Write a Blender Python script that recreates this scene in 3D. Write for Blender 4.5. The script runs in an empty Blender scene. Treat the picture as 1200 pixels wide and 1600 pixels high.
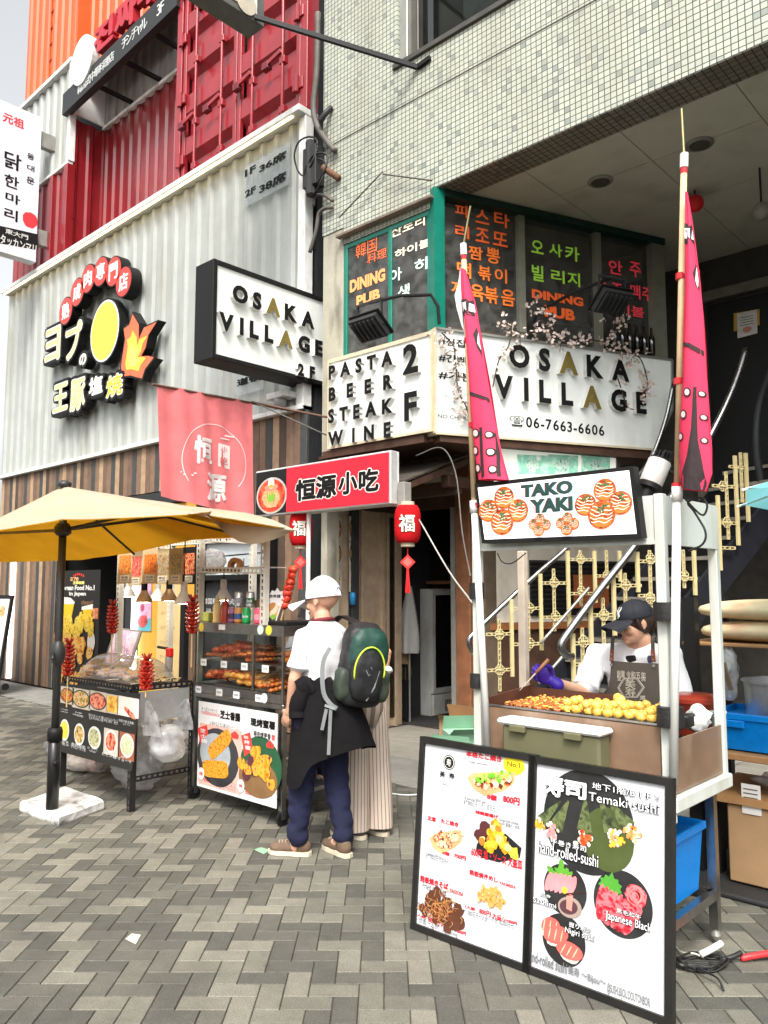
import bpy, math, random
from mathutils import Vector, Matrix, noise
R = math.radians
S = bpy.context.scene
C = S.collection
rnd = random.Random(7)

# ------------------------------------------------------------ camera
FPX, CAM_H, YAW = 1240.0, 1.6, R(42.9)
PITCH = math.atan(120/1240)
cam_data = bpy.data.cameras.new('camera')
cam = bpy.data.objects.new('camera', cam_data); C.objects.link(cam)
cam.location = (0, 0, CAM_H); cam.rotation_euler = (R(90)+PITCH, 0, YAW)
cam_data.sensor_fit = 'VERTICAL'; cam_data.sensor_height = 32.0
cam_data.lens = 32.0*FPX/1600; cam_data.clip_start = .05; cam_data.clip_end = 600
S.camera = cam
# ------------------------------------------------------------ sky, sun, exposure
W = bpy.data.worlds.new("World"); S.world = W; W.use_nodes = True
wn, wl = W.node_tree.nodes, W.node_tree.links
sky = wn.new('ShaderNodeTexSky'); sky.sky_type = 'NISHITA'; sky.sun_disc = False
SUN_EL, SUN_AZ = R(52), R(143)      # azimuth clockwise from +Y
sky.sun_elevation = SUN_EL; sky.sun_rotation = SUN_AZ
sky.air_density = 1.0; sky.dust_density = 6.0; sky.ozone_density = 1.0
hs = wn.new('ShaderNodeHueSaturation'); hs.inputs['Saturation'].default_value = .12
wl.new(sky.outputs[0], hs.inputs['Color']); wl.new(hs.outputs[0], wn['Background'].inputs[0])
wn['Background'].inputs[1].default_value = .15
sl = bpy.data.lights.new('sun', 'SUN'); sl.energy = 1.45; sl.angle = R(14); sl.color = (1, .935, .83)
so = bpy.data.objects.new('sun', sl); C.objects.link(so)
sd = Vector((math.sin(SUN_AZ)*math.cos(SUN_EL), math.cos(SUN_AZ)*math.cos(SUN_EL), math.sin(SUN_EL)))
so.rotation_euler = sd.to_track_quat('Z', 'Y').to_euler(); so.location = (0, -6, 14)
S.view_settings.view_transform = 'Standard'; S.view_settings.look = 'None'
S.view_settings.gamma = 1; S.view_settings.exposure = 1.15
S.cycles.max_bounces = 8; S.cycles.transparent_max_bounces = 16; S.cycles.caustics_reflective = False
S.cycles.caustics_refractive = False; S.cycles.use_denoising = True; S.cycles.sample_clamp_indirect = 6

# ------------------------------------------------------------ measuring the photograph: a pixel's ray met with a real plane
_f = Vector((-math.sin(YAW)*math.cos(PITCH), math.cos(YAW)*math.cos(PITCH), math.sin(PITCH)))
_r = Vector((math.cos(YAW), math.sin(YAW), 0))
_u = _r.cross(_f)
EYE = Vector((0, 0, CAM_H))
def ray(px, py): return _f + _r*((px-600)/FPX) + _u*((800-py)/FPX)
def P(px, py, **k):
    a, v = next(iter(k.items())); i = 'XYZ'.index(a); d = ray(px, py)
    return EYE + d*((v-EYE[i])/d[i])

def PIX(p):
    q = Vector(p)-EYE; z = q.dot(_f); return (600+FPX*q.dot(_r)/z, 800-FPX*q.dot(_u)/z)
class Fr:
    """a flat face: origin, right and up directions; its normal points at the viewer's side"""
    def __init__(s, o, ex, ey):
        s.o = Vector(o); s.ex = Vector(ex).normalized(); s.ey = Vector(ey).normalized(); s.n = s.ex.cross(s.ey)
    def w(s, x, y, z=0): return s.o + s.ex*x + s.ey*y + s.n*z
    def px(s, a, b):
        d = ray(a, b); p = EYE + d*((s.o-EYE).dot(s.n)/d.dot(s.n)) - s.o
        return (p.dot(s.ex), p.dot(s.ey))
    def pts(s, l): return [s.px(*p) for p in l]
    def off(s, z): return Fr(s.o+s.n*z, s.ex, s.ey)
def FY(y, x=0, z=0): return Fr((x, y, z), (1, 0, 0), (0, 0, 1))     # faces the street
def FX(x, y=0, z=0): return Fr((x, y, z), (0, 1, 0), (0, 0, 1))     # faces along the street towards +X
def FZ(z, a=0): return Fr((0, 0, z), (math.cos(a), math.sin(a), 0), (-math.sin(a), math.cos(a), 0))

# ------------------------------------------------------------ materials
def lin(h):
    c = [int(h[i:i+2], 16)/255 for i in (1, 3, 5)]
    return tuple(x/12.92 if x <= .04045 else ((x+.055)/1.055)**2.4 for x in c)
_M = {}
def col(c): return lin(c) if isinstance(c, str) else tuple(c)
def mat(name, c, rough=.55, metal=0., var=.18, scale=7., bump=0., bscale=90., emit=0., spec=.4, coat=0., sheen=0., stain=None, trans=0.):
    if name in _M: return _M[name]
    m = bpy.data.materials.new(name); m.use_nodes = True; n, l = m.node_tree.nodes, m.node_tree.links
    b = n['Principled BSDF']; c = col(c)
    b.inputs['Roughness'].default_value = rough; b.inputs['Metallic'].default_value = metal
    b.inputs['Specular IOR Level'].default_value = spec; b.inputs['Coat Weight'].default_value = coat
    b.inputs['Sheen Weight'].default_value = sheen; b.inputs['Transmission Weight'].default_value = trans
    tc = n.new('ShaderNodeTexCoord'); t = n.new('ShaderNodeTexNoise'); t.inputs['Scale'].default_value = scale
    t.inputs['Detail'].default_value = 6; t.inputs['Roughness'].default_value = .65
    l.new(tc.outputs['Object'], t.inputs['Vector'])
    r = n.new('ShaderNodeValToRGB'); r.color_ramp.elements[0].position = .3; r.color_ramp.elements[1].position = .7
    r.color_ramp.elements[0].color = (*[x*(1-var) for x in c], 1); r.color_ramp.elements[1].color = (*[min(1, x*(1+var)) for x in c], 1)
    l.new(t.outputs['Fac'], r.inputs[0]); out = r.outputs[0]
    if stain:                                           # dirt with a shape of its own: (colour, amount, scale, vertical stretch)
        mp = n.new('ShaderNodeMapping'); mp.inputs['Scale'].default_value = (1, 1, stain[3]); l.new(tc.outputs['Object'], mp.inputs[0])
        t2 = n.new('ShaderNodeTexNoise'); t2.inputs['Scale'].default_value = stain[2]; t2.inputs['Detail'].default_value = 8
        l.new(mp.outputs[0], t2.inputs['Vector'])
        r2 = n.new('ShaderNodeValToRGB'); r2.color_ramp.elements[0].position = .5; r2.color_ramp.elements[1].position = .72
        r2.color_ramp.elements[1].color = (stain[1],)*3+(1,); l.new(t2.outputs['Fac'], r2.inputs[0])
        mx = n.new('ShaderNodeMixRGB'); mx.inputs[2].default_value = (*col(stain[0]), 1)
        l.new(r2.outputs[0], mx.inputs[0]); l.new(out, mx.inputs[1]); out = mx.outputs[0]
    l.new(out, b.inputs['Base Color'])
    ro = n.new('ShaderNodeMapRange'); ro.inputs[3].default_value = max(.02, rough-.08); ro.inputs[4].default_value = min(1, rough+.1)
    l.new(t.outputs['Fac'], ro.inputs[0]); l.new(ro.outputs[0], b.inputs['Roughness'])
    if emit:
        l.new(out, b.inputs['Emission Color']); b.inputs['Emission Strength'].default_value = emit
    if bump:
        t3 = n.new('ShaderNodeTexNoise'); t3.inputs['Scale'].default_value = bscale; t3.inputs['Detail'].default_value = 5
        l.new(tc.outputs['Object'], t3.inputs['Vector'])
        bp = n.new('ShaderNodeBump'); bp.inputs['Strength'].default_value = bump; bp.inputs['Distance'].default_value = .01
        l.new(t3.outputs['Fac'], bp.inputs['Height']); l.new(bp.outputs[0], b.inputs['Normal'])
    _M[name] = m; return m
def food(name, cols, scale=40., rough=.4, emit=0., kind='noise', bump=.4):
    """several colours broken up by noise or by cells: fried food, sauces, printed pictures of food"""
    if name in _M: return _M[name]
    m = bpy.data.materials.new(name); m.use_nodes = True; n, l = m.node_tree.nodes, m.node_tree.links
    b = n['Principled BSDF']; b.inputs['Roughness'].default_value = rough
    tc = n.new('ShaderNodeTexCoord')
    if kind == 'cell':
        t = n.new('ShaderNodeTexVoronoi'); t.inputs['Scale'].default_value = scale; o = t.outputs['Color']
        sp = n.new('ShaderNodeSeparateColor'); l.new(o, sp.inputs[0]); o = sp.outputs[0]
    else:
        t = n.new('ShaderNodeTexNoise'); t.inputs['Scale'].default_value = scale; t.inputs['Detail'].default_value = 5; o = t.outputs['Fac']
    l.new(tc.outputs['Object'], t.inputs['Vector'])
    r = n.new('ShaderNodeValToRGB'); e = r.color_ramp.elements
    lo, hi = (.1, .9) if kind == 'cell' else (.32, .68)
    while len(e) < len(cols): e.new(.5)
    for i, c in enumerate(cols):
        e[i].position = lo+(hi-lo)*i/(len(cols)-1); e[i].color = (*col(c), 1)
    l.new(o, r.inputs[0]); l.new(r.outputs[0], b.inputs['Base Color'])
    if emit: l.new(r.outputs[0], b.inputs['Emission Color']); b.inputs['Emission Strength'].default_value = emit
    if bump:
        bp = n.new('ShaderNodeBump'); bp.inputs['Strength'].default_value = bump; bp.inputs['Distance'].default_value = .004
        l.new(t.outputs[0], bp.inputs['Height']); l.new(bp.outputs[0], b.inputs['Normal'])
    _M[name] = m; return m
def glass(name, tint=(.9, .95, .95), refl=.12, rough=.02, milky=0.):
    if name in _M: return _M[name]
    m = bpy.data.materials.new(name); m.use_nodes = True; n, l = m.node_tree.nodes, m.node_tree.links
    n.remove(n['Principled BSDF']); out = n['Material Output']
    tr = n.new('ShaderNodeBsdfTransparent'); tr.inputs[0].default_value = (*col(tint), 1)
    gl = n.new('ShaderNodeBsdfGlossy'); gl.inputs['Roughness'].default_value = rough
    lw = n.new('ShaderNodeLayerWeight'); lw.inputs[0].default_value = .25
    mr = n.new('ShaderNodeMapRange'); mr.inputs[1].default_value = .35; mr.inputs[3].default_value = refl; mr.inputs[4].default_value = min(1, refl+.5)
    l.new(lw.outputs['Facing'], mr.inputs[0])
    mx = n.new('ShaderNodeMixShader'); l.new(mr.outputs[0], mx.inputs[0]); l.new(tr.outputs[0], mx.inputs[1]); l.new(gl.outputs[0], mx.inputs[2])
    o = mx.outputs[0]
    if milky:
        d = n.new('ShaderNodeBsdfDiffuse'); d.inputs[0].default_value = (.8, .82, .83, 1)
        t2 = n.new('ShaderNodeBsdfTranslucent'); t2.inputs[0].default_value = (.8, .82, .83, 1)
        ad = n.new('ShaderNodeMixShader'); l.new(d.outputs[0], ad.inputs[1]); l.new(t2.outputs[0], ad.inputs[2])
        nz = n.new('ShaderNodeTexNoise'); nz.inputs['Scale'].default_value = 9; nz.inputs['Detail'].default_value = 6
        tc = n.new('ShaderNodeTexCoord'); l.new(tc.outputs['Object'], nz.inputs['Vector'])
        m2 = n.new('ShaderNodeMapRange'); m2.inputs[1].default_value = .35; m2.inputs[2].default_value = .7
        m2.inputs[3].default_value = milky*.45; m2.inputs[4].default_value = min(1, milky*1.6); l.new(nz.outputs[0], m2.inputs[0])
        bp = n.new('ShaderNodeBump'); bp.inputs['Strength'].default_value = .5; l.new(nz.outputs[0], bp.inputs['Height'])
        l.new(bp.outputs[0], gl.inputs['Normal'])
        m3 = n.new('ShaderNodeMixShader'); l.new(m2.outputs[0], m3.inputs[0]); l.new(o, m3.inputs[1]); l.new(ad.outputs[0], m3.inputs[2]); o = m3.outputs[0]
    l.new(o, out.inputs[0]); _M[name] = m; return m
def cloth(name, c, through=.5, scale=5., var=.12, rough=.9):
    """cloth that lets some light through"""
    if name in _M: return _M[name]
    m = mat(name, c, rough, var=var, scale=scale, bump=.15, bscale=300, spec=.1)
    n, l = m.node_tree.nodes, m.node_tree.links; b = n['Principled BSDF']
    t = n.new('ShaderNodeBsdfTranslucent'); mx = n.new('ShaderNodeMixShader'); mx.inputs[0].default_value = through
    l.new(b.inputs['Base Color'].links[0].from_socket, t.inputs[0])
    l.new(b.outputs[0], mx.inputs[1]); l.new(t.outputs[0], mx.inputs[2]); l.new(mx.outputs[0], n['Material Output'].inputs[0])
    return m

# ------------------------------------------------------------ geometry
_TX = {}
def text_mesh(s, bold, extr):
    k = (s, bold, extr)
    if k not in _TX:
        c = bpy.data.curves.new('t', 'FONT'); c.body = s; c.offset = bold; c.extrude = .5 if extr else 0; c.resolution_u = 3
        c.space_line = .9
        o = bpy.data.objects.new('t', c); C.objects.link(o)
        me = bpy.data.meshes.new_from_object(o.evaluated_get(bpy.context.evaluated_depsgraph_get()))
        vs = [tuple(v.co) for v in me.vertices]; fs = [tuple(p.vertices) for p in me.polygons]
        bpy.data.objects.remove(o); bpy.data.curves.remove(c); bpy.data.meshes.remove(me)
        xs = [v[0] for v in vs]; ys = [v[1] for v in vs]
        _TX[k] = (vs, fs, min(xs), max(xs), min(ys), max(ys))
    return _TX[k]
class G:
    def __init__(s): s.v = []; s.f = []; s.m = []; s.mats = []; s.zz = 0.
    def add(s, vs, fs, m):
        if m not in s.mats: s.mats.append(m)
        k = s.mats.index(m); o = len(s.v); s.v += [tuple(p) for p in vs]
        s.f += [tuple(i+o for i in f) for f in fs]; s.m += [k]*len(fs); return s
    def hexa(s, p, m): return s.add(p, [(0, 3, 2, 1), (4, 5, 6, 7), (0, 1, 5, 4), (1, 2, 6, 5), (2, 3, 7, 6), (3, 0, 4, 7)], m)
    def box(s, x0, x1, y0, y1, z0, z1, m):
        return s.hexa([(x0, y0, z0), (x1, y0, z0), (x1, y1, z0), (x0, y1, z0), (x0, y0, z1), (x1, y0, z1), (x1, y1, z1), (x0, y1, z1)], m)
    def fbox(s, fr, x0, x1, y0, y1, z0, z1, m):
        return s.hexa([fr.w(*p) for p in ((x0, y0, z0), (x1, y0, z0), (x1, y1, z0), (x0, y1, z0), (x0, y0, z1), (x1, y0, z1), (x1, y1, z1), (x0, y1, z1))], m)
    def bbox(s, x0, x1, y0, y1, z0, z1, m, b=.006):     # box with chamfered edges
        vs = []
        for cx, sx in ((x0, 1), (x1, -1)):
            for cy, sy in ((y0, 1), (y1, -1)):
                for cz, sz in ((z0, 1), (z1, -1)):
                    vs += [(cx, cy+sy*b, cz+sz*b), (cx+sx*b, cy, cz+sz*b), (cx+sx*b, cy+sy*b, cz)]
        I = lambda a, b_, c, k: ((a*2+b_)*2+c)*3+k
        fs = []
        for a in (0, 1):
            q = [I(a, 0, 0, 0), I(a, 1, 0, 0), I(a, 1, 1, 0), I(a, 0, 1, 0)]; fs.append(q if a else q[::-1])
            q = [I(0, a, 0, 1), I(0, a, 1, 1), I(1, a, 1, 1), I(1, a, 0, 1)]; fs.append(q if a else q[::-1])
            q = [I(0, 0, a, 2), I(1, 0, a, 2), I(1, 1, a, 2), I(0, 1, a, 2)]; fs.append(q if a else q[::-1])
            for c in (0, 1):
                fs.append([I(0, a, c, 1), I(0, a, c, 2), I(1, a, c, 2), I(1, a, c, 1)])
                fs.append([I(a, 0, c, 0), I(a, 0, c, 2), I(a, 1, c, 2), I(a, 1, c, 0)])
                fs.append([I(a, c, 0, 0), I(a, c, 0, 1), I(a, c, 1, 1), I(a, c, 1, 0)])
                for e in (0, 1): fs.append([I(a, c, e, 0), I(a, c, e, 1), I(a, c, e, 2)])
        return s.add(vs, fs, m)
    def bar(s, a, b, w, h, m, up=(0, 0, 1)):             # square bar between two points
        a, b = Vector(a), Vector(b); d = (b-a).normalized(); x = d.cross(Vector(up))
        if x.length < 1e-4: x = d.cross(Vector((0, 1, 0)))
        x.normalize(); y = x.cross(d); x = x*w/2; y = y*h/2
        return s.hexa([a-x-y, a+x-y, a+x+y, a-x+y, b-x-y, b+x-y, b+x+y, b-x+y], m)
    def tube(s, pts, r, m, n=8, cap=True):
        pts = [Vector(p) for p in pts]; rs = r if isinstance(r, (list, tuple)) else [r]*len(pts); vs = []; fs = []; px = None
        for i, p in enumerate(pts):
            d = (pts[min(i+1, len(pts)-1)]-pts[max(i-1, 0)]).normalized()
            x = (px - d*px.dot(d)) if px else d.orthogonal()
            x.normalize(); px = x; y = d.cross(x)
            for k in range(n): a = 2*math.pi*k/n; vs.append(p+(x*math.cos(a)+y*math.sin(a))*rs[i])
        for i in range(len(pts)-1):
            for k in range(n): fs.append((i*n+k, i*n+(k+1) % n, (i+1)*n+(k+1) % n, (i+1)*n+k))
        if cap: fs += [tuple(range(n))[::-1], tuple((len(pts)-1)*n+k for k in range(n))]
        return s.add(vs, fs, m)
    def lathe(s, c, prof, m, n=20, up=(0, 0, 1), cap=True, a0=0., a1=2*math.pi):
        up = Vector(up).normalized(); x = up.orthogonal().normalized(); y = up.cross(x); c = Vector(c); vs = []; fs = []
        full = a1-a0 > 6.28; k_ = n if full else n+1
        for r, z in prof:
            for k in range(k_): a = a0+(a1-a0)*k/n; vs.append(c+up*z+(x*math.cos(a)+y*math.sin(a))*r)
        for i in range(len(prof)-1):
            for k in range(n if full else n): j = (k+1) % k_; fs.append((i*k_+k, i*k_+j, (i+1)*k_+j, (i+1)*k_+k))
        if cap and full:
            if prof[0][0] > 1e-5: fs.append(tuple(range(n))[::-1])
            if prof[-1][0] > 1e-5: fs.append(tuple((len(prof)-1)*n+k for k in range(n)))
        return s.add(vs, fs, m)
    def ball(s, c, r, m, n=12, k=8, jit=0., rot=None):
        if not isinstance(r, (list, tuple)): r = (r, r, r)
        c = Vector(c); vs = []; fs = []
        for i in range(k+1):
            t = math.pi*i/k
            for j in range(n):
                a = 2*math.pi*j/n; p = Vector((math.sin(t)*math.cos(a), math.sin(t)*math.sin(a), math.cos(t)))
                if jit: p *= 1+jit*noise.noise(p*2.3+c*31)
                p = Vector((p.x*r[0], p.y*r[1], p.z*r[2]))
                if rot: p = rot @ p
                vs.append(c+p)
        for i in range(k):
            for j in range(n): fs.append((i*n+j, (i+1)*n+j, (i+1)*n+(j+1) % n, i*n+(j+1) % n))
        return s.add(vs, fs, m)
    def poly(s, fr, p2, z0, z1, m):                      # outline in a flat face, raised from z0 to z1
        a = sum(p2[i][0]*p2[(i+1) % len(p2)][1]-p2[(i+1) % len(p2)][0]*p2[i][1] for i in range(len(p2)))
        if a < 0: p2 = p2[::-1]
        n = len(p2)
        vs = [fr.w(x, y, z0) for x, y in p2]+[fr.w(x, y, z1) for x, y in p2]
        return s.add(vs, [tuple(range(n))[::-1], tuple(range(n, 2*n))]+[(i, (i+1) % n, n+(i+1) % n, n+i) for i in range(n)], m)
    def rect(s, fr, x0, y0, x1, y1, z0, z1, m): return s.poly(fr, [(x0, y0), (x1, y0), (x1, y1), (x0, y1)], z0, z1, m)
    def disc(s, fr, cx, cy, rx, ry, z0, z1, m, n=24, a=0., jit=0.):
        ca, sa = math.cos(a), math.sin(a); p = []
        for k in range(n):
            t = 2*math.pi*k/n; q = 1+jit*(rnd.random()-.5)*2; x, y = rx*q*math.cos(t), ry*q*math.sin(t); p.append((cx+x*ca-y*sa, cy+x*sa+y*ca))
        return s.poly(fr, p, z0, z1, m)
    def text(s, fr, t, x0, y0, x1, y1, z0, z1, m, bold=0., shear=0., rot=0.):
        cjk = any(ord(q) > 0x2000 for q in t) and bold > .008
        vs, fs, a, b, c, d = text_mesh(t, 0 if cjk else bold, z1-z0 > .0025)
        k = (x1-x0)/max(1e-6, b-a); h = (y1-y0)/max(1e-6, d-c); cx, cy = (x0+x1)/2, (y0+y1)/2
        if cjk: k = (x1-x0)/(b-a+2*bold); h = (y1-y0)/(d-c+2*bold)
        for i in range(9 if cjk else 1):              # heavy characters: the same strokes laid several times around
            o = []; dx, dy = ((bold*k*math.cos(i*.785), bold*h*math.sin(i*.785)) if i < 8 else (0, 0)) if cjk else (0, 0)
            if cjk: dx += bold*k; dy += bold*h
            e = .00012*i if cjk else 0
            for v in vs:
                x = x0+(v[0]-a)*k+dx; y = y0+(v[1]-c)*h+dy; x += shear*(y-y0)
                if rot: p, q = x-cx, y-cy; x = cx+p*math.cos(rot)-q*math.sin(rot); y = cy+p*math.sin(rot)+q*math.cos(rot)
                o.append(fr.w(x, y, (z0+(v[2]+.5)*(z1-z0)+e) if z1-z0 > .0025 else z1+e))
            s.add(o, fs, m)
        return s
    def ptext(s, fr, t, ll, ur, z0, z1, m, bold=0., rot=0.):     # lower left and upper right corners measured in the photograph
        a, b = fr.px(*ll), fr.px(*ur); p, q = PIX(fr.w(a[0], a[1])), PIX(fr.w(b[0], a[1])); m_ = (q[1]-p[1])/(q[0]-p[0]+1e-9)*(ur[0]-ll[0])
        if m_ > 0:                                       # a line of writing that falls to the right: the measured box is taller than the letters
            m_ = min(m_, (ll[1]-ur[1])*.6); a, b = fr.px(ll[0], ll[1]-m_), fr.px(ur[0], ur[1]+m_)
        return s.text(fr, t, a[0], a[1], b[0], b[1], z0, z1, m, bold, 0, rot)
    def ppoly(s, fr, l, z0, z1, m): return s.poly(fr, fr.pts(l), z0, z1, m)
    def sheet(s, grid, m, thick=0.):                     # grid of points
        r, c = len(grid), len(grid[0]); vs = [p for row in grid for p in row]
        s.add(vs, [(i*c+j, i*c+j+1, (i+1)*c+j+1, (i+1)*c+j) for i in range(r-1) for j in range(c-1)], m); return s
    def build(s, name, parent=None, smooth=False, angle=None, root=None, **props):
        me = bpy.data.meshes.new(name); off = Vector(root) if root else (_OFF.get(parent.name, Vector()) if parent else Vector())
        me.from_pydata([tuple(Vector(v)-off) for v in s.v], [], s.f)
        for m in s.mats: me.materials.append(m)
        me.polygons.foreach_set('material_index', s.m)
        if smooth: me.polygons.foreach_set('use_smooth', [True]*len(s.f))
        me.validate(); me.update()
        if smooth and angle: me.set_sharp_from_angle(angle=R(angle))
        o = bpy.data.objects.new(name, me); C.objects.link(o)
        if parent: o.parent = parent
        elif root: o.location = root
        _OFF[o.name] = off
        for k, v in props.items(): o[k] = v
        return o
_OFF = {}
def tag(o, label, cat, group=None):
    o['label'] = label; o['category'] = cat
    if group: o['group'] = group
    return o
def thing(name, label, cat, loc=(0, 0, 0), group=None):
    o = bpy.data.objects.new(name, None); C.objects.link(o); o.location = loc; o.empty_display_size = .1
    _OFF[o.name] = Vector(loc); return tag(o, label, cat, group)
def single(g, name, label, cat, root=None, group=None, smooth=False, angle=None):     # a thing that is one mesh
    if root is None:
        xs = list(zip(*g.v)); root = ((min(xs[0])+max(xs[0]))/2, (min(xs[1])+max(xs[1]))/2, min(xs[2]))
    return tag(g.build(name, None, smooth, angle, root=root), label, cat, group)
def organic(g, voxel=.008, it=4, fac=.5):
    """melt overlapping shapes into one continuous surface"""
    me = bpy.data.meshes.new('t'); me.from_pydata([tuple(v) for v in g.v], [], g.f); o = bpy.data.objects.new('t', me); C.objects.link(o)
    a = o.modifiers.new('r', 'REMESH'); a.mode = 'VOXEL'; a.voxel_size = voxel
    b = o.modifiers.new('s', 'SMOOTH'); b.iterations = it; b.factor = fac
    e = bpy.data.meshes.new_from_object(o.evaluated_get(bpy.context.evaluated_depsgraph_get()))
    h = G(); h.add([tuple(v.co) for v in e.vertices], [tuple(p.vertices) for p in e.polygons], g.mats[0])
    bpy.data.objects.remove(o); bpy.data.meshes.remove(e); return h
def copy_thing(o, loc, label=None, parent=None):
    c = o.copy(); C.objects.link(c)
    if parent: c.parent = parent
    else: c.location = loc
    if label: c['label'] = label
    for ch in o.children: copy_thing(ch, None, None, c)
    return c
def bez(a, b, c, n=10): return [Vector(a)*(1-t)**2+Vector(b)*2*t*(1-t)+Vector(c)*t*t for t in [i/n for i in range(n+1)]]
def spline(pts, n=6):
    p = [Vector(q) for q in pts]; p = [p[0]*2-p[1]]+p+[p[-1]*2-p[-2]]; o = []
    for i in range(1, len(p)-2):
        for k in range(n):
            t = k/n; a, b, c, d = p[i-1:i+3]
            o.append(.5*((2*b)+(c-a)*t+(2*a-5*b+4*c-d)*t*t+(3*b-a-3*c+d)*t**3))
    return o+[p[-2]]
# ============================================================ SETTING
def nodes_of(m): return m.node_tree.nodes, m.node_tree.links
def paver_mat():
    m = mat('paver stone', '#8d8a7e', .8, var=.05, scale=3); n, l = nodes_of(m); b = n['Principled BSDF']
    at = n.new('ShaderNodeAttribute'); at.attribute_name = 'tone'
    r = n.new('ShaderNodeValToRGB'); e = r.color_ramp.elements; r.color_ramp.interpolation = 'LINEAR'
    for i, (p, c) in enumerate(((0, (.076, .074, .062)), (.45, (.102, .098, .081)), (.55, (.142, .135, .109)), (1, (.205, .193, .153)))):
        x = e[i] if i < 2 else e.new(p); x.position = p; x.color = (*c, 1)
    l.new(at.outputs['Fac'], r.inputs[0])
    tc = n.new('ShaderNodeTexCoord')
    def nz(sc, lo, hi, d=8):
        t = n.new('ShaderNodeTexNoise'); t.inputs['Scale'].default_value = sc; t.inputs['Detail'].default_value = d; t.inputs['Roughness'].default_value = .7
        l.new(tc.outputs['Object'], t.inputs[0]); q = n.new('ShaderNodeMapRange'); q.inputs[1].default_value = .3; q.inputs[2].default_value = .7
        q.inputs[3].default_value = lo; q.inputs[4].default_value = hi; l.new(t.outputs[0], q.inputs[0]); return q.outputs[0], t
    a, _ = nz(1.3, .68, 1.15); c, t2 = nz(150, .5, 1.45); d, _ = nz(14, .84, 1.12)
    o = r.outputs[0]
    for k in (a, c, d):
        x = n.new('ShaderNodeMixRGB'); x.blend_type = 'MULTIPLY'; x.inputs[0].default_value = 1; l.new(o, x.inputs[1]); l.new(k, x.inputs[2]); o = x.outputs[0]
    vo = n.new('ShaderNodeTexVoronoi'); vo.inputs['Scale'].default_value = 2.6; l.new(tc.outputs['Object'], vo.inputs['Vector']); vr = n.new('ShaderNodeMapRange'); vr.inputs[1].default_value = .05; vr.inputs[2].default_value = .075; vr.inputs[3].default_value = .55; vr.inputs[4].default_value = 0; l.new(vo.outputs['Distance'], vr.inputs[0])
    gm = n.new('ShaderNodeMixRGB'); gm.inputs[2].default_value = (.055, .052, .045, 1); l.new(vr.outputs[0], gm.inputs[0]); l.new(o, gm.inputs[1]); o = gm.outputs[0]
    l.new(o, b.inputs['Base Color'])
    bp = n.new('ShaderNodeBump'); bp.inputs['Strength'].default_value = .35; bp.inputs['Distance'].default_value = .004; l.new(t2.outputs[0], bp.inputs['Height']); l.new(bp.outputs[0], b.inputs['Normal'])
    return m
g = G(); g.add([(-120, -120, -.009), (120, -120, -.009), (120, 120, -.009), (-120, 120, -.009)], [(0, 1, 2, 3)], mat('joint sand', (.06, .057, .048), .95, bump=.3))
g.build('ground', kind='structure')
def paving():
    A = YAW; ca, sa = math.cos(A), math.sin(A); u = .1; vs = []; fs = []; tone = []
    for i in range(-170, 120):
        for j in range(-20, 190):
            d = (i-j) % 4
            if d == 0: w, h = 2, 1
            elif d == 3: w, h = 1, 2
            else: continue
            cx, cy = (i+w/2)*u, (j+h/2)*u; X, Y = cx*ca-cy*sa, cx*sa+cy*ca
            if not (-15 < X < 3 and -.6 < Y < 5.0): continue
            k = len(vs); q = .0017; b = .003; t = rnd.random(); jz = rnd.uniform(-.0008, .0008)
            base = (noise.noise((X*.8, Y*.8, 3))+1)/2
            tone.append(min(1, max(0, (.72 if t+base*.25 > .62 else .26)+rnd.uniform(-.25, .25))))
            for e, z in ((q, -.0035), (q+b, jz)):
                for a, c in ((i*u+e, j*u+e), ((i+w)*u-e, j*u+e), ((i+w)*u-e, (j+h)*u-e), (i*u+e, (j+h)*u-e)):
                    vs.append((a*ca-c*sa, a*sa+c*ca, z))
            fs += [(k+4, k+5, k+6, k+7)]+[(k+m_, k+(m_+1) % 4, k+4+(m_+1) % 4, k+4+m_) for m_ in range(4)]
    me = bpy.data.meshes.new('paving'); me.from_pydata(vs, [], fs); me.materials.append(paver_mat())
    at = me.attributes.new('tone', 'FLOAT', 'FACE'); at.data.foreach_set('value', [t for t in tone for _ in range(5)])
    o = bpy.data.objects.new('paving', me); C.objects.link(o); o['kind'] = 'structure'
paving()
g = G(); sl_ = mat('pale paving slab', (.2, .195, .175), .8, var=.2, scale=2.5, bump=.3, bscale=140, stain=((.09, .085, .075), .6, 3, 1))
for i in range(44):
    x = -15+i*.4+(.0)
    for k, (y0, y1) in enumerate(((5.0, 5.12), (5.125, 5.46), (5.465, 5.8))):
        g.bbox(x+.003+(.2 if k == 1 else 0), x+.397+(.2 if k == 1 else 0), y0+.003, y1, -.01, .002, sl_, .003)
g.build('kerb_strip', kind='structure')
g = G(); tl_ = mat('entry floor tile', (.25, .235, .2), .55, var=.15, scale=4, stain=((.1, .09, .08), .5, 4, 1))
for i in range(20):
    for j in range(17):
        x, y = -6.3+i*.3, 5.8+j*.22
        g.bbox(x+.004, x+.296, y+.004, y+.216, -.01, .004, tl_, .003)
g.build('entry_floor', kind='structure')

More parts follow.
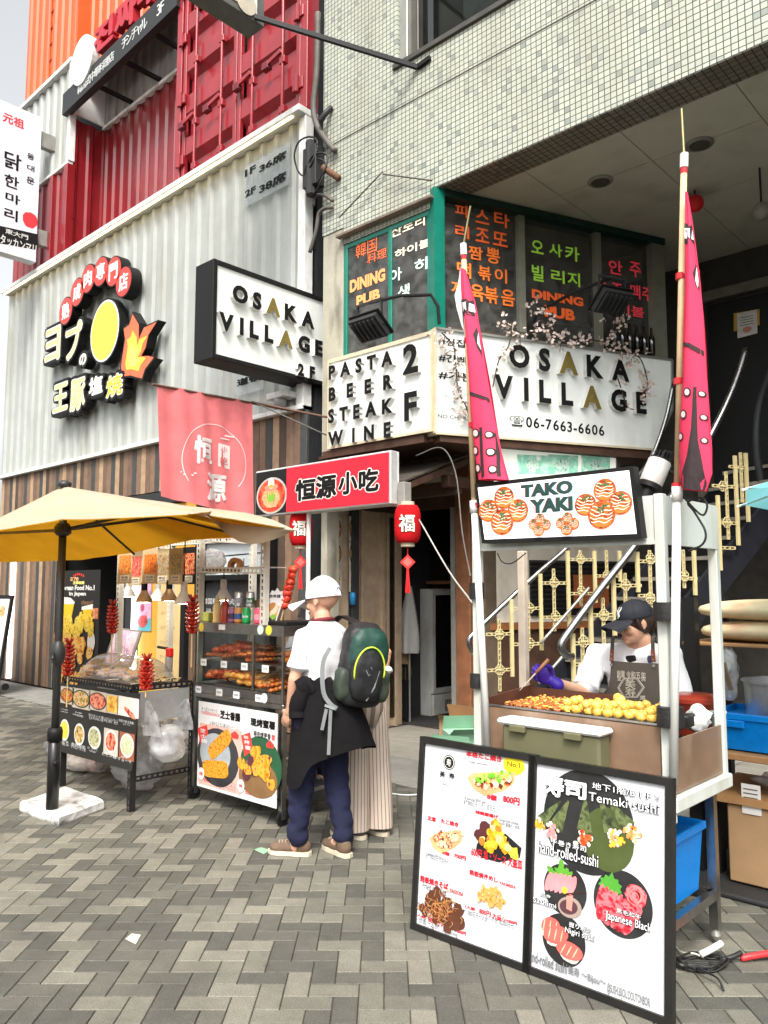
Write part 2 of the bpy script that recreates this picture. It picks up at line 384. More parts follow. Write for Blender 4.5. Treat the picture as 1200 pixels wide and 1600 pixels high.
# ------------------------------------------------------------ left building made of shipping containers
white_steel = mat('white painted corrugated steel', (.36, .378, .355), .42, var=.09, scale=3, stain=((.24, .23, .18), .6, 5, .12), coat=.1)
red_steel = mat('dark red painted steel', (.21, .009, .013), .3, var=.16, scale=4, stain=((.12, .01, .015), .5, 4, .15), coat=.2)
pink_steel = mat('red container door paint', (.30, .02, .028), .3, var=.14, scale=4, stain=((.2, .02, .03), .5, 6, .2), coat=.25)
orange_steel = mat('orange painted corrugated steel', (.6, .10, .02), .45, var=.12, scale=3, coat=.1)
charcoal = mat('charcoal metal', (.028, .03, .031), .5, var=.2, spec=.25)
black_m = mat('black paint', (.010, .010, .010), .5, var=.2, spec=.2)
white_p = mat('white paint', (.72, .73, .71), .45, var=.06, stain=((.4, .37, .3), .5, 9, .4))
led = mat('white light strip', (1, .98, .93), .5, var=0, emit=1.6)
warm = mat('warm light strip', (1, .78, .42), .5, var=0, emit=2.5)
dark_in = mat('dark interior', (.035, .033, .03), .7, var=.3)
steel = mat('brushed stainless steel', (.42, .41, .39), .3, 1., var=.12, scale=25, stain=((.2, .18, .15), .4, 14, .5))
dark_glass = glass('dark shop glass', (.42, .43, .42), .025)
clear_glass = glass('clear glass', (.9, .93, .92), .05)
bl = thing('container_building', 'container shop building with white ribbed front over striped wood, red and orange steel above', 'building', (-10.8, 5.8, 0))
def corr(g, x0, x1, y, z0, z1, m, p=.278, d=.036):
    xs = []; x = x0
    while x < x1:
        for t, q in ((0, 0), (.07, 0), (.104, d), (.244, d)):
            if x+t < x1: xs.append((x+t, q))
        x += p
    xs.append((x1, 0)); n = len(xs)
    g.add([(a, y+q, z0) for a, q in xs]+[(a, y+q, z1) for a, q in xs], [(i, i+1, n+i+1, n+i) for i in range(n-1)], m)
g = G(); corr(g, -15, -6.72, 5.8, 3.66, 7.08, white_steel); g.build('corrugated_cladding', bl)
g = G(); g.bbox(-6.72, -6.6, 5.77, 5.9, 3.6, 7.08, white_p); g.build('corner_post', bl)
g = G(); g.bbox(-15.05, -6.6, 5.66, 5.98, 7.09, 7.17, white_p); g.build('eave_trim', bl)
g = G(); g.box(-15, -6.75, 5.685, 5.71, 7.074, 7.0895, warm); g.build('light_strip', bl)
g = G(); g.bbox(-15.05, -6.6, 5.74, 5.9, 3.6, 3.655, white_p); g.build('sill_trim', bl)
XR = -12.8; _p = P(163, 205, X=XR); YR, ZB = _p.y, _p.z                      # the recess between the two upper containers
def corr_side(g, x, y0, y1, z0, z1, m, p=.278, d=.036):
    h = G(); corr(h, y0, y1, 0, z0, z1, m, p, d); g.add([(x-v[1], v[0], v[2]) for v in h.v], h.f, m)
g = G(); corr(g, -15, XR, 5.84, 7.175, 8.86, red_steel); corr(g, XR, -9.3, YR, 7.175, ZB, red_steel); corr_side(g, XR, 5.9, YR, 7.175, ZB, red_steel); g.build('red_container_wall', bl)
g = G(); g.bbox(XR-.11, XR+.03, 5.79, 5.93, 7.175, 8.86, red_steel); g.bbox(-13.45, -13.33, 5.79, 5.86, 7.175, 8.86, red_steel); g.build('container_post', bl)
g = G(); corr(g, XR, -9.3, YR+.01, ZB+.07, 13, white_steel); g.box(XR-.02, XR+.01, 5.9, YR, ZB+.07, 10.7, white_p); corr(g, -15, XR-.03, 5.85, 8.92, 10.72, white_steel); g.build('upper_cladding', bl)
g = G(); g.bbox(XR, -9.3, YR-.04, YR+.04, ZB, ZB+.065, white_p); g.bbox(-15, XR, 5.8, 5.92, 8.862, 8.918, white_p); g.bbox(-15, XR, 5.79, 5.95, 10.73, 10.81, white_p); g.bbox(XR-.06, XR+.02, 5.8, 5.92, 8.92, 10.72, white_p); g.build('upper_frame', bl)
g = G(); corr(g, -14.9, XR, 5.88, 10.815, 15, orange_steel); corr(g, XR, -6.6, 6.1, 10.3, 15, orange_steel); g.box(XR-.06, XR+.01, 5.88, 6.14, 10.82, 15, orange_steel); g.build('orange_container_wall', bl)
g = G()
for x in (-13.95, -13.75): g.tube([(x, 5.9, 10.82), (x, 5.9, 14)], .018, orange_steel)
for i in range(9): g.tube([(-13.95, 5.9, 11+.32*i), (-13.75, 5.9, 11+.32*i)], .012, orange_steel, 6)
g.build('ladder', bl)
# container doors: two leaves with pressed panels, hinges and lock rods
def leaf(x0, x1):
    g = G(); z0, z1 = 7.24, 10.4; w = .07
    for a, b, c, d in ((x0, x0+w, z0, z1), (x1-w, x1, z0, z1), (x0+w, x1-w, z0, z0+w)): g.bbox(a, b, 5.80, 5.86, c, d, pink_steel)
    n = 5; h = (z1-z0-w)/n; prof = []
    for i in range(n):
        z = z0+w+i*h; prof += [(5.90, z), (5.90, z+h*.30), (5.815, z+h*.46), (5.815, z+h*.86)]
    prof.append((5.90, z1)); k = len(prof)
    g.add([(x0+w, y, z) for y, z in prof]+[(x1-w, y, z) for y, z in prof], [(i, k+i, k+i+1, i+1) for i in range(k-1)], pink_steel)
    o = g.build('container_door', bl)
    for t in (.3, .78):
        x = x0+(x1-x0)*t; g = G(); g.tube([(x, 5.76, 7.2), (x, 5.76, 10.4)], .02, pink_steel, 10)
        for z in (7.27, 7.9, 8.8, 9.6): g.bbox(x-.05, x+.05, 5.74, 5.81, z, z+.09, pink_steel)
        g.build('lock_rod', o)
        g = G(); g.bar((x, 5.73, 8.05), (x-.32, 5.72, 7.98), .03, .05, pink_steel); g.bbox(x-.34, x-.22, 5.7, 5.78, 7.93, 8.03, mat('worn dark red', (.16, .02, .03), .6)); g.build('door_handle', o)
    for z in (7.45, 8.35, 9.25, 10):
        xx = x0 if x0 < -9 else x1
        g = G(); g.bbox(xx-.09, xx+.09, 5.76, 5.80, z, z+.14, pink_steel); g.tube([(xx, 5.755, z-.03), (xx, 5.755, z+.17)], .025, pink_steel, 8); g.build('hinge', o)
leaf(-9.25, -8.0); leaf(-7.98, -6.75)
g = G(); g.bbox(-9.4, -9.27, 5.78, 5.97, 7.175, 10.4, pink_steel); g.bbox(-6.73, -6.6, 5.78, 5.97, 7.175, 10.4, pink_steel); g.bbox(-9.27, -6.73, 5.79, 5.97, 7.175, 7.235, pink_steel); g.build('door_frame', bl)
# striped wood wall with its openings
slat_m = [mat('slat '+k, c, .6, var=.22, scale=9, bump=.25, bscale=60) for k, c in (('tan', (.36, .245, .15)), ('brown', (.145, .088, .058)), ('umber', (.19, .118, .074)), ('grey', (.05, .052, .05)), ('dark', (.07, .045, .03)))]
seq = [0, 1, 2, 3, 0, 4, 2, 1, 3, 2]
g = G(); x = -15.; i = 0; r2 = random.Random(3)
while x < -6.62:
    w = .118; k = slat_m[seq[i % 10]]
    z0 = 0.02
    if -12.55 < x < -10.45 or -10.45 <= x < -8.75: z0 = 2.93
    elif -8.75 <= x < -7.15: z0 = 2.2
    g.bbox(x+.004, x+w, 5.82, 5.86, z0, 3.6, k, .004); x += w+.004; i += 1
g.box(-15, -12.55, 5.861, 5.95, 0, 3.6, charcoal); g.box(-12.55, -7.13, 5.861, 5.95, 2.93, 3.6, charcoal); g.box(-7.13, -6.6, 5.861, 5.95, 0, 3.6, charcoal)
g.build('slat_wall', bl)
g = G(); g.bbox(-13.7, -8.9, 5.74, 5.86, 2.74, 2.9, charcoal); g.build('header_beam', bl)
g = G(); g.box(-12.55, -10.42, 7.4, 7.45, 0, 2.74, black_m); g.box(-12.6, -12.55, 5.8, 7.4, 0, 2.74, black_m); g.box(-10.42, -10.3, 5.9, 7.4, 0, 2.74, charcoal); g.box(-12.6, -8.7, 5.9, 7.4, 2.745, 2.9, mat('orange lit soffit', (.42, .12, .04), .6)); g.build('entrance', bl)
for x in (-10.42, -10.22):
    g = G(); g.bbox(x-.07, x+.07, 5.74, 5.88, 0, 2.735, charcoal); g.build('door_jamb', bl)
g = G(); g.box(-14.32, -14.2, 5.775, 5.815, .06, 2.5, led); g.build('light_strip', bl)
g = G(); g.box(-10.12, -10.03, 5.74, 5.79, .2, 2.3, led); g.build('light_strip', bl)
g = G(); g.box(-10.02, -8.6, 5.8, 5.84, .02, 2.73, mat('mustard yellow panel', (.56, .29, .035), .5, var=.1)); g.build('yellow_panel', bl)
g = G(); g.box(-8.6, -8.5, 5.74, 5.87, .02, 2.73, black_m); g.bbox(-8.5, -7.15, 5.75, 5.86, 2.17, 2.26, black_m); g.bbox(-8.5, -7.15, 5.75, 5.86, 1.70, 1.77, black_m); g.bbox(-7.2, -7.12, 5.75, 5.86, 0.02, 2.17, black_m); g.box(-8.5, -7.2, 5.78, 5.86, .02, .6, charcoal); w_ = g.build('window_frame', bl)
g = G(); g.box(-8.5, -7.2, 5.84, 5.85, 1.77, 2.17, mat('pale poster paper', (.62, .68, .70), .4, var=.05)); fr = FY(5.839)
for a, b, t in (((360, 896), (394, 902), '이로'),): g.ptext(fr, t, (a[0], b[1]), (b[0], a[1]), 0, .001, black_m)
g.ppoly(fr, [(348, 868), (415, 862), (415, 864), (348, 870)], 0, .001, black_m); g.ptext(fr, 'し', (380, 886), (392, 872), 0, .001, charcoal); g.build('window_poster', bl)
g = G(); g.box(-8.5, -7.2, 5.845, 5.855, .6, 1.7, mat('chalkboard grey glass', (.05, .052, .055), .12, var=.2)); fr = FY(5.844)
chalk = mat('white chalk paint', (.75, .75, .75), .6, var=.1)
g.ptext(fr, '韓国料理 焼肉', (317, 945), (366, 934), 0, .001, chalk); g.ptext(fr, 'ヨプの王豚', (322, 958), (372, 950), 0, .001, chalk); g.disc(fr, *fr.px(322, 968), .12, .07, 0, .001, chalk, 14); g.build('lower_window', bl)
g = G(); corr(g, -6.6, -6.59, 5.9, 0, 3, charcoal); g.box(-15, -6.62, 6.0, 6.05, 3.6, 7.1, charcoal); g.box(-15, -6.62, YR+.1, YR+.15, 7.1, 14, charcoal); g.box(-9.3, -9.27, 5.97, YR, 7.175, 10.4, pink_steel); g.box(-6.66, -6.6, 5.96, 8, 0, 11, charcoal); g.box(-10.3, -6.66, 6.2, 6.25, 0, 3.6, charcoal); g.build('side_wall', bl)
# chasing bulbs of the eave: small warm lamps
# ------------------------------------------------------------ gap between the buildings
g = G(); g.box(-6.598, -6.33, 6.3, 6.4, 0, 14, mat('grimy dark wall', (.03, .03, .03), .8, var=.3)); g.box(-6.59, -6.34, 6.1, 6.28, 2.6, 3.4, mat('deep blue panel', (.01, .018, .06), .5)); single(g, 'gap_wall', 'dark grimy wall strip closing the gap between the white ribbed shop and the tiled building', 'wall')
pipe_m = mat('grey conduit', (.10, .095, .085), .6, var=.25, stain=((.12, .06, .03), .6, 12, 1)); cable_m = mat('black cable', (.015, .015, .015), .5)
def cable(name, label, cat, pts, r, m=None, group=None, n=6): g = G(); g.tube(spline(pts, 6), r, m or cable_m, n); return single(g, name, label, cat, group=group, smooth=True)
Yp = 5.75
q = lambda *l: [P(x, y, Y=Yp) for x, y in l]
cable('conduit', 'long grey conduit running down the tiled corner and bending right', 'pipe', q((497, 20), (495, 110), (490, 165), (495, 195), (512, 222), (524, 236)), .035, pipe_m)
cable('conduit', 'short rusty pipe stub poking out of the tiles below the bundle of cables', 'pipe', [P(505, 262, Y=5.7), P(517, 270, Y=5.72), P(530, 279, Y=5.78)], .04, mat('rusty iron', (.16, .075, .04), .8, var=.3))
cable('conduit', 'short black pipe stub above the cable bundle', 'pipe', [P(500, 190, Y=5.7), P(508, 178, Y=5.72), P(517, 168, Y=5.78)], .035, charcoal)
cable('conduit', 'bent grey pipe hooking into the tiled wall lowest of the stubs', 'pipe', q((484, 395), (494, 360), (498, 335), (507, 326), (519, 324)), .022, pipe_m)
cable('conduit', 'thin grey pipe hooking into the tiles under the rusty stub', 'pipe', q((490, 322), (492, 308), (500, 304), (511, 307), (520, 314)), .02, pipe_m)
for k, (cx, cy, r) in enumerate(((478, 243, .19), (497, 262, .15), (492, 275, .17))):
    c = P(cx, cy, Y=5.68); cable('cable_loop', ('wide loose', 'small tight', 'lower slack')[k]+' black cable loop hanging in the gap beside the tiles', 'cable', [c+Vector((math.cos(a)*r, math.sin(a*2)*.03, math.sin(a)*r*1.15)) for a in [i*.7 for i in range(10)]], .011)
g = G(); c = P(490, 262, Y=5.74); g.bbox(c.x-.1, c.x+.12, 5.66, 5.8, c.z-.25, c.z+.22, charcoal); g.tube([c+Vector((-.02, -.03, .3)), c+Vector((.02, -.05, -.35))], .06, cable_m); single(g, 'junction_box', 'black junction box wrapped in cables in the gap beside the tiled wall', 'box')

# ------------------------------------------------------------ tiled building
def tile_mat(name, ax, p=.0535, cols=((.48, .505, .425), (.40, .43, .37), (.21, .245, .225)), mortar=(.09, .085, .065), grime=.6):
    m = mat(name, (.6, .6, .6), .3, var=.02); n, l = nodes_of(m); b = n['Principled BSDF']
    tc = n.new('ShaderNodeTexCoord'); sx = n.new('ShaderNodeSeparateXYZ'); l.new(tc.outputs['Object'], sx.inputs[0]); o = {}
    def mth(op, a, b_=None):
        k = n.new('ShaderNodeMath'); k.operation = op
        for i, v in enumerate((a, b_)):
            if v is None: continue
            if isinstance(v, (int, float)): k.inputs[i].default_value = v
            else: l.new(v, k.inputs[i])
        return k.outputs[0]
    cs = []; ed = []
    for a in ax:
        d = mth('DIVIDE', sx.outputs[a], p); f = mth('FLOOR', d); t = mth('FRACT', d); cs.append(f); ed.append(mth('MINIMUM', t, mth('SUBTRACT', 1., t)))
    e = mth('MINIMUM', *ed); mask = mth('GREATER_THAN', e, .075)
    cb = n.new('ShaderNodeCombineXYZ'); l.new(cs[0], cb.inputs[0]); l.new(cs[1], cb.inputs[1])
    wn_ = n.new('ShaderNodeTexWhiteNoise'); wn_.noise_dimensions = '2D'; l.new(cb.outputs[0], wn_.inputs['Vector'])
    r = n.new('ShaderNodeValToRGB'); el = r.color_ramp.elements; el[0].position = 0; el[0].color = (*cols[0], 1); el[1].position = .92; el[1].color = (*cols[1], 1)
    q = el.new(.94); q.color = (*[(x+y)/2 for x, y in zip(cols[1], cols[2])], 1); q = el.new(1.); q.color = (*cols[2], 1); l.new(wn_.outputs['Value'], r.inputs[0])
    nz = n.new('ShaderNodeTexNoise'); nz.inputs['Scale'].default_value = 1.6; nz.inputs['Detail'].default_value = 9; mp = n.new('ShaderNodeMapping'); mp.inputs['Scale'].default_value = (1, 1, .35)
    l.new(tc.outputs['Object'], mp.inputs[0]); l.new(mp.outputs[0], nz.inputs['Vector'])
    gr = n.new('ShaderNodeMapRange'); gr.inputs[1].default_value = .42; gr.inputs[2].default_value = .7; gr.inputs[3].default_value = 0; gr.inputs[4].default_value = grime; l.new(nz.outputs[0], gr.inputs[0])
    g1 = n.new('ShaderNodeMixRGB'); l.new(gr.outputs[0], g1.inputs[0]); l.new(r.outputs[0], g1.inputs[1]); g1.inputs[2].default_value = (.34, .33, .27, 1)
    mx = n.new('ShaderNodeMixRGB'); l.new(mask, mx.inputs[0]); mx.inputs[1].default_value = (*mortar, 1); l.new(g1.outputs[0], mx.inputs[2]); l.new(mx.outputs[0], b.inputs['Base Color'])
    h = n.new('ShaderNodeMath'); h.operation = 'MULTIPLY'; l.new(mth('MINIMUM', e, .12), h.inputs[0]); h.inputs[1].default_value = 8
    bp = n.new('ShaderNodeBump'); bp.inputs['Strength'].default_value = .5; bp.inputs['Distance'].default_value = .004; l.new(h.outputs[0], bp.inputs['Height']); l.new(bp.outputs[0], b.inputs['Normal'])
    rr = n.new('ShaderNodeMapRange'); rr.inputs[3].default_value = .85; rr.inputs[4].default_value = .28; l.new(mask, rr.inputs[0]); l.new(rr.outputs[0], b.inputs['Roughness'])
    return m
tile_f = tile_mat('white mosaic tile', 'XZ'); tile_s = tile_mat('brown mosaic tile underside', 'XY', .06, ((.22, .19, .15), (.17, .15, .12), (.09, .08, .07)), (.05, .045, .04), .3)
tile_d = tile_mat('mosaic tile return', 'YZ')
tb = thing('tiled_building', 'older building clad in small white mosaic tiles with a deep sheltered entrance under it', 'building', (-3, 5.8, 0))
g = G(); g.box(-6.33, 4, 5.8, 6.1, 5.53, 7.0, tile_f); g.box(-6.33, -5.2, 5.8, 6.1, 7.0, 12, tile_f); g.box(2.6, 4, 5.8, 6.1, 7.0, 12, tile_f); g.box(-5.199, 2.6, 5.8, 6.1, 9.4, 12, tile_f); g.build('tiled_wall', tb)
g = G(); g.box(-4.72, 4, 5.805, 6.14, 5.52, 5.529, tile_s); g.build('tiled_underside', tb)
g = G(); g.box(-6.33, 4, 5.796, 5.7995, 6.545, 6.556, mat('dark groove', (.08, .075, .06), .9)); g.build('wall_groove', tb)
alu = mat('bronze aluminium', (.09, .085, .075), .4, .6, var=.15); alu2 = mat('pale aluminium', (.33, .33, .3), .4, .5, var=.1)
g = G(); g.bbox(-5.2, -5.09, 5.83, 6.05, 7.03, 9.4, alu2); g.bbox(-5.09, -5.0, 5.9, 6.05, 7.06, 9.4, alu); g.bbox(-3.3, -3.2, 5.9, 6.05, 7.06, 9.4, alu); g.bbox(-5.25, 2.6, 5.77, 6.05, 6.99, 7.05, alu); w_ = g.build('upper_window', tb)
g = G(); g.box(-5.0, 2.6, 5.98, 5.99, 7.06, 9.4, dark_glass); g.build('pane', w_)
g = G(); g.box(-4.6, -3.5, 6.15, 6.2, 7.2, 9.4, mat('pale blind', (.45, .5, .46), .7)); g.box(-5.2, 2.6, 6.4, 6.45, 7, 9.4, mat('grey room wall', (.2, .21, .19), .7)); g.build('blind', w_)
soff = mat('grey ceiling board', (.52, .50, .42), .75, var=.08, scale=2, stain=((.12, .11, .09), .4, 2, 1))
g = G()
for i in range(9):
    for j in range(5): g.box(-4.86+i*.965, -4.86+i*.965+.957, 6.142 if j == 0 else 6.8+(j-1)*.965, 6.792 if j == 0 else 6.8+j*.965-.008, 5.53, 5.56, soff)
g.box(-6.3, 4, 6.14, 12, 5.562, 5.6, dark_in); g.build('ceiling', tb)
for k, (x, y) in enumerate(((-2.505, 6.805), (-3.46, 6.80))):
    g = G(); g.lathe((x, y, 5.53), [(.12, 0), (.12, -.012), (.09, -.02)], alu2, 24, cap=False); g.lathe((x, y, 5.525), [(.089, -.012), (.07, .0), (.03, .003), (0, .003)], mat('grille bronze', (.07, .065, .05), .5), 24); g.build('ceiling_light', tb)
conc = mat('dirty beige concrete', (.36, .34, .27), .8, var=.15, scale=3, bump=.3, bscale=40, stain=((.10, .085, .06), .8, 5, .3))
g = G(); g.bbox(-6.33, -6.005, 5.81, 6.0, 3.0, 5.528, conc); g.bbox(-6.33, -6.24, 5.81, 6.0, 0, 2.99, conc); g.build('pillar', tb)
g = G(); g.box(-5.999, -4.73, 5.8, 5.95, 5.336, 5.529, tile_f); g.build('tiled_head', tb)
g = G(); g.bbox(-6.04, -4.7, 5.72, 5.797, 5.395, 5.43, mat('weathered timber', (.16, .13, .10), .8, var=.25, bump=.3)); g.build('window_ledge', tb)
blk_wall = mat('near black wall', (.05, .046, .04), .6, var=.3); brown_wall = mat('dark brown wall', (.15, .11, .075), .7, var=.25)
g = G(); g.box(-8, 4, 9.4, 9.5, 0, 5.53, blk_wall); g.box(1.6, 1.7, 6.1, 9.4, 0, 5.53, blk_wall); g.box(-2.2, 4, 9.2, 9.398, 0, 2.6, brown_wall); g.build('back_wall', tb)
g = G(); fr = FY(9.35)
def pr(a, b, c, d): (x0, y0), (x1, y1) = fr.px(a, d), fr.px(c, b); return x0, y0, x1, y1
x0, y0, x1, y1 = pr(1112, 420, 1320, 800); g.bbox(x0-.12, x0, 9.26, 9.4, y0, y1+.4, mat('olive grey frame', (.16, .15, .11), .6)); g.bbox(x0, x0+2.4, 9.3, 9.4, y1, y1+.12, mat('olive grey frame', 0)); g.bbox(x0+.05, x0+1.4, 9.33, 9.39, y0, y1-.05, black_m); g.build('rear_door', tb)
# ---- first-floor bay with green window frames
paled = glass('window glass with added haze', (.6, .59, .54), .03, milky=.10)  # pale haze added to the panes to lift the dark behind them
green = mat('green painted frame', (.0, .16, .11), .4, var=.15, coat=.2); olive = mat('olive grey mullion', (.22, .22, .17), .5, var=.15)
BAY = Fr((-4.72, 5.8, 0), (.397, .918, 0), (0, 0, 1))
bw = thing('bay_window', 'first floor corner bay with green frames and coloured lettering stuck on dark panes', 'window', (-4.72, 5.9, 4.1))
frL = FY(5.83)
g = G()
for x0, x1 in ((-6.0, -5.945), (-5.345, -5.295)): g.bbox(x0, x1, 5.81, 5.92, 4.0, 5.33, green)
g.bbox(-6.0, -4.8, 5.815, 5.93, 5.28, 5.33, green); g.bbox(-6.0, -4.8, 5.815, 5.93, 4.0, 4.06, green); g.build('street_frame', bw)
g = G(); g.hexa([BAY.w(a, z, b) for z in (4.0, 5.52) for a, b in ((-.02, -.12), (.10, -.12), (.10, .03), (-.02, .04))], green); g.build('corner_post', bw)
g = G()
for s in (1.02, 2.0): g.fbox(BAY, s-.04, s+.04, 4.12, 5.45, -.1, -.01, olive)
g.fbox(BAY, 2.72, 2.9, 4.12, 5.5, -.14, .02, olive); g.fbox(BAY, .10, 2.9, 5.45, 5.52, -.16, .04, mat('dark green head', (.006, .03, .022), .5)); g.fbox(BAY, .12, 2.72, 4.05, 4.13, -.12, .03, mat('brown sill', (.09, .05, .03), .6)); g.build('side_frame', bw)
g = G(); g.box(-5.98, -4.8, 5.828, 5.832, 4.06, 5.28, paled); g.build('pane', bw)
g = G(); g.fbox(BAY, .1, 2.75, 4.1, 5.45, -.07, -.065, paled); g.build('pane', bw)
room = mat('dim room wall', (.30, .27, .21), .8, var=.3, scale=1.2)
g = G(); g.box(-6.3, -4.9, 7.2, 7.25, 4, 5.5, room); g.fbox(BAY, .2, 2.9, 4.0, 5.5, -1.4, -1.35, room); g.hexa([(x, y, z) for z in (5.46, 5.5) for x, y in ((-6.3, 5.96), (-4.82, 5.96), (-3.78, 8.45), (-6.3, 8.45))], room); g.fbox(BAY, .9, 2.9, 4.9, 4.96, -1.34, -1.3, olive); g.hexa([(x, y, z) for z in (3.97, 3.99) for x, y in ((-6.3, 5.93), (-4.8, 5.93), (-3.75, 8.5), (-6.3, 8.5))], room); g.build('room', bw)
def letters(fr, l, name, m, parent, z=.0, bold=.02):
    g = G()
    for t, ll, ur in l: g.ptext(fr, t, ll, ur, z, z+.002, m, bold)
    return g.build(name, parent)
org = mat('orange glowing lettering', (1, .16, .035), .5, var=0, emit=.04); lime = mat('lime glowing lettering', (.33, .62, .06), .5, var=0, emit=.1); rose = mat('rose lettering', (.85, .06, .09), .5, var=0, emit=.08); cream = mat('cream lettering', (.92, .78, .58), .5, var=.02, emit=.12); mint = mat('pale mint lettering', (.62, .85, .75), .5, var=.02, emit=.1)
frg = FY(5.826)
letters(frg, [('韓国', (556, 405), (589, 366)), ('料理', (574, 413), (604, 386))], 'lettering', org, bw, bold=.0)
letters(frg, [('DINING', (547, 458), (602, 418)), ('PUB', (557, 480), (594, 450))], 'lettering', mat('pale orange lettering', (1, .35, .12), .5, var=0, emit=.1), bw, bold=.05)
letters(frg, [('산토리', (611, 373), (664, 333)), ('하이볼', (617, 405), (673, 370))], 'lettering', cream, bw)
letters(frg, [('아', (610, 443), (628, 416)), ('히', (648, 427), (668, 400)), ('생', (622, 468), (640, 442))], 'lettering', mint, bw)
B2 = BAY.off(-.06)
letters(B2, [('파', (711, 342), (734, 318)), ('스', (743, 352), (764, 326)), ('타', (772, 358), (796, 329)), ('리', (711, 374), (733, 350)), ('조', (743, 381), (764, 355)), ('또', (770, 387), (793, 361))], 'lettering', org, bw)
letters(B2, [('짬', (732, 408), (754, 383)), ('뽕', (760, 414), (781, 386)), ('떡', (714, 436), (736, 408)), ('볶', (747, 440), (767, 414)), ('이', (773, 444), (792, 418)), ('제', (705, 463), (728, 438)), ('육', (735, 472), (756, 443)), ('볶', (757, 476), (778, 447)), ('음', (783, 480), (804, 451))], 'lettering', mat('bright orange lettering', (1, .22, .03), .5, var=0, emit=.04), bw)
letters(B2, [('오', (830, 398), (849, 374)), ('사', (858, 403), (878, 379)), ('카', (883, 410), (905, 383)), ('빌', (831, 441), (849, 413)), ('리', (861, 444), (882, 420)), ('지', (887, 449), (906, 424))], 'lettering', lime, bw)
letters(B2, [('DINING', (831, 479), (911, 452)), ('PUB', (851, 502), (898, 477))], 'lettering', org, bw, bold=.05)
letters(B2, [('안', (951, 431), (972, 405)), ('주', (984, 435), (1001, 408)), ('소주', (936, 464), (972, 438)), ('맥주', (985, 472), (1020, 444)), ('하이볼', (943, 497), (1006, 470))], 'lettering', rose, bw)
# ---- sign fascia, wooden storefront below the bay
wood = mat('dark weathered wood', (.06, .028, .016), .65, var=.35, scale=5, bump=.4, bscale=50); wood_r = mat('reddish brown wood', (.20, .08, .036), .6, var=.3, scale=6, bump=.3, bscale=50)
plaster = mat('cream plaster', (.74, .67, .56), .85, var=.1, scale=3, bump=.2, bscale=40, stain=((.2, .15, .1), .5, 3, .4))
sf = thing('wooden_storefront', 'recessed wooden eatery front with open doorway beneath the corner signs', 'shopfront', (-5.8, 6.5, 0))
g = G(); g.box(-6.2, -4.78, 5.7, 5.76, 2.985, 3.06, wood); g.fbox(BAY, 0, 2.9, 2.98, 3.06, -.05, .1, wood); g.hexa([(x, y, z) for z in (2.995, 3.03) for x, y in ((-6.33, 5.77), (-4.74, 5.77), (-3.6, 8.4), (-6.33, 8.4))], wood); g.build('fascia', sf)
g = G(); g.box(-6.42, -6.4, 5.9, 7.2, 0, 3.0, mat('tan door wood', (.42, .31, .21), .6, var=.2, scale=6))
for y in (6.05, 6.42, 6.5, 6.86, 6.93, 7.08): g.box(-6.4, -6.37, y-.022, y+.022, 0, 2.5, mat('tan door wood', 0))
g.box(-6.4, -6.36, 6.0, 7.1, 2.5, 2.58, wood); g.build('side_panelling', sf)
g = G(); g.box(-6.4, -6.385, 6.93, 7.08, .1, 2.45, dark_glass); g.build('sliding_door', sf)
g = G(); g.bbox(-6.4, -5.3, 7.08, 7.2, 2.52, 2.68, wood); g.box(-6.4, -5.35, 7.12, 7.16, 2.68, 3.0, plaster); g.bbox(-5.56, -5.49, 7.08, 7.2, 0, 2.52, mat('grey door frame', (.2, .19, .17), .5)); g.build('door_frame', sf)
g = G(); g.bbox(-5.46, -5.26, 7.04, 7.22, 0, 3.0, wood_r, .01); g.build('corner_post', sf)
g = G(); g.bbox(-5.9, -4.9, 6.35, 6.45, 2.56, 2.7, wood); g.bbox(-4.98, -4.88, 6.2, 7.15, 2.62, 2.74, wood); g.build('lintel_beam', sf)
shing = mat('dark roof batten', (.055, .045, .035), .8, var=.3, bump=.3)
g = G()
for i in range(7):
    t = i/6; z = 2.97-.32*t; y = 6.5-.85*t
    g.hexa([(-6.25, y-.13, z-.05), (-4.86, y-.13, z-.05), (-4.86, y+.02, z), (-6.25, y+.02, z), (-6.25, y-.13, z-.035), (-4.86, y-.13, z-.035), (-4.86, y+.02, z+.015), (-6.25, y+.02, z+.015)], shing)
for x in (-6.1, -5.5, -4.9): g.bar((x, 6.55, 2.92), (x, 5.62, 2.58), .06, .06, wood)
g.build('eave_roof', sf)
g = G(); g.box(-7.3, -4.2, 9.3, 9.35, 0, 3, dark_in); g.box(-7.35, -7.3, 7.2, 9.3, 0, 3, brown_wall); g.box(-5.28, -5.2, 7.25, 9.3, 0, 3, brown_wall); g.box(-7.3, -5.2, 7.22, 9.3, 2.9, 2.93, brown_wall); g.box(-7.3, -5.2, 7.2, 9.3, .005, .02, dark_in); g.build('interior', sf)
U = Fr((-4.72, 5.8, 0), (.397, .918, 0), (0, 0, 1)).off(-1.1)      # wall under the bay
g = G(); g.fbox(U, 1.02, 4.4, 1.22, 3.0, -.06, 0, plaster); g.build('plaster_wall', sf)
g = G(); g.fbox(U, 1.02, 4.4, 0, 1.14, -.06, 0, wood); g.build('wood_dado', sf)
g = G(); g.fbox(U, 1.02, 4.4, 1.14, 1.215, -.06, .05, mat('orange brown ledge', (.27, .10, .035), .5, var=.2)); g.build('ledge', sf)
g = G(); a, b = U.px(828, 962), U.px(1000, 878)
g.fbox(U, a[0], b[0]+.6, a[1], b[1], .001, .02, dark_in)
for i in range(12): z = a[1]+(b[1]-a[1])*i/12; g.fbox(U, a[0], b[0]+.6, z, z+.025, .02, .05, black_m)
g.build('louvre_shutter', sf)
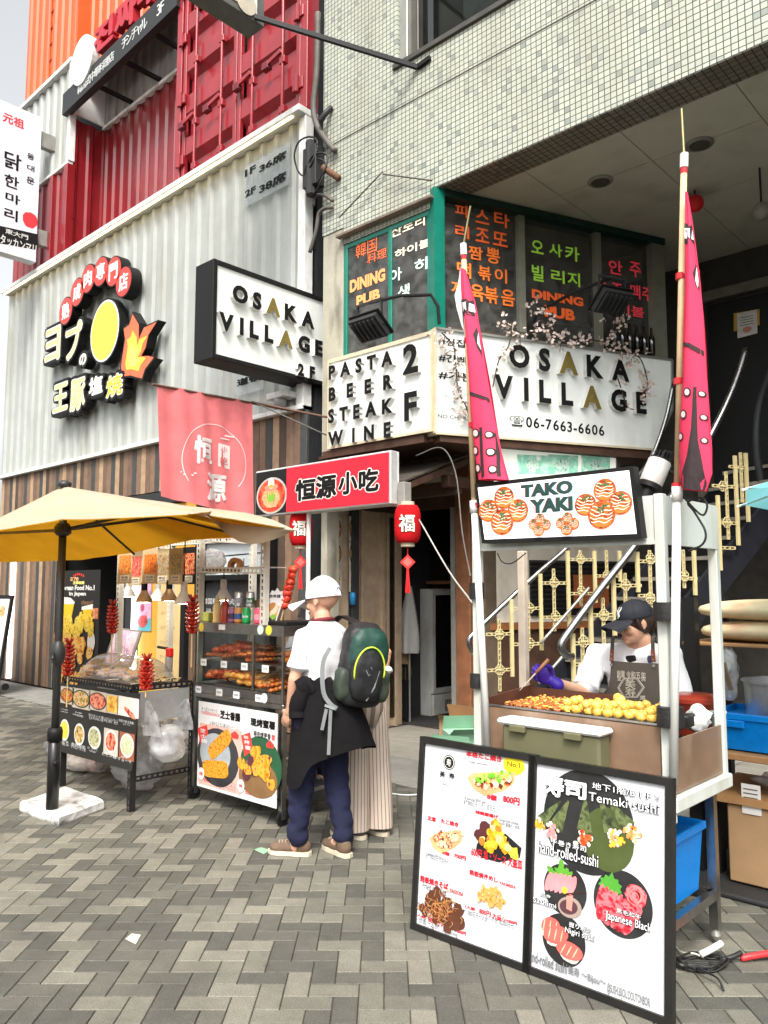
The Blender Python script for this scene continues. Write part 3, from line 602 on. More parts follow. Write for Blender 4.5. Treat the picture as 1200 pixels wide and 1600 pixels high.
g = G(); a, b = U.px(892, 950), U.px(945, 905); g.fbox(U, a[0], b[0], a[1], b[1]+.05, .052, .07, mat('orange board', (.3, .09, .03), .5)); g.build('orange_board', sf)
# ============================================================ SIGNS
sign_white = mat('white sign face', (.66, .68, .66), .35, var=.05, scale=2, stain=((.42, .42, .36), .4, 5, .5))
glow_face = mat('sign face with added glow', (.62, .64, .61), .35, var=.05, scale=2, stain=((.45, .45, .39), .45, 5, .5), emit=.10)  # faint glow added so the shaded faces come out bright
black_t = mat('black lettering', (.008, .008, .008), .7, var=0, spec=.15); gold_t = mat('olive gold lettering', (.17, .13, .03), .4, var=.1)
cream_e = mat('cream edging', (.55, .48, .34), .5, var=.15); red_t = mat('red lettering', (.70, .02, .02), .5, var=.05)
def cap_h(bold): t = text_mesh('H', bold, False); return t[5]-t[4]
def row(fr, s, a, b, h, z0, z1, m, bold=.02, parent=None, name='lettering', side=None, gold=(), kx=1.0, g=None):
    """one row of lettering from its baseline start to its baseline end, letters spread evenly"""
    own = g is None; g = g or G(); a = Vector(fr.px(*a)); b = Vector(fr.px(*b)); k = h/cap_h(bold); ws = []
    for ch in s:
        if ch == ' ': ws.append(.3*k); continue
        t = text_mesh(ch, bold, True); ws.append((t[3]-t[2])*k*kx)
    L = (b-a).length; gap = (L-sum(ws))/max(1, len(s)-1); d = (b-a).normalized(); x = 0.
    for i, ch in enumerate(s):
        if ch != ' ':
            t = text_mesh(ch, bold, True); p = a+d*x; y0 = p.y+(t[4])*k*(1 if ch.isascii() else .8); y1 = y0+(t[5]-t[4])*k
            mm = gold_t if i in gold else m
            if side: g.text(fr, ch, p.x, y0, p.x+ws[i], y1, z0, z1, side, bold); g.text(fr, ch, p.x, y0, p.x+ws[i], y1, z1, z1+.002, mm, bold)
            else: g.text(fr, ch, p.x, y0, p.x+ws[i], y1, z0, z1, mm, bold)
        x += ws[i]+gap
    return g.build(name, parent) if own else g
# --- blade sign over the gap
X0 = -6.55; frB = FX(X0)
t = thing('blade_sign', 'black framed blade sign reading OSAKA VILLAGE 2F, jutting out above the red banner', 'sign', (X0, 5.2, 3.9))
g = G(); th = .3
for a in ((4.5, 4.55, 3.9, 4.93), (6.03, 6.05, 3.9, 4.93), (4.55, 6.03, 4.88, 4.93), (4.55, 6.03, 3.9, 3.95)): g.bbox(X0-th, X0+.02, a[0], a[1], a[2], a[3], black_m, .004)
g.build('frame', t); g = G(); g.box(X0-th+.01, X0, 4.55, 6.03, 3.95, 4.88, glow_face); g.build('panel', t)
for s, a, b, h, gd in (('OSAKA', (358, 470), (486, 516), .185, (2,)), ('VILLAGE', (337, 514), (499, 558), .185, (4,)), ('2F', (460, 586), (487, 592), .135, ())):
    row(frB, s, a, b, h, 0.001, .055, black_t, .055, t, side=mat('white letter return', (.6, .6, .57), .4), gold=gd)
g = G(); g.bar((-6.75, 6.0, 4.7), (-6.75, 6.3, 4.7), .05, .05, charcoal); g.bar((-6.75, 6.0, 4.1), (-6.75, 6.3, 4.1), .05, .05, charcoal); g.build('bracket', t)
wr = mat('white letter return', 0)
# --- corner sign: street face
frP = FY(5.69)
t = thing('corner_sign', 'white sign reading PASTA BEER STEAK WINE 2F on the corner facing the street', 'sign', (-5.5, 5.75, 3.05))
x0, x1 = frP.px(513, 640)[0], frP.px(676, 600)[0]
g = G(); g.box(x0+.02, x1-.02, 5.69, 5.9, 3.1, 4.0, glow_face); g.build('panel', t)
g = G()
for a in ((x0, x0+.02, 3.07, 4.04), (x1-.02, x1, 3.07, 4.04), (x0+.02, x1-.02, 4.0, 4.04), (x0+.02, x1-.02, 3.07, 3.1)): g.box(a[0], a[1], 5.675, 5.91, a[2], a[3], cream_e)
g.build('frame', t)
for s, a, b in (('PASTA', (519, 594), (619, 570)), ('BEER', (519, 628), (619, 607)), ('STEAK', (518, 662), (619, 645)), ('WINE', (518, 697), (616, 682))): row(frP, s, a, b, .15, .001, .05, black_t, .045, t, side=wr)
row(frP, '2', (635, 586), (656, 581), .29, .001, .05, black_t, .035, t, side=wr); row(frP, 'F', (637, 658), (656, 655), .28, .001, .05, black_t, .035, t, side=wr)
# --- corner sign: face turned into the entrance
BS = BAY.off(.10); L2 = BS.px(1049, 640)[0]
t = thing('entrance_sign', 'long white sign reading OSAKA VILLAGE with a telephone number over the stairs', 'sign', (-4.0, 7.2, 3.05))
g = G(); xs = BS.px(679, 600)[0]; p = [BS.px(679, 513), BS.px(1049, 563), BS.px(1049, 640), BS.px(1022, 703), BS.px(679, 677)]; g.poly(BS, p, -.2, 0, glow_face); g.build('panel', t)
g = G(); z_ = lambda a, b: g.bar(BS.w(*a, -.09), BS.w(*b, -.09), .22, .03, cream_e if a[0] < .3 and b[0] < .3 else alu2)
for i in range(5): a, b = Vector(p[i]), Vector(p[(i+1) % 5]); g.bar(BS.w(a.x, a.y, -.09), BS.w(b.x, b.y, -.09), .022, .225, cream_e if i > 2 else alu2, up=BS.n)
g.build('frame', t)
row(BS, 'OSAKA', (791, 573), (978, 597), .235, .001, .055, black_t, .045, t, side=wr, gold=(2,), kx=.95)
row(BS, 'VILLAGE', (768, 621), (1005, 647), .235, .001, .055, black_t, .045, t, side=wr, gold=(4,), kx=.95)
row(BS, '06-7663-6606', (822, 667), (944, 681), .105, 0, .004, black_t, .015, t); letters(BS, [('☎', (796, 668), (819, 649)), ('NO CHARGE', (684, 658), (741, 647))], 'lettering', black_t, t, .001, .0)
letters(BS, [('#전집', (685, 544), (726, 526)), ('#간빠', (685, 570), (730, 552)), ('#기분', (685, 598), (740, 578))], 'lettering', black_t, t, .001, .02)
# --- menu light box under it
t = thing('menu_lightbox', 'pale lit box with green dish pictures under the entrance sign', 'light box', (-4.2, 7, 2.7)); F = BAY.off(.0)
a, b = F.px(782, 760), F.px(964, 702); g = G(); g.rect(F, a[0], a[1], b[0], b[1], -.12, 0, mat('pale cream light panel', (.72, .74, .64), .4, var=.04, emit=.25)); g.build('panel', t)
g = G(); g.bar(F.w(a[0], b[1], -.05), F.w(b[0], b[1], -.05), .04, .14, alu, up=F.n); g.bar(F.w(b[0], a[1], -.05), F.w(b[0], b[1], -.05), .04, .14, alu, up=F.n); g.build('frame', t)
for k, (x0, x1) in enumerate(((808, 855), (855, 903), (908, 953))):
    g = G(); g.ppoly(F, [(x0, 741), (x1, 741), (x1, 712), (x0, 710)], 0, .003, food('pale green dish', ['#bfe3cf', '#7fc4a8', '#e8efdf'], 9, emit=.1)); c = F.px((x0+x1)/2, 727); g.disc(F, c[0], c[1], .09, .06, .003, .005, food('jade herbs', ['#2f9a7c', '#d8eadb', '#49b08f'], 30), 14, jit=.3); g.build('picture', t)
# --- pig restaurant sign, letter shells on the white ribs (its mascot replaced by a plain yellow plaque)
t = thing('restaurant_sign', 'cluster of raised black backed letters, red discs and a flame on the white ribbed wall', 'sign', (-10.8, 5.7, 4.2)); frS = FY(5.74)
shell = black_m; wht = mat('white outline', (.8, .78, .72), .4, var=0)
def shell_char(ch, ll, ur, fill, name='character'):
    g = G(); a, b = frS.px(*ll), frS.px(*ur); q = (a[0], a[1], b[0], b[1])
    g.text(frS, ch, a[0]-.05, a[1]-.05, b[0]+.05, b[1]+.05, 0, .14, shell, .09); g.text(frS, ch, *q, .14, .142, wht, .05); g.text(frS, ch, a[0]+.02, a[1]+.02, b[0]-.02, b[1]-.02, .144, .146, fill, .015); g.build(name, t)
peach = mat('peach sign face', (.85, .48, .24), .4, var=.25, scale=4, emit=.1); yel = mat('pale yellow sign face', (.85, .74, .22), .4, var=.1, emit=.1)
for ch, ll, ur, m in (('ヨ', (82, 574), (109, 508), peach), ('プ', (114, 570), (143, 500), peach), ('の', (137, 576), (149, 553), wht), ('王', (95, 650), (121, 596), yel), ('豚', (122, 648), (148, 588), yel), ('塩', (152, 623), (175, 586), wht), ('焼', (179, 627), (207, 582), mat('golden sign face', (.75, .50, .02), .4, emit=.1))): shell_char(ch, ll, ur, m)
dr = mat('red enamel disc', (.60, .045, .035), .35, var=.08, emit=.08)
for ch, x, y in (('熟', 118, 490), ('成', 136, 461), ('肉', 153, 440), ('専', 173, 429), ('門', 193, 429), ('店', 209, 445)):
    g = G(); c = frS.px(x, y); g.disc(frS, c[0], c[1], .235, .235, 0, .16, shell, 28); g.disc(frS, c[0], c[1], .215, .215, .16, .165, dr, 28); g.text(frS, ch, c[0]-.13, c[1]-.13, c[0]+.13, c[1]+.13, .165, .168, wht, .03); g.build('disc', t)
g = G(); c = frS.px(175, 520); g.disc(frS, c[0], c[1], .46, .50, 0, .12, shell, 36); g.disc(frS, c[0], c[1], .43, .47, .12, .122, wht, 36); g.disc(frS, c[0], c[1], .40, .44, .124, .126, mat('yellow sign face', (.85, .62, .06), .4, var=.08, emit=.1), 36)
g.build('plaque', t)
fl = [(612, 480), (625, 400), (618, 350), (645, 330), (660, 280), (690, 330), (690, 400), (715, 345), (775, 318), (735, 380), (722, 440), (700, 480), (735, 478), (762, 485), (720, 540), (705, 585), (650, 570), (615, 575), (605, 530)]
fz = lambda k, c=(675, 455): [((c[0]+(x-c[0])*k)/3, 400+(c[1]+(y-c[1])*k)/3) for x, y in fl]
g = G(); g.ppoly(frS, fz(1.06), 0, .13, shell); g.ppoly(frS, fz(.98), .13, .132, mat('coral flame face', (.80, .13, .05), .4, var=.15, emit=.1)); g.ppoly(frS, fz(.62, (665, 490)), .134, .136, mat('amber flame face', (.9, .5, .05), .4, emit=.1)); g.ppoly(frS, fz(.36, (662, 500)), .138, .14, mat('lemon flame face', (.9, .75, .12), .4, emit=.1)); g.build('flame', t)
# --- small acrylic boards on the ribs
acr = glass('clear acrylic', (.93, .95, .95), .1, milky=.15); grey_t = mat('dark grey lettering', (.07, .07, .065), .5)
for lab, box, l in (('clear board with grey seat counts for two floors high on the white ribs', ((381, 325), (453, 221)), [('1F', (384, 278), (401, 257)), ('36席', (406, 272), (449, 234)), ('2F', (384, 310), (401, 290)), ('38席', (406, 305), (449, 266))]), ('clear board with dark characters half hidden below the blade sign', ((368, 620), (412, 577)), [('道頓', (371, 605), (410, 582))])):
    t = thing('acrylic_board', lab, 'sign', (-7.4, 5.76, 4 if box[0][1] > 500 else 6.4)); F = FY(5.765); a, b = F.px(*box[0]), F.px(*box[1]); g = G(); g.rect(F, a[0], a[1], b[0], b[1], 0, .006, acr); g.build('panel', t); letters(F, l, 'lettering', black_t, t, .012, .045)
# --- rooftop level sign
t = thing('projecting_letter_sign', 'black sign bar with tall red Korean letters and a white disc before the orange container', 'sign', (-11, 5.75, 8.9)); F = FY(5.72)
A_, B_ = F.px(97, 180), F.px(276, 8); h_ = .38
g = G(); g.poly(F, [A_, B_, (B_[0], B_[1]+h_), (A_[0], A_[1]+h_)], -.12, 0, charcoal); g.build('bar', t)
g = G()
for k_ in (.3, .55, .8): x_ = A_[0]+(B_[0]-A_[0])*k_; g.bar((x_, 5.84, A_[1]+.1), (x_, YR, A_[1]+.1), .06, .06, black_m)
g.build('bracket', t)
row(F, '韓国式中華料理店', (121, 148), (178, 91), .12, 0, .004, sign_white, .0, t); row(F, 'チンチャル', (190, 78), (230, 40), .15, 0, .004, sign_white, .0, t); row(F, '3F', (245, 26), (256, 16), .17, 0, .004, sign_white, .0, t)
rl = mat('crimson letter face', (.42, .02, .035), .4)
for ch, a, b in (('진', (146, 88), (178, 17)), ('짜', (178, 62), (214, -22)), ('루', (214, 22), (252, -58))): g = G(); q = (*F.px(*a), *F.px(*b)); g.text(F, ch, *q, -.12, 0, rl, .05); g.text(F, ch, *q, 0, .002, rl, .05); g.build('letter', t)
g = G(); c = F.px(130, 95); g.disc(F, c[0], c[1], .38, .42, -.1, .03, white_p, 32); g.build('disc', t)
# --- white vertical blade sign at the left edge
xs = -13.45; F = FX(xs); a, b = F.px(-40, 402), F.px(66, 186)
t = thing('vertical_blade_sign', 'tall white blade sign with brush written Korean and a black foot at the left edge', 'sign', (xs, b[0], a[1]))
z0, z1 = F.px(60, 411)[1], F.px(66, 184)[1]; g = G(); g.bbox(xs-.2, xs, a[0], b[0], z0, z1, mat('lavender white sign face', (.70, .70, .76), .35, var=.03)); g.build('panel', t)
letters(F, [('元祖', (4, 203), (38, 174))], 'stamp', mat('red stamp', (.65, .04, .05), .5), t, .001, .03)
letters(F, [('닭', (6, 270), (34, 234)), ('한', (6, 298), (30, 270)), ('마', (8, 322), (32, 299)), ('리', (6, 348), (28, 323)), ('동', (42, 252), (54, 238)), ('대', (42, 270), (54, 256)), ('문', (41, 290), (54, 275))], 'lettering', black_t, t, .001, .02)
g = G(); c = F.px(47, 344); g.disc(F, c[0], c[1], .13, .14, 0, .002, mat('red stamp', 0), 20, jit=.06); g.build('stamp', t)
g = G(); g.ppoly(F, [(-30, 375), (59, 391), (59, 366), (-30, 346)], 0, .002, black_m); g.ptext(F, '東大門', (8, 375), (44, 357), .002, .003, sign_white, .02); g.ptext(F, 'タッカンマリ', (0, 388), (57, 375), .002, .003, sign_white, .02); g.build('foot_panel', t)
for z in (z0+.35, z1-.5): g = G(); g.bbox(xs-.16, xs-.04, b[0]+.001, 5.9, z, z+.28, mat('grey bracket box', (.25, .24, .22), .5)); g.build('bracket', t)
# --- dark projecting sign box overhead and its strut
t = thing('overhead_sign', 'dark bottomed projecting sign box seen from below at the top of the picture', 'sign', (-6.05, 4, 7.2))
g = G(); g.bbox(-6.2, -5.95, 2.4, 4.64, 7.2, 9.2, mat('grimy sign underside', (.10, .10, .09), .7, var=.3)); g.build('case', t); g = G(); g.box(-5.949, -5.94, 2.5, 4.54, 7.28, 9.1, sign_white); c = FX(-5.94).px(385, 4); g.disc(FX(-5.94), c[0], c[1], .12, .12, .001, .004, mat('beige mark', (.5, .45, .36), .5), 20); g.build('face', t)
s0_, s1_ = P(398, 26, Z=7.23), P(652, 105, Y=5.78)
g = G(); g.bar(s0_, s1_, .035, .045, black_m); g.bar(s1_, P(672, 90, Y=5.78), .035, .045, black_m); d = s1_-s0_
for i in range(22): a = s0_+d*(i+.3)/22.; g.bar(a+Vector((0, 0, .026)), a+d*.022+Vector((0, 0, .026)), .02, .01, charcoal)
g.build('strut', t)
# --- red cloth banner and its pole
def wave(p): return Vector((p.x+.035*math.sin((p.y-4)*9+p.z*1.1)*(.25+(3.6-p.z)*.8)+.012*math.sin(p.y*27+p.z*3), p.y, p.z))
t = thing('cloth_banner', 'faded red cloth banner with white brush characters and a ring, hanging over the parasol', 'banner', (-6.8, 4.65, 2.4)); F = FX(-6.8)
bm = cloth('faded red cloth', (.85, .23, .24), .35, 3, .14); bw_ = cloth('white print on cloth', (.95, .92, .90), .4, 3, .03)
A, B_, D, E_ = [Vector(F.px(*q_)) for q_ in ((245, 600), (393, 628), (394, 812), (254, 775))]
g = G(); n = 24; g.sheet([[F.w(*(A.lerp(B_, i/n).lerp(E_.lerp(D, i/n), j/n))) for i in range(n+1)] for j in range(n+1)], bm); g.v = [wave(Vector(v)) for v in g.v]; g.build('cloth', t, True)
g = G(); c = F.px(334, 722)
ring = [(c[0]+.39*math.cos(a), c[1]+.40*math.sin(a)) for a in [R(-35+250*i/40) for i in range(41)]]
for i in range(40):
    a, b = ring[i], ring[i+1]; k = .982; q_ = lambda p_: (c[0]+(p_[0]-c[0])*k, c[1]+(p_[1]-c[1])*k)
    g.add([F.w(*a, .006), F.w(*b, .006), F.w(*q_(b), .006), F.w(*q_(a), .006)], [(0, 1, 2, 3)], bw_)
for s, ll, ur in (('恒', (301, 728), (333, 680)), ('源', (319, 786), (356, 738))): g.ptext(F, s, ll, ur, .006, .007, bw_, .035)
g.ppoly(F, [(342, 728), (361, 733), (361, 697), (342, 692)], .006, .0065, bw_)
for s, ll, ur in (('小', (345, 708), (357, 697)), ('吃', (345, 727), (358, 713))): g.ptext(F, s, ll, ur, .009, .0095, bm, .01)
for pts in ([(282, 738), (305, 735)], [(285, 742), (300, 741)], [(345, 683), (360, 688)], [(352, 680), (366, 684)]): a, b = F.px(*pts[0]), F.px(*pts[1]); g.rect(F, a[0], min(a[1], b[1]), b[0], min(a[1], b[1])+.012, .006, .007, bw_)
g.v = [wave(Vector(v)) for v in g.v]; g.build('print', t)
g = G(); g.tube([F.w(A.x-.05, A.y-.012), F.w(B_.x+.65, B_.y+.0)], .014, mat('rusty rod', (.12, .06, .04), .7)); g.build('pole', t)
cable('guy_rod', 'rusty rod running from the banner pole to the corner sign', 'rod', [P(393, 628, Y=5.2), P(512, 652, Y=5.68)], .012, mat('rusty rod', 0)); cable('guy_rod', 'thin grey cord sloping from the banner pole down to the pillar', 'rod', [P(396, 628, Y=5.2), P(510, 680, Y=5.7)], .008, pipe_m)
# --- dome camera under the blade sign
c = P(438, 621, Y=5.7); t = thing('security_camera', 'white dome security camera under the blade sign', 'camera', c); g = G(); g.bbox(c.x-.16, c.x+.18, 5.62, 5.8, c.z-.02, c.z+.05, white_p); g.build('mount', t); g = G(); g.lathe(c+Vector((0, 0, -.02)), [(.075, 0), (.075, -.04), (.055, -.09), (.02, -.11), (0, -.112)], mat('grey dome', (.35, .35, .35), .2), 16); g.build('dome', t, True)
# --- red shop sign with bowl picture
t = thing('shop_sign', 'red sign board with four black Chinese characters and a noodle bowl picture', 'sign', (-4.6, 4.2, 2.2)); F = FY(4.2); x0, z0 = F.px(398, 808); x1, z1 = F.px(610, 703)
g = G(); g.bbox(x0, x1, 4.203, 4.28, z0, z1, mat('aluminium edge', (.55, .55, .53), .4, .3)); g.build('frame', t)
g = G(); g.rect(F, x0+.42, z0+.015, x1-.015, z1-.015, 0, .004, mat('bright red sign face', (.72, .012, .03), .35, var=.04)); g.build('panel', t)
for ch, ll, ur in (('恒', (461, 786), (496, 744)), ('源', (493, 782), (528, 738)), ('小', (528, 776), (561, 733)), ('吃', (560, 772), (594, 728))): g = G(); g.ptext(F, ch, ll, ur, .004, .005, wht, .085); a, b = F.px(*ll), F.px(*ur); g.text(F, ch, a[0]+.008, a[1]+.008, b[0]-.008, b[1]-.008, .006, .007, black_t, .04); g.build('character', t)
g = G(); g.rect(F, x0+.015, z0+.015, x0+.42, z1-.015, 0, .003, black_m); cx, cy = x0+.225, (z0+z1)/2-.03
g.disc(F, cx, cy, .2, .155, .003, .004, mat('steel bowl print', (.4, .36, .33), .4)); g.disc(F, cx, cy, .18, .138, .004, .005, food('red broth print', ['#7a1208', '#c8351a', '#e2683a'], 18)); g.disc(F, cx, cy-.02, .12, .085, .005, .006, food('noodle print', ['#b4502c', '#e8b080', '#c9683f', '#f0cfa8'], 60), jit=.1)
for i in range(5): g.disc(F, cx-.04+i*.02, cy-.02+.012*(i % 2), .011, .045, .006+.0002*i, .007+.0002*i, mat('cucumber print', (.18, .38, .04), .4), 8, .3-.15*i)
g.disc(F, cx, cy+.07, .09, .03, .006, .0072, mat('meat print', (.55, .22, .14), .5)); g.disc(F, cx, cy+.105, .04, .045, .007, .0082, mat('egg print', (.8, .72, .62), .4)); g.disc(F, cx, cy+.08, .03, .014, .008, .009, mat('yolk print', (.85, .3, .03), .4)); g.build('bowl_picture', t)
g = G()
for x in (x0+.58, x1-.03): g.tube([(x, 4.30, 0 if x < -4.5 else 2.2), (x, 4.30, z1)], .018, white_p, 10)
g.tube([(x0+.58, 4.30, 2.22), (x1+.02, 4.30, 2.22)], .015, white_p, 8); g.build('pole', t)
# --- red paper lanterns
lan_m = cloth('red lantern paper', (.62, .015, .02), .35, 4, .1); ltx = mat('cream lantern print', (.75, .68, .58), .6)
def lantern(c, lab):
    t = thing('paper_lantern', lab, 'lantern', c, 'red paper lanterns'); c = Vector(c); r, h = .098, .27
    g = G(); pf = []
    for i in range(19):
        a = -1+2*i/18; rr = r*(1-abs(a)**4*.28)-(.0025 if i % 2 else 0); pf.append((rr, h/2+a*h/2))
    g.lathe(c, pf, lan_m, 28); g.build('shade', t, True)
    g = G(); g.lathe(c, [(.045, -.03), (.05, -.028), (.05, .0)], cream_e, 16); g.lathe(c+Vector((0, 0, h)), [(.05, 0), (.05, .025), (.045, .027)], cream_e, 16); g.build('rim', t)
    d = Vector((.62, -.78, 0)).normalized(); F = Fr(c+d*(r+.001), (-d.y, d.x, 0), (0, 0, 1)); g = G(); g.text(F, '福', -.062, .07, .058, .2, .001, .0015, black_t, .06); g.text(F, '福', -.06, .072, .056, .198, .003, .0035, ltx, .025)
    for k in range(len(g.v)):
        v = Vector(g.v[k]); q_ = v-c; e = q_.dot(F.n)-r; hv = Vector((q_.x, q_.y, 0)); lat = hv.dot(F.ex); z = q_.z; rr = r*(1-abs(z/h*2-1)**4*.28)+e
        ang = lat/r; g.v[k] = tuple(c+F.n*(rr*math.cos(ang))+F.ex*(rr*math.sin(ang))+Vector((0, 0, z)))
    g.build('lettering', t)
    g = G(); g.bar(c+Vector((0, 0, -.03)), c+Vector((0, 0, -.09)), .006, .006, red_t); D = Fr(c+Vector((0, 0, -.14)), F.ex, (0, 0, 1)); g.poly(D, [(-.055, 0), (0, -.055), (.055, 0), (0, .055)], -.008, .008, red_t); g.poly(D, [(-.035, 0), (0, -.035), (.035, 0), (0, .035)], .008, .011, mat('salmon print', (.75, .12, .1), .5)); g.build('charm', t)
    g = G()
    for i in range(7): a = i*.9; g.tube([c+Vector((.004*math.cos(a), .004*math.sin(a), -.19)), c+Vector((.016*math.cos(a), .016*math.sin(a), -.36))], .004, red_t, 5)
    g.build('tassel', t)
    return t
lantern(P(637, 848, Y=4.31), 'red paper lantern with a white character at the right end of the red sign'); lantern(P(470, 852, Y=4.33), 'red paper lantern behind the tip of the yellow parasol')
g = G(); c = P(632, 775, Y=4.31); g.bbox(c.x-.035, c.x+.035, 4.27, 4.35, c.z-.08, c.z+.1, mat('taped clear wrap', (.25, .24, .22), .2)); single(g, 'hook_bracket', 'plastic wrapped bracket holding the lantern at the right end of the red sign', 'bracket')
# lanterns deep under the ceiling
for x, y, m, lab in ((1086, 318, red_t, 'small round red lantern hanging far under the grey ceiling'), (1190, 330, mat('dim cream globe', (.2, .19, .15), .6), 'small cream globe hanging at the right edge under the ceiling')):
    c = P(x, y, Y=7.6); g = G(); g.ball(c, .085, m, 16, 10); g.tube([c+Vector((0, 0, .08)), (c.x, c.y, 5.53)], .01, cable_m); single(g, 'globe_lantern', lab, 'lantern', smooth=True)
# --- floodlights on arms
def flood(c, wall, lab, ex):
    t = thing('floodlight', lab, 'floodlight', c); c = Vector(c); g = G(); ex = Vector(ex).normalized(); nn = Vector((0, 0, 1)).cross(ex); F = Fr(c, ex, (nn*-.45+Vector((0, 0, 1))*.35).normalized())
    g.fbox(F, -.17, .17, -.12, .12, -.03, .03, charcoal); g.fbox(F, -.19, .19, -.14, .14, -.05, -.03, black_m)
    for i in range(6): g.fbox(F, -.15+i*.055, -.13+i*.055, -.1, .1, .03, .055, charcoal)
    g.build('lamp_body', t); g = G(); g.fbox(F, -.15, .15, -.1, .1, -.056, -.051, mat('lamp lens', (.5, .52, .5), .1)); g.build('lens', t)
    g = G(); up = c+Vector((0, 0, .24))
    for sgn in (-1, 1): g.bar(c+ex*.17*sgn, up+ex*.15*sgn, .025, .012, charcoal)
    g.bar(up-ex*.16, up+ex*.16, .03, .02, charcoal); g.build('yoke', t)
    g = G(); w = Vector(wall); g.tube([up, up.lerp(w, .45)+Vector((0, 0, .06)), up.lerp(w, .9)+Vector((0, 0, .06)), w+Vector((0, 0, -.05)), w+Vector((0, .02, -.22))], .017, black_m, 8); g.build('arm', t)
flood(P(577, 512, Y=5.2), P(684, 470, Y=5.62), 'black floodlight on an arm before the green framed street panes', (1, 0, 0)); flood(BAY.off(.75).w(*BAY.off(.75).px(957, 472)), BAY.w(*BAY.off(.05).px(830, 502), .05), 'grey floodlight on an arm before the lime and rose lettering', (.397, .918, 0))
# --- artificial blossom
pet = mat('pale blossom petal', (.62, .50, .44), .7, var=.15, scale=20); twig = mat('dark twig', (.05, .03, .02), .8)
def blossom(path, n, spread, lab, drop=0):
    t = thing('blossom_garland', lab, 'artificial flowers', path[0], 'artificial cherry blossom garlands'); pts = spline(path, 8); g = G(); g.tube(pts, .007, twig, 5)
    r = random.Random(len(pts)+n); cs = []
    for _ in range(int(n*.7)):
        p = r.choice(pts); cs.append(p+Vector((r.gauss(0, spread), r.gauss(0, spread*.6), r.gauss(0, spread)-abs(r.gauss(0, drop)))))
        if r.random() < .35: g.tube([p, p.lerp(cs[-1], .5)+Vector((0, 0, .02)), cs[-1]], .003, twig, 4)
    g.build('twig', t); g = G()
    for c in cs:
        for _ in range(3):
            f = c+Vector((r.gauss(0, .022), r.gauss(0, .022), r.gauss(0, .02))); n_ = Vector((r.gauss(.35, .6), r.gauss(-.9, .5), r.gauss(.2, .6))).normalized(); x = n_.orthogonal().normalized(); y = n_.cross(x); k0 = r.random()*6
            for k in range(5):
                a = k0+k*1.2566; d = x*math.cos(a)+y*math.sin(a); e = n_.cross(d); s = r.uniform(.014, .021); g.add([f, f+d*s*.6+e*s*.45+n_*.004, f+d*s*1.05+n_*.008, f+d*s*.6-e*s*.45+n_*.004], [(0, 1, 2, 3)], pet)
    g.build('flowers', t, kind='stuff')
BB = BAY.off(.2); bp = lambda *l: [BB.w(*BB.px(x, y)) for x, y in l]
blossom(bp((790, 505), (815, 520), (845, 518), (880, 530), (910, 530), (950, 535)), 70, .05, 'blossom garland lying along the top edge of the entrance sign'); blossom(bp((835, 470), (838, 480), (850, 505), (860, 518)), 24, .035, 'short blossom sprig standing up before the lime lettering')
blossom(bp((955, 522), (962, 500), (968, 490), (972, 510)), 26, .04, 'blossom sprig rising under the rose lettering'); blossom(bp((955, 540), (975, 550), (1000, 560), (1012, 600), (1005, 615)), 60, .05, 'blossom spray drooping over the right end of the entrance sign', .05); blossom(bp((690, 520), (708, 540), (712, 570), (716, 610), (728, 635), (735, 660)), 64, .045, 'blossom strand hanging down beside the hash tags and pole', .03); blossom(bp((800, 505), (795, 540), (780, 562), (770, 605)), 16, .03, 'thin twig with a few blossoms trailing across the first letter of the sign'); blossom(bp((965, 590), (972, 612), (980, 635), (990, 640)), 6, .02, 'nearly bare twig dangling over the last letters of the entrance sign')
bt = None
for i in range(6):
    c = BAY.w(2.1+i*.1, 4.13, .1)
    if bt is None:
        g = G(); g.lathe(c, [(.034, 0), (.034, .17), (.012, .24), (.012, .3)], glass('amber bottle glass', (.12, .08, .04), .2), 12); bt = single(g, 'bottle', 'dark bottle on the bay window ledge behind the blossoms', 'bottle', root=c, group='bottles on the bay ledge', smooth=True)
    else: copy_thing(bt, c)
# wires strung from the corner to the cart
cable('cable', 'thin cable looping from the eave down to the white cart post', 'cable', [P(650, 712, Y=5.6), P(690, 700, Y=5.6), P(712, 740, Y=5.4), P(722, 830, Y=5.0), P(735, 900, Y=4.4)], .006, pipe_m); cable('cable', 'straight cord from the red lantern to the cart post', 'cable', [P(655, 812, Y=4.3), P(700, 890, Y=3.8), P(738, 942, Y=3.25)], .005, mat('pale cord', (.4, .38, .34), .7))
for k, (x1, y1, x2, y2) in enumerate(((530, 340, 598, 268), (598, 272, 675, 282))): cable('stay_wire', ('slanting stay wire on the tiles above the street panes', 'level stay wire over the green corner post')[k], 'wire', [P(x1, y1, Y=5.72), P(x2, y2, Y=5.76)], .009, pipe_m)
# ============================================================ LEFT STALL
pole_m = mat('dark grey pole', (.035, .036, .036), .4, .3, var=.1)
tan_c = cloth('tan parasol cloth', (.62, .55, .42), .5, 2.5, .1); yel_c = cloth('yellow parasol lining', (.97, .54, .035), .68, 2.5, .08)  # yellow layer added underneath, standing in for daylight coming through the tan cloth
PX, PY = -5.57, 2.6
t = thing('patio_umbrella', 'tan parasol with added yellow underlayer leaning over the grill table on a dark pole', 'parasol', (PX, PY, 0))
apex = Vector((PX, PY, 2.34)); z9 = lambda x, y, z: P(x, y, Z=z)
rim = [z9(-140, 872, 1.98), z9(-60, 838, 1.98), z9(20, 825, 2.0), z9(97, 811, 2.02), z9(200, 809, 2.04), z9(300, 803, 2.06), P(345, 797, Y=3.47), P(385, 801, Y=3.47), P(425, 812, Y=3.47), P(462, 828, Y=3.47), z9(400, 838, 2.02), z9(300, 842, 1.985), z9(210, 862, 1.9), z9(128, 874, 1.87), z9(20, 878, 1.87)]
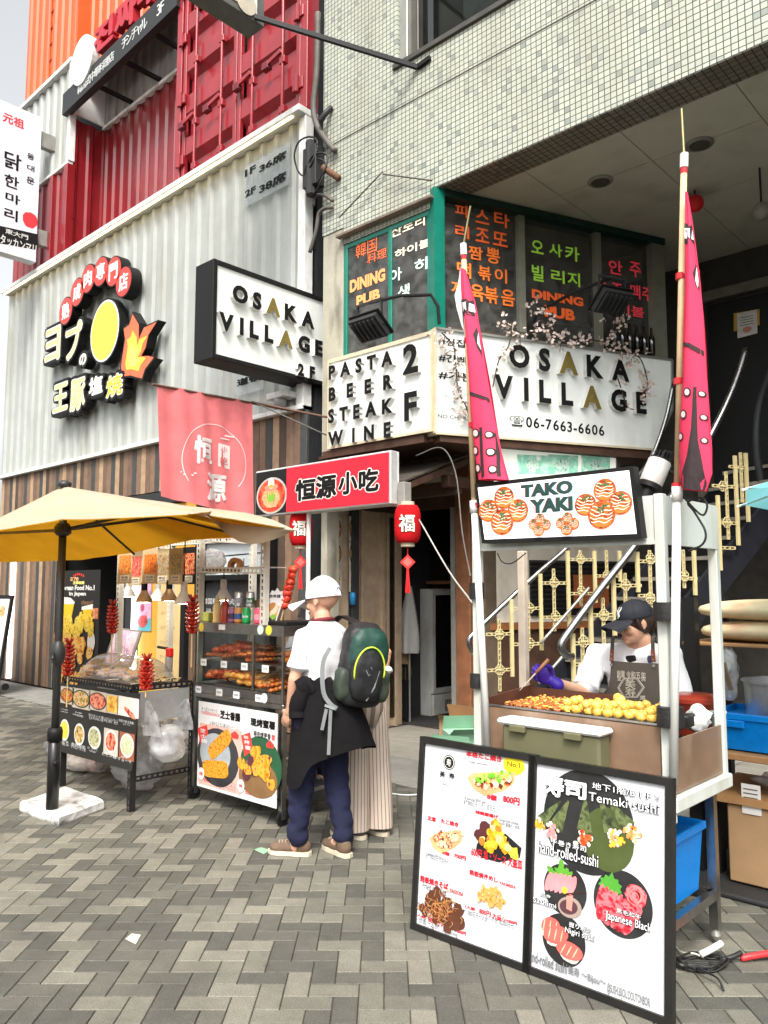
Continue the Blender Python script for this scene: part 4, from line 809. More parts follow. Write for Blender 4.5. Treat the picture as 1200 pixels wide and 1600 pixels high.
rim.append(rim[0]); rib_i = (0, 3, 8, 12)
def canopy(m, dz, k=1.):
    g = G(); n = 12; rows = []
    for i in range(len(rim)-1):
        for s_ in range(4):
            p = rim[i].lerp(rim[i+1], s_/4); col_ = []
            for j in range(n+1):
                q_ = j/n; v = apex.lerp(p, q_); v.z += -.012*math.sin(math.pi*q_)+dz+.008*noise.noise((v.x*5, v.y*5, 1)); col_.append(v)
            rows.append(col_)
    rows.append(rows[0]); g.sheet(rows, m); return g
cg = canopy(tan_c, 0); cg.build('canopy', t, True); canopy(yel_c, -.006).build('underglow', t, True)
fl_t = [rim[5].lerp(P(345, 797, Y=3.47), k/4) for k in range(4)]+[P(x, y, Y=3.47) for x, y in ((345, 797), (365, 799), (385, 801), (405, 806), (425, 812), (443, 820), (462, 828))]
fl_b = [rim[5]]+[P(x, y, Y=v) for x, y, v in ((314, 805, 2.95), (328, 809, 3.15), (340, 820, 3.3), (352, 833, 3.4), (370, 845, 3.4), (392, 851, 3.42), (412, 848, 3.44), (430, 842, 3.45), (446, 835, 3.46), (462, 828.5, 3.47))]
g = G(); g.sheet([[a.lerp(b, k/6)+Vector((0, -.035*math.sin(math.pi*k/6)+.008*math.sin(i*1.7+k), 0)) for i, (a, b) in enumerate(zip(fl_t, fl_b))] for k in range(7)], tan_c); g.build('canopy_flap', t, True)
g = G(); g.tube([(PX, PY, .35), (PX, PY, 2.3)], .027, pole_m, 14); g.build('pole', t, True)
g = G(); g.lathe((PX, PY, 2.33), [(.045, 0), (.05, .03), (.025, .05), (0, .052)], pole_m, 14); g.build('finial', t, True)
hub = Vector((PX, PY, 2.02)); g = G(); g.lathe(hub, [(.04, -.04), (.06, -.02), (.06, .02), (.04, .05)], pole_m, 14); g.build('hub', t)
for i in rib_i+(10,):
    p = rim[i]; pts = [apex.lerp(p, q_)+Vector((0, 0, -.012*math.sin(math.pi*q_)-.02)) for q_ in (0, .25, .5, .75, 1)]; g = G(); g.tube(pts, .009, pole_m, 6); o = g.build('rib', t)
    g = G(); g.bar(hub, pts[2], .014, .022, pole_m); g.build('strut', o)
c = P(87, 1020, Y=PY); g = G(); g.ball((PX, PY, c.z), (.055, .05, .1), pole_m, 16, 10); g.bar((PX+.03, PY-.05, c.z), (PX+.09, PY-.08, c.z-.03), .015, .015, pole_m); g.build('crank_housing', t, True)
g = G(); g.tube([(PX, PY, .07), (PX, PY, .62)], .042, mat('black stand tube', (.008, .008, .008), .3), 16); g.lathe((PX, PY, .6), [(.05, -.06), (.052, .0), (.045, .03)], black_m, 16); g.tube([(PX+.04, PY-.01, .4), (PX+.085, PY-.03, .4)], .018, black_m, 10); g.build('stand_tube', t, True)
wrap = mat('crinkled white plastic wrap', (.68, .68, .66), .22, var=.12, scale=12, bump=.8, bscale=18, stain=((.05, .05, .05), .75, 9, 1.5), coat=.3)
g = G(); q4 = [(-5.93, 2.53), (-5.38, 2.56), (-5.54, 2.97), (-6.12, 2.95)]
vs = []
for z, k in ((0, .97), (.015, 1.), (.06, 1.), (.078, .95)):
    cx, cy = -5.74, 2.75
    for i in range(4):
        for s_ in range(6):
            a = Vector((*q4[i], 0)).lerp(Vector((*q4[(i+1) % 4], 0)), s_/6); vs.append((cx+(a.x-cx)*k*(1+.02*noise.noise((a.x*9, a.y*9, z*30))), cy+(a.y-cy)*k, z+.006*noise.noise((a.x*12, a.y*12, 5))))
n = 24; g.add(vs, [(j*n+i, j*n+(i+1) % n, (j+1)*n+(i+1) % n, (j+1)*n+i) for j in range(3) for i in range(n)]+[tuple(3*n+i for i in range(n))], wrap); g.build('base_weight', t)

def slotted(g, a, b, w, m, pitch=.045, face=None):
    """perforated angle: two rails with rungs, real gaps between"""
    a, b = Vector(a), Vector(b); d = (b-a).normalized(); f = Vector(face) if face else Vector((0, -1, 0)); s = d.cross(f).normalized()
    L = (b-a).length
    for k in (-1, 1): g.bar(a+s*w*.36*k, b+s*w*.36*k, w*.3, .004, m, up=f) if False else g.hexa([p+s*(w*.36*k+e)+f*h_ for p in (a, b) for e, h_ in ((-w*.14, 0), (w*.14, 0), (w*.14, .004), (-w*.14, .004))], m)
    n = max(1, int(L/pitch))
    for i in range(n+1):
        c = a+d*(L*i/n); hw = pitch*.22; g.hexa([c+d*e+s*q_+f*h_ for e in (-hw, hw) for q_, h_ in ((-w*.23, .0005), (w*.23, .0005), (w*.23, .0035), (-w*.23, .0035))], m)
    sd = s*w*.5; g.hexa([p+sd*1.0+s*e+f*h_ for p in (a, b) for e, h_ in ((-.003, .0), (.001, .0), (.001, -w), (-.003, -w))], m)
blk = mat('black perforated steel', (.012, .012, .013), .45, var=.2)
# --- grill table
TX0, TX1, TY0, TY1, TZ = -6.46, -5.37, 3.07, 3.58, .87
t = thing('grill_table', 'black perforated steel table with a dark picture menu across its front', 'table', ((TX0+TX1)/2, TY0, 0))
for x, y in ((TX0, TY0), (TX1, TY0), (TX0, TY1), (TX1, TY1)):
    g = G(); slotted(g, (x, y, 0), (x, y, TZ), .042, blk); slotted(g, (x, y+.021, 0), (x, y+.021, TZ), .042, blk, face=(1, 0, 0)); g.build('leg', t)
for a, b, f in (((TX0, TY0, TZ), (TX1, TY0, TZ), (0, -1, 0)), ((TX1, TY0, TZ), (TX1, TY1, TZ), (1, 0, 0)), ((TX0, TY1, TZ), (TX1, TY1, TZ), (0, -1, 0)), ((TX1, TY0, .22), (TX1, TY1, .22), (1, 0, 0))):
    g = G(); slotted(g, a, b, .042, blk, face=f); g.build('rail', t)
g = G(); g.box(TX0, TX1, TY0+.01, TY1, TZ-.012, TZ-.002, steel); g.build('top', t)
g = G(); g.box(TX1-.012, TX1-.004, TY0+.03, TY1-.02, .62, .84, mat('grey side plate', (.38, .38, .37), .4)); g.build('side_plate', t)
F = FY(3.045); m4 = lambda x, y: (x/4, 1040+y/4)
menu_bk = mat('dark menu print', (.018, .018, .017), .3, var=.15)
g = G(); g.ppoly(F, [m4(376, 108), m4(872, 178), m4(824, 660), m4(355, 532)], -.006, 0, menu_bk); pnl = g.build('menu_panel', t)
kor = food('stew print', ['#5c1a08', '#b5481c', '#d98a3a', '#6b7a2c', '#e7c98a'], 26); kor2 = food('greens print', ['#2c3a12', '#7a8a3a', '#c98a4a', '#d9c79a', '#8a2a12'], 28); kor3 = food('red stew print', ['#7a0f06', '#c2351a', '#e8a080', '#a52a12'], 24); kor4 = food('golden fry print', ['#a8681a', '#d9a23a', '#e8c66a'], 24); wht_d = mat('white dish print', (.7, .68, .64), .4, var=.04); cof = mat('pale photo ground', (.52, .46, .38), .4, var=.15)
for x0, y0, x1, y1, fm in ((382, 112, 460, 255, kor), (455, 122, 562, 290, kor2), (560, 138, 666, 303, kor3), (668, 160, 738, 316, kor4), (738, 172, 866, 342, wht_d)):
    a, b = F.px(*m4(x0, y0+14)), F.px(*m4(x1, y1-8)); g = G(); g.rect(F, a[0], b[1], b[0], a[1], 0, .0015, cof if fm is not wht_d else wht_d); cx, cy = (a[0]+b[0])/2, (a[1]+b[1])/2; w, h = abs(b[0]-a[0])/2, abs(a[1]-b[1])/2
    if fm is kor4: g.rect(F, a[0]+.01, b[1]+.01, b[0]-.01, a[1]-.01, .0015, .003, fm)
    elif fm is wht_d: g.disc(F, cx, cy+.03, w*.7, h*.55, .0015, .003, mat('egg print', 0)); g.disc(F, cx+.03, cy-.04, w*.6, h*.28, .003, .0045, kor3, 20, -.4, .12)
    else: g.disc(F, cx, cy, w*.98, h*.9, .0015, .003, mat('dark bowl print', (.06, .045, .03), .3)); g.disc(F, cx, cy, w*.86, h*.78, .003, .0045, fm)
    g.build('dish_picture', pnl)
for x, y, fm, rx in ((405, 402, mat('lemon soup print', (.62, .58, .06), .3), .075), (497, 430, kor2, .08), (592, 450, food('rice print', ['#8a8a5a', '#c9c79a', '#4a5a2a'], 30), .095), (695, 475, kor3, .085), (795, 500, food('pale rice print', ['#e8e6da', '#a9b58a', '#d9c9a0'], 40), .09)):
    c = F.px(*m4(x, y)); g = G()
    if x > 650: g.rect(F, c[0]-.11, c[1]-.1, c[0]+.1, c[1]+.09, 0, .0012, mat('terracotta photo ground', (.3, .09, .04), .5) if x > 700 else cof)
    g.disc(F, c[0], c[1], rx*1.05, .085, .0012, .003, wht_d); g.disc(F, c[0], c[1], rx*.88, .068, .003, .0045, fm, 20, 0, .06); g.build('dish_picture', pnl)
g = G(); txm = mat('small white print', (.6, .6, .58), .5)
for x, y, s in ((402, 270, '冷麺'), (402, 285, '냉면'), (490, 290, '石鍋'), (490, 306, '비빔밥'), (600, 310, '辛口キムチ湯'), (600, 328, '김치찌개'), (692, 330, 'しゃれたゴールドチーズ'), (692, 345, '치즈 전'), (790, 345, '特製冷麺 定食膳'), (790, 365, '정식'), (398, 468, '水正果'), (398, 485, '수정과'), (490, 495, '参鶏湯粥'), (490, 510, 'チャムゲタン粥'), (578, 515, 'クッパ'), (578, 532, '국밥'), (684, 540, '定食'), (684, 555, 'ビビン麺'), (780, 570, '餃子'), (780, 585, 'ギョーザ')):
    w = min(46, 11*len(s)); g.ptext(F, s, m4(x-w, y+9+w*.08), m4(x+w, y-5+w*.08), 0, .0015, txm)
g.build('lettering', pnl)
# --- food trays and clear domes on the table
tray_food = food('grilled pale food', ['#c98a5a', '#e8b890', '#f0d0a8', '#b5703a'], 40, .35)
for k, (x, lab) in enumerate(((-6.13, 'left'), (-5.74, 'right'))):
    g = G(); g.bbox(x-.17, x+.19, 3.16, 3.5, .872, .885, steel, .004); r = random.Random(k)
    tr = thing('food_tray', 'steel tray of pale grilled food under the %s clear dome' % lab, 'tray', (x, 3.33, .872)); g.build('tray', tr)
    g = G()
    for i in range(34): g.ball((x+r.uniform(-.14, .15), 3.33+r.uniform(-.14, .14), .9+r.uniform(0, .03)), (.035, .022, .016), tray_food, 8, 5, .3, Matrix.Rotation(r.random()*3, 3, 'Z'))
    g.build('food_pile', tr, True, kind='stuff')
    g = G(); n = 18; rows = [[Vector((x+.2*(-1 if u == 0 else 1)*1, 0, 0)) for u in range(2)]]
    rows = [[Vector((x-.19+.39*i/8, 3.33-.2*math.cos(math.pi*j/n), .888+.185*math.sin(math.pi*j/n)*(1-(abs(i-4)/4)**6*.35))) for i in range(9)] for j in range(n+1)]
    dm = glass('clear dome plastic', (.93, .93, .92), .22, .08, milky=.12); g.sheet(rows, dm)
    for i in (0, 8): a = [rows[j][i] for j in range(n+1)]; g.add(a, [tuple(range(n+1))], dm)
    single(g, 'dome_cover', 'clear rounded plastic cover on the grill table, the %s one' % lab, 'food cover', smooth=True)
g = G(); r = random.Random(5)
for i in range(26): a = Vector((-5.5+r.uniform(-.09, .1), 3.3+r.uniform(-.12, .18), .89+r.uniform(0, .02))); g.bar(a, a+Vector((r.uniform(-.06, .06), r.uniform(-.1, .1), .012)), .012, .006, mat('bamboo stick', (.62, .45, .22), .6, var=.1))
single(g, 'stick_pile', 'loose heap of bamboo sticks at the right end of the grill table', 'sticks')
# --- red spiral skewer displays
sk = food('glossy red sausage', ['#5a0a06', '#98160e', '#c9341c', '#7a0f08'], 30, .25)
def spiral(c, h, lab, stick=.25, r=.045):
    t = thing('skewer_display', lab, 'food model', c, 'red fringed skewer displays'); c = Vector(c); g = G(); n = 8
    g.tube([c, c+Vector((0, 0, h))], r*.35, sk, 8)
    for i in range(n):
        z = c.z+h*(i+.3)/n; rr = r*(1.1-.25*abs(i-3)/4)
        for k in range(7):
            a = k*.9+i*.45; d = Vector((math.cos(a), math.sin(a), 0)); p = Vector((c.x, c.y, z)); g.tube([p, p+d*rr*.7+Vector((0, 0, .004)), p+d*rr*1.15+Vector((0, 0, .022))], [.011, .01, .005], sk, 6)
    for k in range(6): a = k*1.05; d = Vector((math.cos(a), math.sin(a), 0)); p = c+Vector((0, 0, h)); g.tube([p, p+d*.02+Vector((0, 0, .03)), p+d*.034+Vector((0, 0, .055))], [.011, .009, .004], sk, 6)
    g.build('sausage', t, True); g = G(); g.tube([c+Vector((0, 0, -stick)), c], .006, mat('bamboo stick', 0), 6); g.build('stick', t)
spiral(P(175, 990, Y=3.5), .24, 'red fringed skewer model before the white frame post left of the lamps'); spiral(P(300, 990, Y=3.45), .24, 'red fringed skewer model on the frame post beside the food cabinet'); spiral(P(106, 1056, Y=3.04), .25, 'red fringed skewer model right beside the parasol pole'); spiral(P(228, 1078, Y=3.03), .2, 'red fringed skewer model at the right front corner of the grill table', .05)
c = P(445, 945, Y=3.75); t = thing('skewer_display', 'tall bright red skewer model standing over the card with the white edge', 'food model', c); g = G(); br = food('bright red glazed', ['#b5220e', '#e0402a', '#f07048'], 26, .2); d = (P(458, 890, Y=3.75)-c)
for i in range(7): p = c+d*(i/6); g.ball(p, (.036, .034, .03), br, 10, 7, .4)
g.build('sausage', t, True); g = G(); g.tube([c-d*.9, c], .006, mat('bamboo stick', 0), 6); g.build('stick', t)
# --- white perforated frame with hanging menus and heat lamps
wsl = mat('cream perforated steel', (.60, .57, .49), .45, var=.08)
t = thing('stall_frame', 'cream perforated steel frame carrying paper menus, lamps and a shelf', 'frame', (-5.4, 3.63, 0)); SX0, SX1, SX2, SY0, SY1 = -6.64, -5.39, -4.6, 3.63, 4.15
for x, y, z0, z1 in ((SX0, SY0, .88, 2.04), (SX1, SY0, .05, 2.06), (SX2, SY0+.02, 1.34, 1.97), (SX0, SY1, 0, 2.04), (SX1, SY1, 0, 2.04)):
    g = G(); slotted(g, (x, y, z0), (x, y, z1), .045, wsl); slotted(g, (x+.022, y+.022, z0), (x+.022, y+.022, z1), .04, wsl, face=(1, 0, 0)); g.build('post', t)
for a, b in (((SX0, SY0, 2.03), (SX1, SY0, 2.03)), ((SX0, SY1, 2.03), (SX1, SY1, 2.03)), ((SX1, SY0, 1.75), (SX2, SY0, 1.73))):
    g = G(); slotted(g, a, b, .045, wsl); g.build('rail', t)
for x in (SX0, SX1): g = G(); slotted(g, (x, SY0, 2.0), (x, SY1, 2.0), .045, wsl, face=(1, 0, 0)); g.build('rail', t)
g = G(); g.box(SX1, SX2, SY0+.01, SY0+.24, 1.755, 1.762, wsl); g.build('shelf', t)
pap = mat('buff menu paper', (.50, .37, .20), .7, var=.08)
for i, (x0, y0, x1, y1, fm) in enumerate(((183, 858, 207, 912, food('sausage print', ['#8a3a12', '#c96a2a', '#e09a4a', '#a83a1a'], 50)), (201, 860, 223, 915, food('red stick print', ['#a82a1a', '#d9584a', '#e8a080'], 45)), (222, 856, 247, 912, food('orange skewer print', ['#7a2a0a', '#d9621a', '#e88a3a', '#3a1a0a'], 45)), (242, 857, 266, 913, food('brown roll print', ['#6a4a2a', '#b5803a', '#8a9080', '#d9b07a'], 35)), (263, 856, 286, 913, food('grey fish cake print', ['#7a7a62', '#c9a86a', '#5a5a48', '#d9c08a'], 40)), (284, 854, 306, 913, food('crimson dish print', ['#6a0a06', '#b5261a', '#e0a06a', '#8a1a10'], 40)))):
    F = Fr((0, 3.60-.012*i, 0), (1, .02*(-1)**i, 0), (0, 0, 1)); a, b = F.px(x0, y1), F.px(x1, y0); g = G(); k = (b[0]-a[0])
    g.rect(F, a[0], a[1], b[0], b[1], -.002, 0, black_m if i in (5,) else pap); g.rect(F, a[0]+k*.12, a[1]+.08, b[0]-k*.06, b[1]-.05, 0, .0012, fm)
    for q_ in range(4): g.disc(F, a[0]+k*(.25+.17*q_), a[1]+.17, .015, .075, .0012+.0001*q_, .0022+.0001*q_, fm, 8)
    g.rect(F, a[0]+k*.2, a[1]+.015, b[0]-k*.2, a[1]+.07, 0, .0012, mat('cream label', (.7, .62, .48), .6)); g.text(F, '300円', a[0]+k*.28, a[1]+.022, b[0]-k*.28, a[1]+.038, .0012, .002, black_t); g.text(F, ('香腸', '熱狗', '肉串', '春巻', '魚餅', '炒年糕')[i], a[0]+k*.28, a[1]+.044, b[0]-k*.28, a[1]+.062, .0012, .002, black_t)
    single(g, 'paper_menu', ('leftmost buff paper menu with short sausages', 'buff paper menu with straight red sticks', 'buff paper menu with orange skewers on dark ground', 'buff paper menu with pale brown rolls', 'buff paper menu with grey round fish cakes', 'black edged menu with a crimson dish')[i]+' hanging from the cream frame', 'menu', group='paper menus on the stall frame')
bulb = mat('lamp bulb glow', (1, .84, .6), .4, var=0, emit=16.); lam_w = mat('white lamp cone', (.62, .58, .5), .4)
def heat_lamp(c, m, top, lab):
    t = thing('heat_lamp', lab, 'lamp', c, 'heat lamps over the food'); c = Vector(c)
    g = G(); g.lathe(c, [(.068, 0), (.062, .03), (.034, .075), (.024, .10)], m, 18, cap=False); g.build('lamp_shade', t, True)
    g = G(); g.lathe(c, [(0, -.004), (.04, -.002), (.06, .008), (.05, .02)], bulb, 16); g.build('bulb', t, True)
    g = G(); g.lathe(c, [(.026, .098), (.026, .16), (.02, .17)], black_m if m is not lam_w else lam_w, 12); g.tube([c+Vector((0, 0, .165)), (c.x, c.y, top)], .005, cable_m, 5); g.build('socket', t)
gold_l = mat('amber lamp cone', (.42, .26, .12), .3, .3)
for x, y, Y, m, lab in ((200, 932, 3.85, lam_w, 'small white cone lamp farthest left, half behind the paper menus'), (225, 941, 3.5, gold_l, 'largest amber cone lamp under the paper menus, over the left dome'), (246, 937, 3.9, lam_w, 'white cone lamp set back before the bamboo menu board'), (264, 939, 3.6, gold_l, 'amber cone lamp with black socket right of the bamboo board edge'), (287, 943, 3.5, lam_w, 'white cone lamp nearest the frame post by the cabinet')): heat_lamp(P(x, y, Y=Y), m, 2.02, lab)
heat_lamp(P(349, 938, Y=3.85), lam_w, 1.75, 'white cone lamp hanging under the shelf above the sauce bottles')
# --- on the shelf
bag_m = glass('milky thin plastic', (.95, .95, .95), .12, .12, milky=.5)
def sack(name, lab, cat, c, r, seed, top=None, m=None, jit=.5, root=None):
    g = G(); c = Vector(c); n, k = 22, 14; vs = []
    for i in range(k+1):
        th_ = math.pi*i/k
        for j in range(n):
            a = 2*math.pi*j/n; p = Vector((math.sin(th_)*math.cos(a), math.sin(th_)*math.sin(a), math.cos(th_))); q_ = 1+jit*noise.noise(p*2.2+Vector((seed, 0, 0)))+.25*jit*noise.noise(p*7+Vector((seed, 3, 0)))
            v = c+Vector((p.x*r[0]*q_, p.y*r[1]*q_, p.z*r[2]*(1 if p.z < 0 else (top or 1)))); v.z = max(v.z, c.z-r[2]*.92); vs.append(v)
    g.add(vs, [(i*n+j, (i+1)*n+j, (i+1)*n+(j+1) % n, i*n+(j+1) % n) for i in range(k) for j in range(n)], m or bag_m); return g
c = P(330, 880, Y=3.76); single(sack('', '', '', c, (.14, .09, .10), 3, 1.2), 'plastic_bag', 'bundled clear plastic bags on the shelf of the cream frame', 'bag', smooth=True)
c = P(368, 884, Y=3.75); g = G(); g.lathe(c, [(.03, -.024), (.062, -.024), (.062, .024), (.03, .024), (.03, -.024)], mat('brown tape', (.38, .22, .09), .35), 24, up=(.25, -1, .1), cap=False); single(g, 'tape_roll', 'roll of brown tape standing on the shelf', 'tape', smooth=True, angle=40)
g = G(); c = P(342, 890, Y=3.75); g.ball(c, (.14, .1, .02), mat('kraft paper bag', (.36, .22, .11), .8), 12, 6, .4); single(g, 'paper_bag', 'flat brown paper bag lying under the plastic on the shelf', 'bag', smooth=True)
# --- food cabinet on its stand
CX0, CX1, CY0, CY1 = -5.35, -4.27, 3.58, 4.12
t = thing('food_cabinet', 'stainless glass fronted snack cabinet on a wheeled stand with a two picture poster', 'cabinet', ((CX0+CX1)/2, CY0, 0))
for x, y in ((CX0+.02, CY0+.02), (CX1-.02, CY0+.02), (CX0+.02, CY1-.02), (CX1-.02, CY1-.02)):
    g = G(); g.bar((x, y, .1), (x, y, .8), .036, .036, steel, up=(0, 1, 0)); g.build('leg', t)
    g = G(); g.lathe((x-.012, y, .045), [(.045, 0), (.045, .024)], black_m, 16, up=(1, 0, 0)); g.bar((x, y, .045), (x, y, .11), .05, .03, charcoal); g.build('caster', t)
g = G(); g.bbox(CX0, CX1, CY0, CY1, .77, .81, steel); g.build('counter', t)
for z in (.17, .45): g = G(); g.bbox(CX0+.04, CX1-.02, CY0+.03, CY1-.02, z, z+.03, steel); g.build('lower_shelf', t)
g = G()
for a in ((CX0, CX1, CY0, CY0+.02, 1.27, 1.335), (CX0, CX1, CY1-.02, CY1, 1.27, 1.335), (CX0, CX0+.02, CY0+.02, CY1-.02, 1.27, 1.335), (CX1-.02, CX1, CY0+.02, CY1-.02, 1.27, 1.335), (CX0, CX1, CY0, CY0+.02, .812, .87), (CX1-.02, CX1, CY0+.02, CY1-.02, .812, .87), (CX0, CX0+.02, CY0+.02, CY1-.02, .812, .87)): g.box(*a, steel)
for x, y in ((CX0, CY0), (CX1-.018, CY0), (CX0, CY1-.018), (CX1-.018, CY1-.018), (-4.62, CY0+.001)): g.box(x, x+.016, y, y+.016, .87, 1.27, steel)
g.box(CX0, CX1, CY0, CY1, 1.336, 1.342, steel); g.build('case_frame', t)
g = G(); g.box(CX0+.02, CX1-.02, CY0+.004, CY0+.007, .87, 1.27, clear_glass); g.box(CX1-.01, CX1-.007, CY0+.02, CY1-.02, .87, 1.27, clear_glass); g.box(CX0+.007, CX0+.01, CY0+.02, CY1-.02, .87, 1.27, clear_glass); g.build('pane', t)
g = G(); g.box(CX0+.03, CX1-.03, CY0+.04, CY1-.03, 1.055, 1.063, steel); g.box(CX0+.03, CX1-.03, CY0+.04, CY1-.03, .872, .882, steel); g.build('rack', t)
for z, xs_ in ((1.045, (-5.25, -4.99, -4.74, -4.5)), (.835, (-5.31, -5.04, -4.83, -4.57))):
    for x in xs_: g = G(); g.rect(FY(CY0-.002), x, z-.03, x+.075, z+.02, 0, .002, white_p); g.text(FY(CY0-.002), '300', x+.012, z-.012, x+.06, z+.004, .002, .003, black_t); g.build('price_tag', t)
for x, y, m in ((315, 980, mat('yellow sticker', (.62, .52, .05), .5)), (407, 984, mat('pale green sticker', (.5, .65, .55), .5)), (420, 985, mat('yellow sticker', 0)), (413, 1091, white_p)): c = FY(CY0-.001).px(x, y); g = G(); g.disc(FY(CY0-.001), c[0], c[1], .034, .034, 0, .002, m, 20); g.build('sticker', t)
c = FY(CY0).px(347, 980); g = G(); g.rect(FY(CY0-.001), c[0]-.04, c[1]-.02, c[0]+.04, c[1]+.02, 0, .002, white_p); g.build('sticker', t)
# poster on the stand
F = FY(3.555); z3 = lambda x, y: (280+x*.3, 1050+y*.3)
g = G(); pw = mat('white poster', (.72, .70, .70), .35, var=.03); pk = mat('pink poster half', (.72, .42, .36), .35, var=.05)
x0, zt = F.px(*z3(102, 150)); xm = F.px(*z3(335, 190))[0]; x1, zb = F.px(*z3(505, 712)); g.rect(F, x0, zb, x1, zt, -.006, 0, pw); ps = g.build('poster', t)
zmid = zb
g = G(); g.rect(F, x0+.02, zb+.02, xm-.01, zt-.16, 0, .001, pk); g.build('poster_panel', ps)
rd = mat('vermilion print', (.66, .05, .04), .4); crumb = food('golden crumb print', ['#8a4a08', '#c8801a', '#e0a83a', '#b5640e'], 60)
def pp(l): return F.pts([z3(*p) for p in l])
g = G(); F_t = lambda s, ll, ur, m, b=.0: g.ptext(F, s, z3(*ll), z3(*ur), .001, .002, m, b)
F_t('チーズソーセージ', (117, 215), (200, 178), black_t); F_t('CHEESESAUSAGE', (115, 235), (212, 200), rd); F_t('芝士香腸', (214, 262), (320, 195), black_t, .045); F_t('とろけるように柔らかいベーコン', (160, 305), (316, 255), black_t); F_t('现烤蜜薯', (372, 305), (502, 233), black_t, .045); F_t('带皮烤更香', (388, 355), (478, 303), black_t, .015); F_t('甜', (482, 358), (500, 325), rd, .03)
for x, y in ((130, 565), (342, 630)): F_t('000', (x, y+14), (x+34, y-14), rd, .02)
for k_ in range(3): F_t(('上品なチーズと', 'アメリカンソーセージ', '揚げたてサクサク')[k_], (190+k_*8, 588+k_*16), (296, 566+k_*16), mat('small grey print', (.2, .18, .18), .5))
g.build('lettering', ps)
g = G()
for l in ([(96, 292), (145, 275), (160, 370), (118, 398)], [(324, 330), (370, 313), (385, 405), (342, 440)]): g.poly(F, pp(l), .001, .0025, rd)
for l in ([(272, 318), (292, 308), (312, 330), (308, 350), (272, 345)], [(455, 372), (474, 355), (494, 378), (492, 400), (456, 392)]): g.poly(F, pp(l), .001, .0025, rd)
for s, a, b in (('芝', (110, 320), (140, 292)), ('士', (112, 345), (143, 320)), ('腸', (116, 372), (148, 345)), ('现', (337, 350), (362, 330)), ('烤', (340, 378), (368, 352)), ('蜜', (345, 408), (374, 380))): g.ptext(F, s, z3(*a), z3(*b), .0025, .003, pw, .02)
g.build('banner_print', ps)
g = G(); c = F.px(*z3(200, 445)); g.disc(F, c[0], c[1], .26, .21, .001, .002, mat('dark plate print', (.04, .04, .045), .3)); g.disc(F, c[0]-.03, c[1]+.02, .19, .15, .002, .003, mat('grey paper print', (.35, .38, .4), .4))
for x, y, a, w, h in ((212, 378, .62, .155, .058), (190, 505, .10, .16, .062)):
    c = F.px(*z3(x, y)); q_ = []
    for i in range(28): th_ = 2*math.pi*i/28; e = .45; X_ = w*math.copysign(abs(math.cos(th_))**e, math.cos(th_)); Y_ = h*math.copysign(abs(math.sin(th_))**e, math.sin(th_)); q_.append((c[0]+X_*math.cos(a)-Y_*math.sin(a), c[1]+X_*math.sin(a)+Y_*math.cos(a)))
    g.poly(F, q_, .003+.001*(y > 400), .005+.001*(y > 400), crumb)
g.build('sausage_picture', ps)
g = G(); c = F.px(*z3(415, 510)); g.disc(F, c[0]+.02, c[1]+.03, .23, .20, .001, .002, mat('deep green print', (.02, .09, .04), .4)); g.disc(F, c[0]-.01, c[1]-.06, .215, .13, .002, .003, mat('brown plate print', (.22, .12, .05), .4)); r = random.Random(9); sp_ = food('roast potato print', ['#a8560a', '#e08a1a', '#f0b040', '#5a2a3a'], 26)
for i in range(16): g.disc(F, c[0]+r.gauss(0, .09), c[1]+r.gauss(.02, .07), r.uniform(.04, .07), r.uniform(.03, .06), .003+.0003*i, .0045+.0003*i, sp_ if i % 4 else mat('purple skin print', (.10, .03, .04), .5), 10, r.random()*3, .15)
g.build('potato_picture', ps)
g = G()
for x, y in ((118, 528), (325, 592)):
    c = F.px(*z3(x, y)); g.disc(F, c[0], c[1], .04, .045, .006, .0075, pw, 20); g.ptext(F, '烤', z3(x-9, y+12), z3(x+9, y-12), .0075, .008, rd, .02)
g.build('badge_print', ps)
# skewered food in the case: each skewer its own object
skm = [food('browned skewer meat', ['#7a2e10', '#b8521c', '#d9762e', '#98400f'], 45, .3), food('red glazed sausage', ['#b8260e', '#e0502a', '#f08a50'], 30, .25), food('orange fried sausage', ['#c8640e', '#ee8f2a', '#f8b860', '#d9700f'], 35, .3)]
sp_ = []
for k, nm in enumerate(('brown meat skewer', 'red glazed sausage skewer', 'orange fried sausage skewer')):
    g = G(); L = .2; r_ = random.Random(k)
    if k == 0:
        for i in range(6): g.ball((-.1+.035*i, r_.uniform(-.005, .005), 0), (.026, .02, .016), skm[0], 8, 6, .5)
    else:
        for i in range(5): g.ball((-.09+.042*i, 0, 0), (.034, .024, .022), skm[k], 9, 6, .25)
    g.tube([(.08, 0, 0), (.24, 0, .004)], .003, mat('bamboo stick', 0), 5); sp_.append(g)
def skewers(kind, n, xr, yr, z, ang, lab, group, seed):
    r = random.Random(seed); base = None
    for i in range(n):
        loc = Vector((r.uniform(*xr), r.uniform(*yr), z+r.uniform(0, .055))); rz = ang+r.uniform(-.3, .3)
        if base is None: base = single(sp_[kind], 'food_skewer', lab, 'skewer', root=(0, 0, 0), group=group, smooth=True); o = base
        else: o = copy_thing(base, loc)
        o.location = loc; o.rotation_euler = (r.uniform(-.2, .2), r.uniform(-.18, .1), rz)
skewers(0, 26, (-5.15, -4.6), (3.68, 3.95), 1.085, .5, 'brown meat skewer among many heaped on the upper rack of the cabinet', 'meat skewers on the upper rack', 1)
skewers(1, 12, (-5.22, -4.85), (3.68, 3.9), 1.115, .2, 'red glazed sausage skewer heaped at the left of the upper cabinet rack', 'glazed sausages on the upper rack', 2)
skewers(2, 20, (-5.0, -4.62), (3.66, 3.95), .905, .45, 'orange fried sausage skewer heaped on the lower cabinet rack', 'fried sausages on the lower rack', 3)
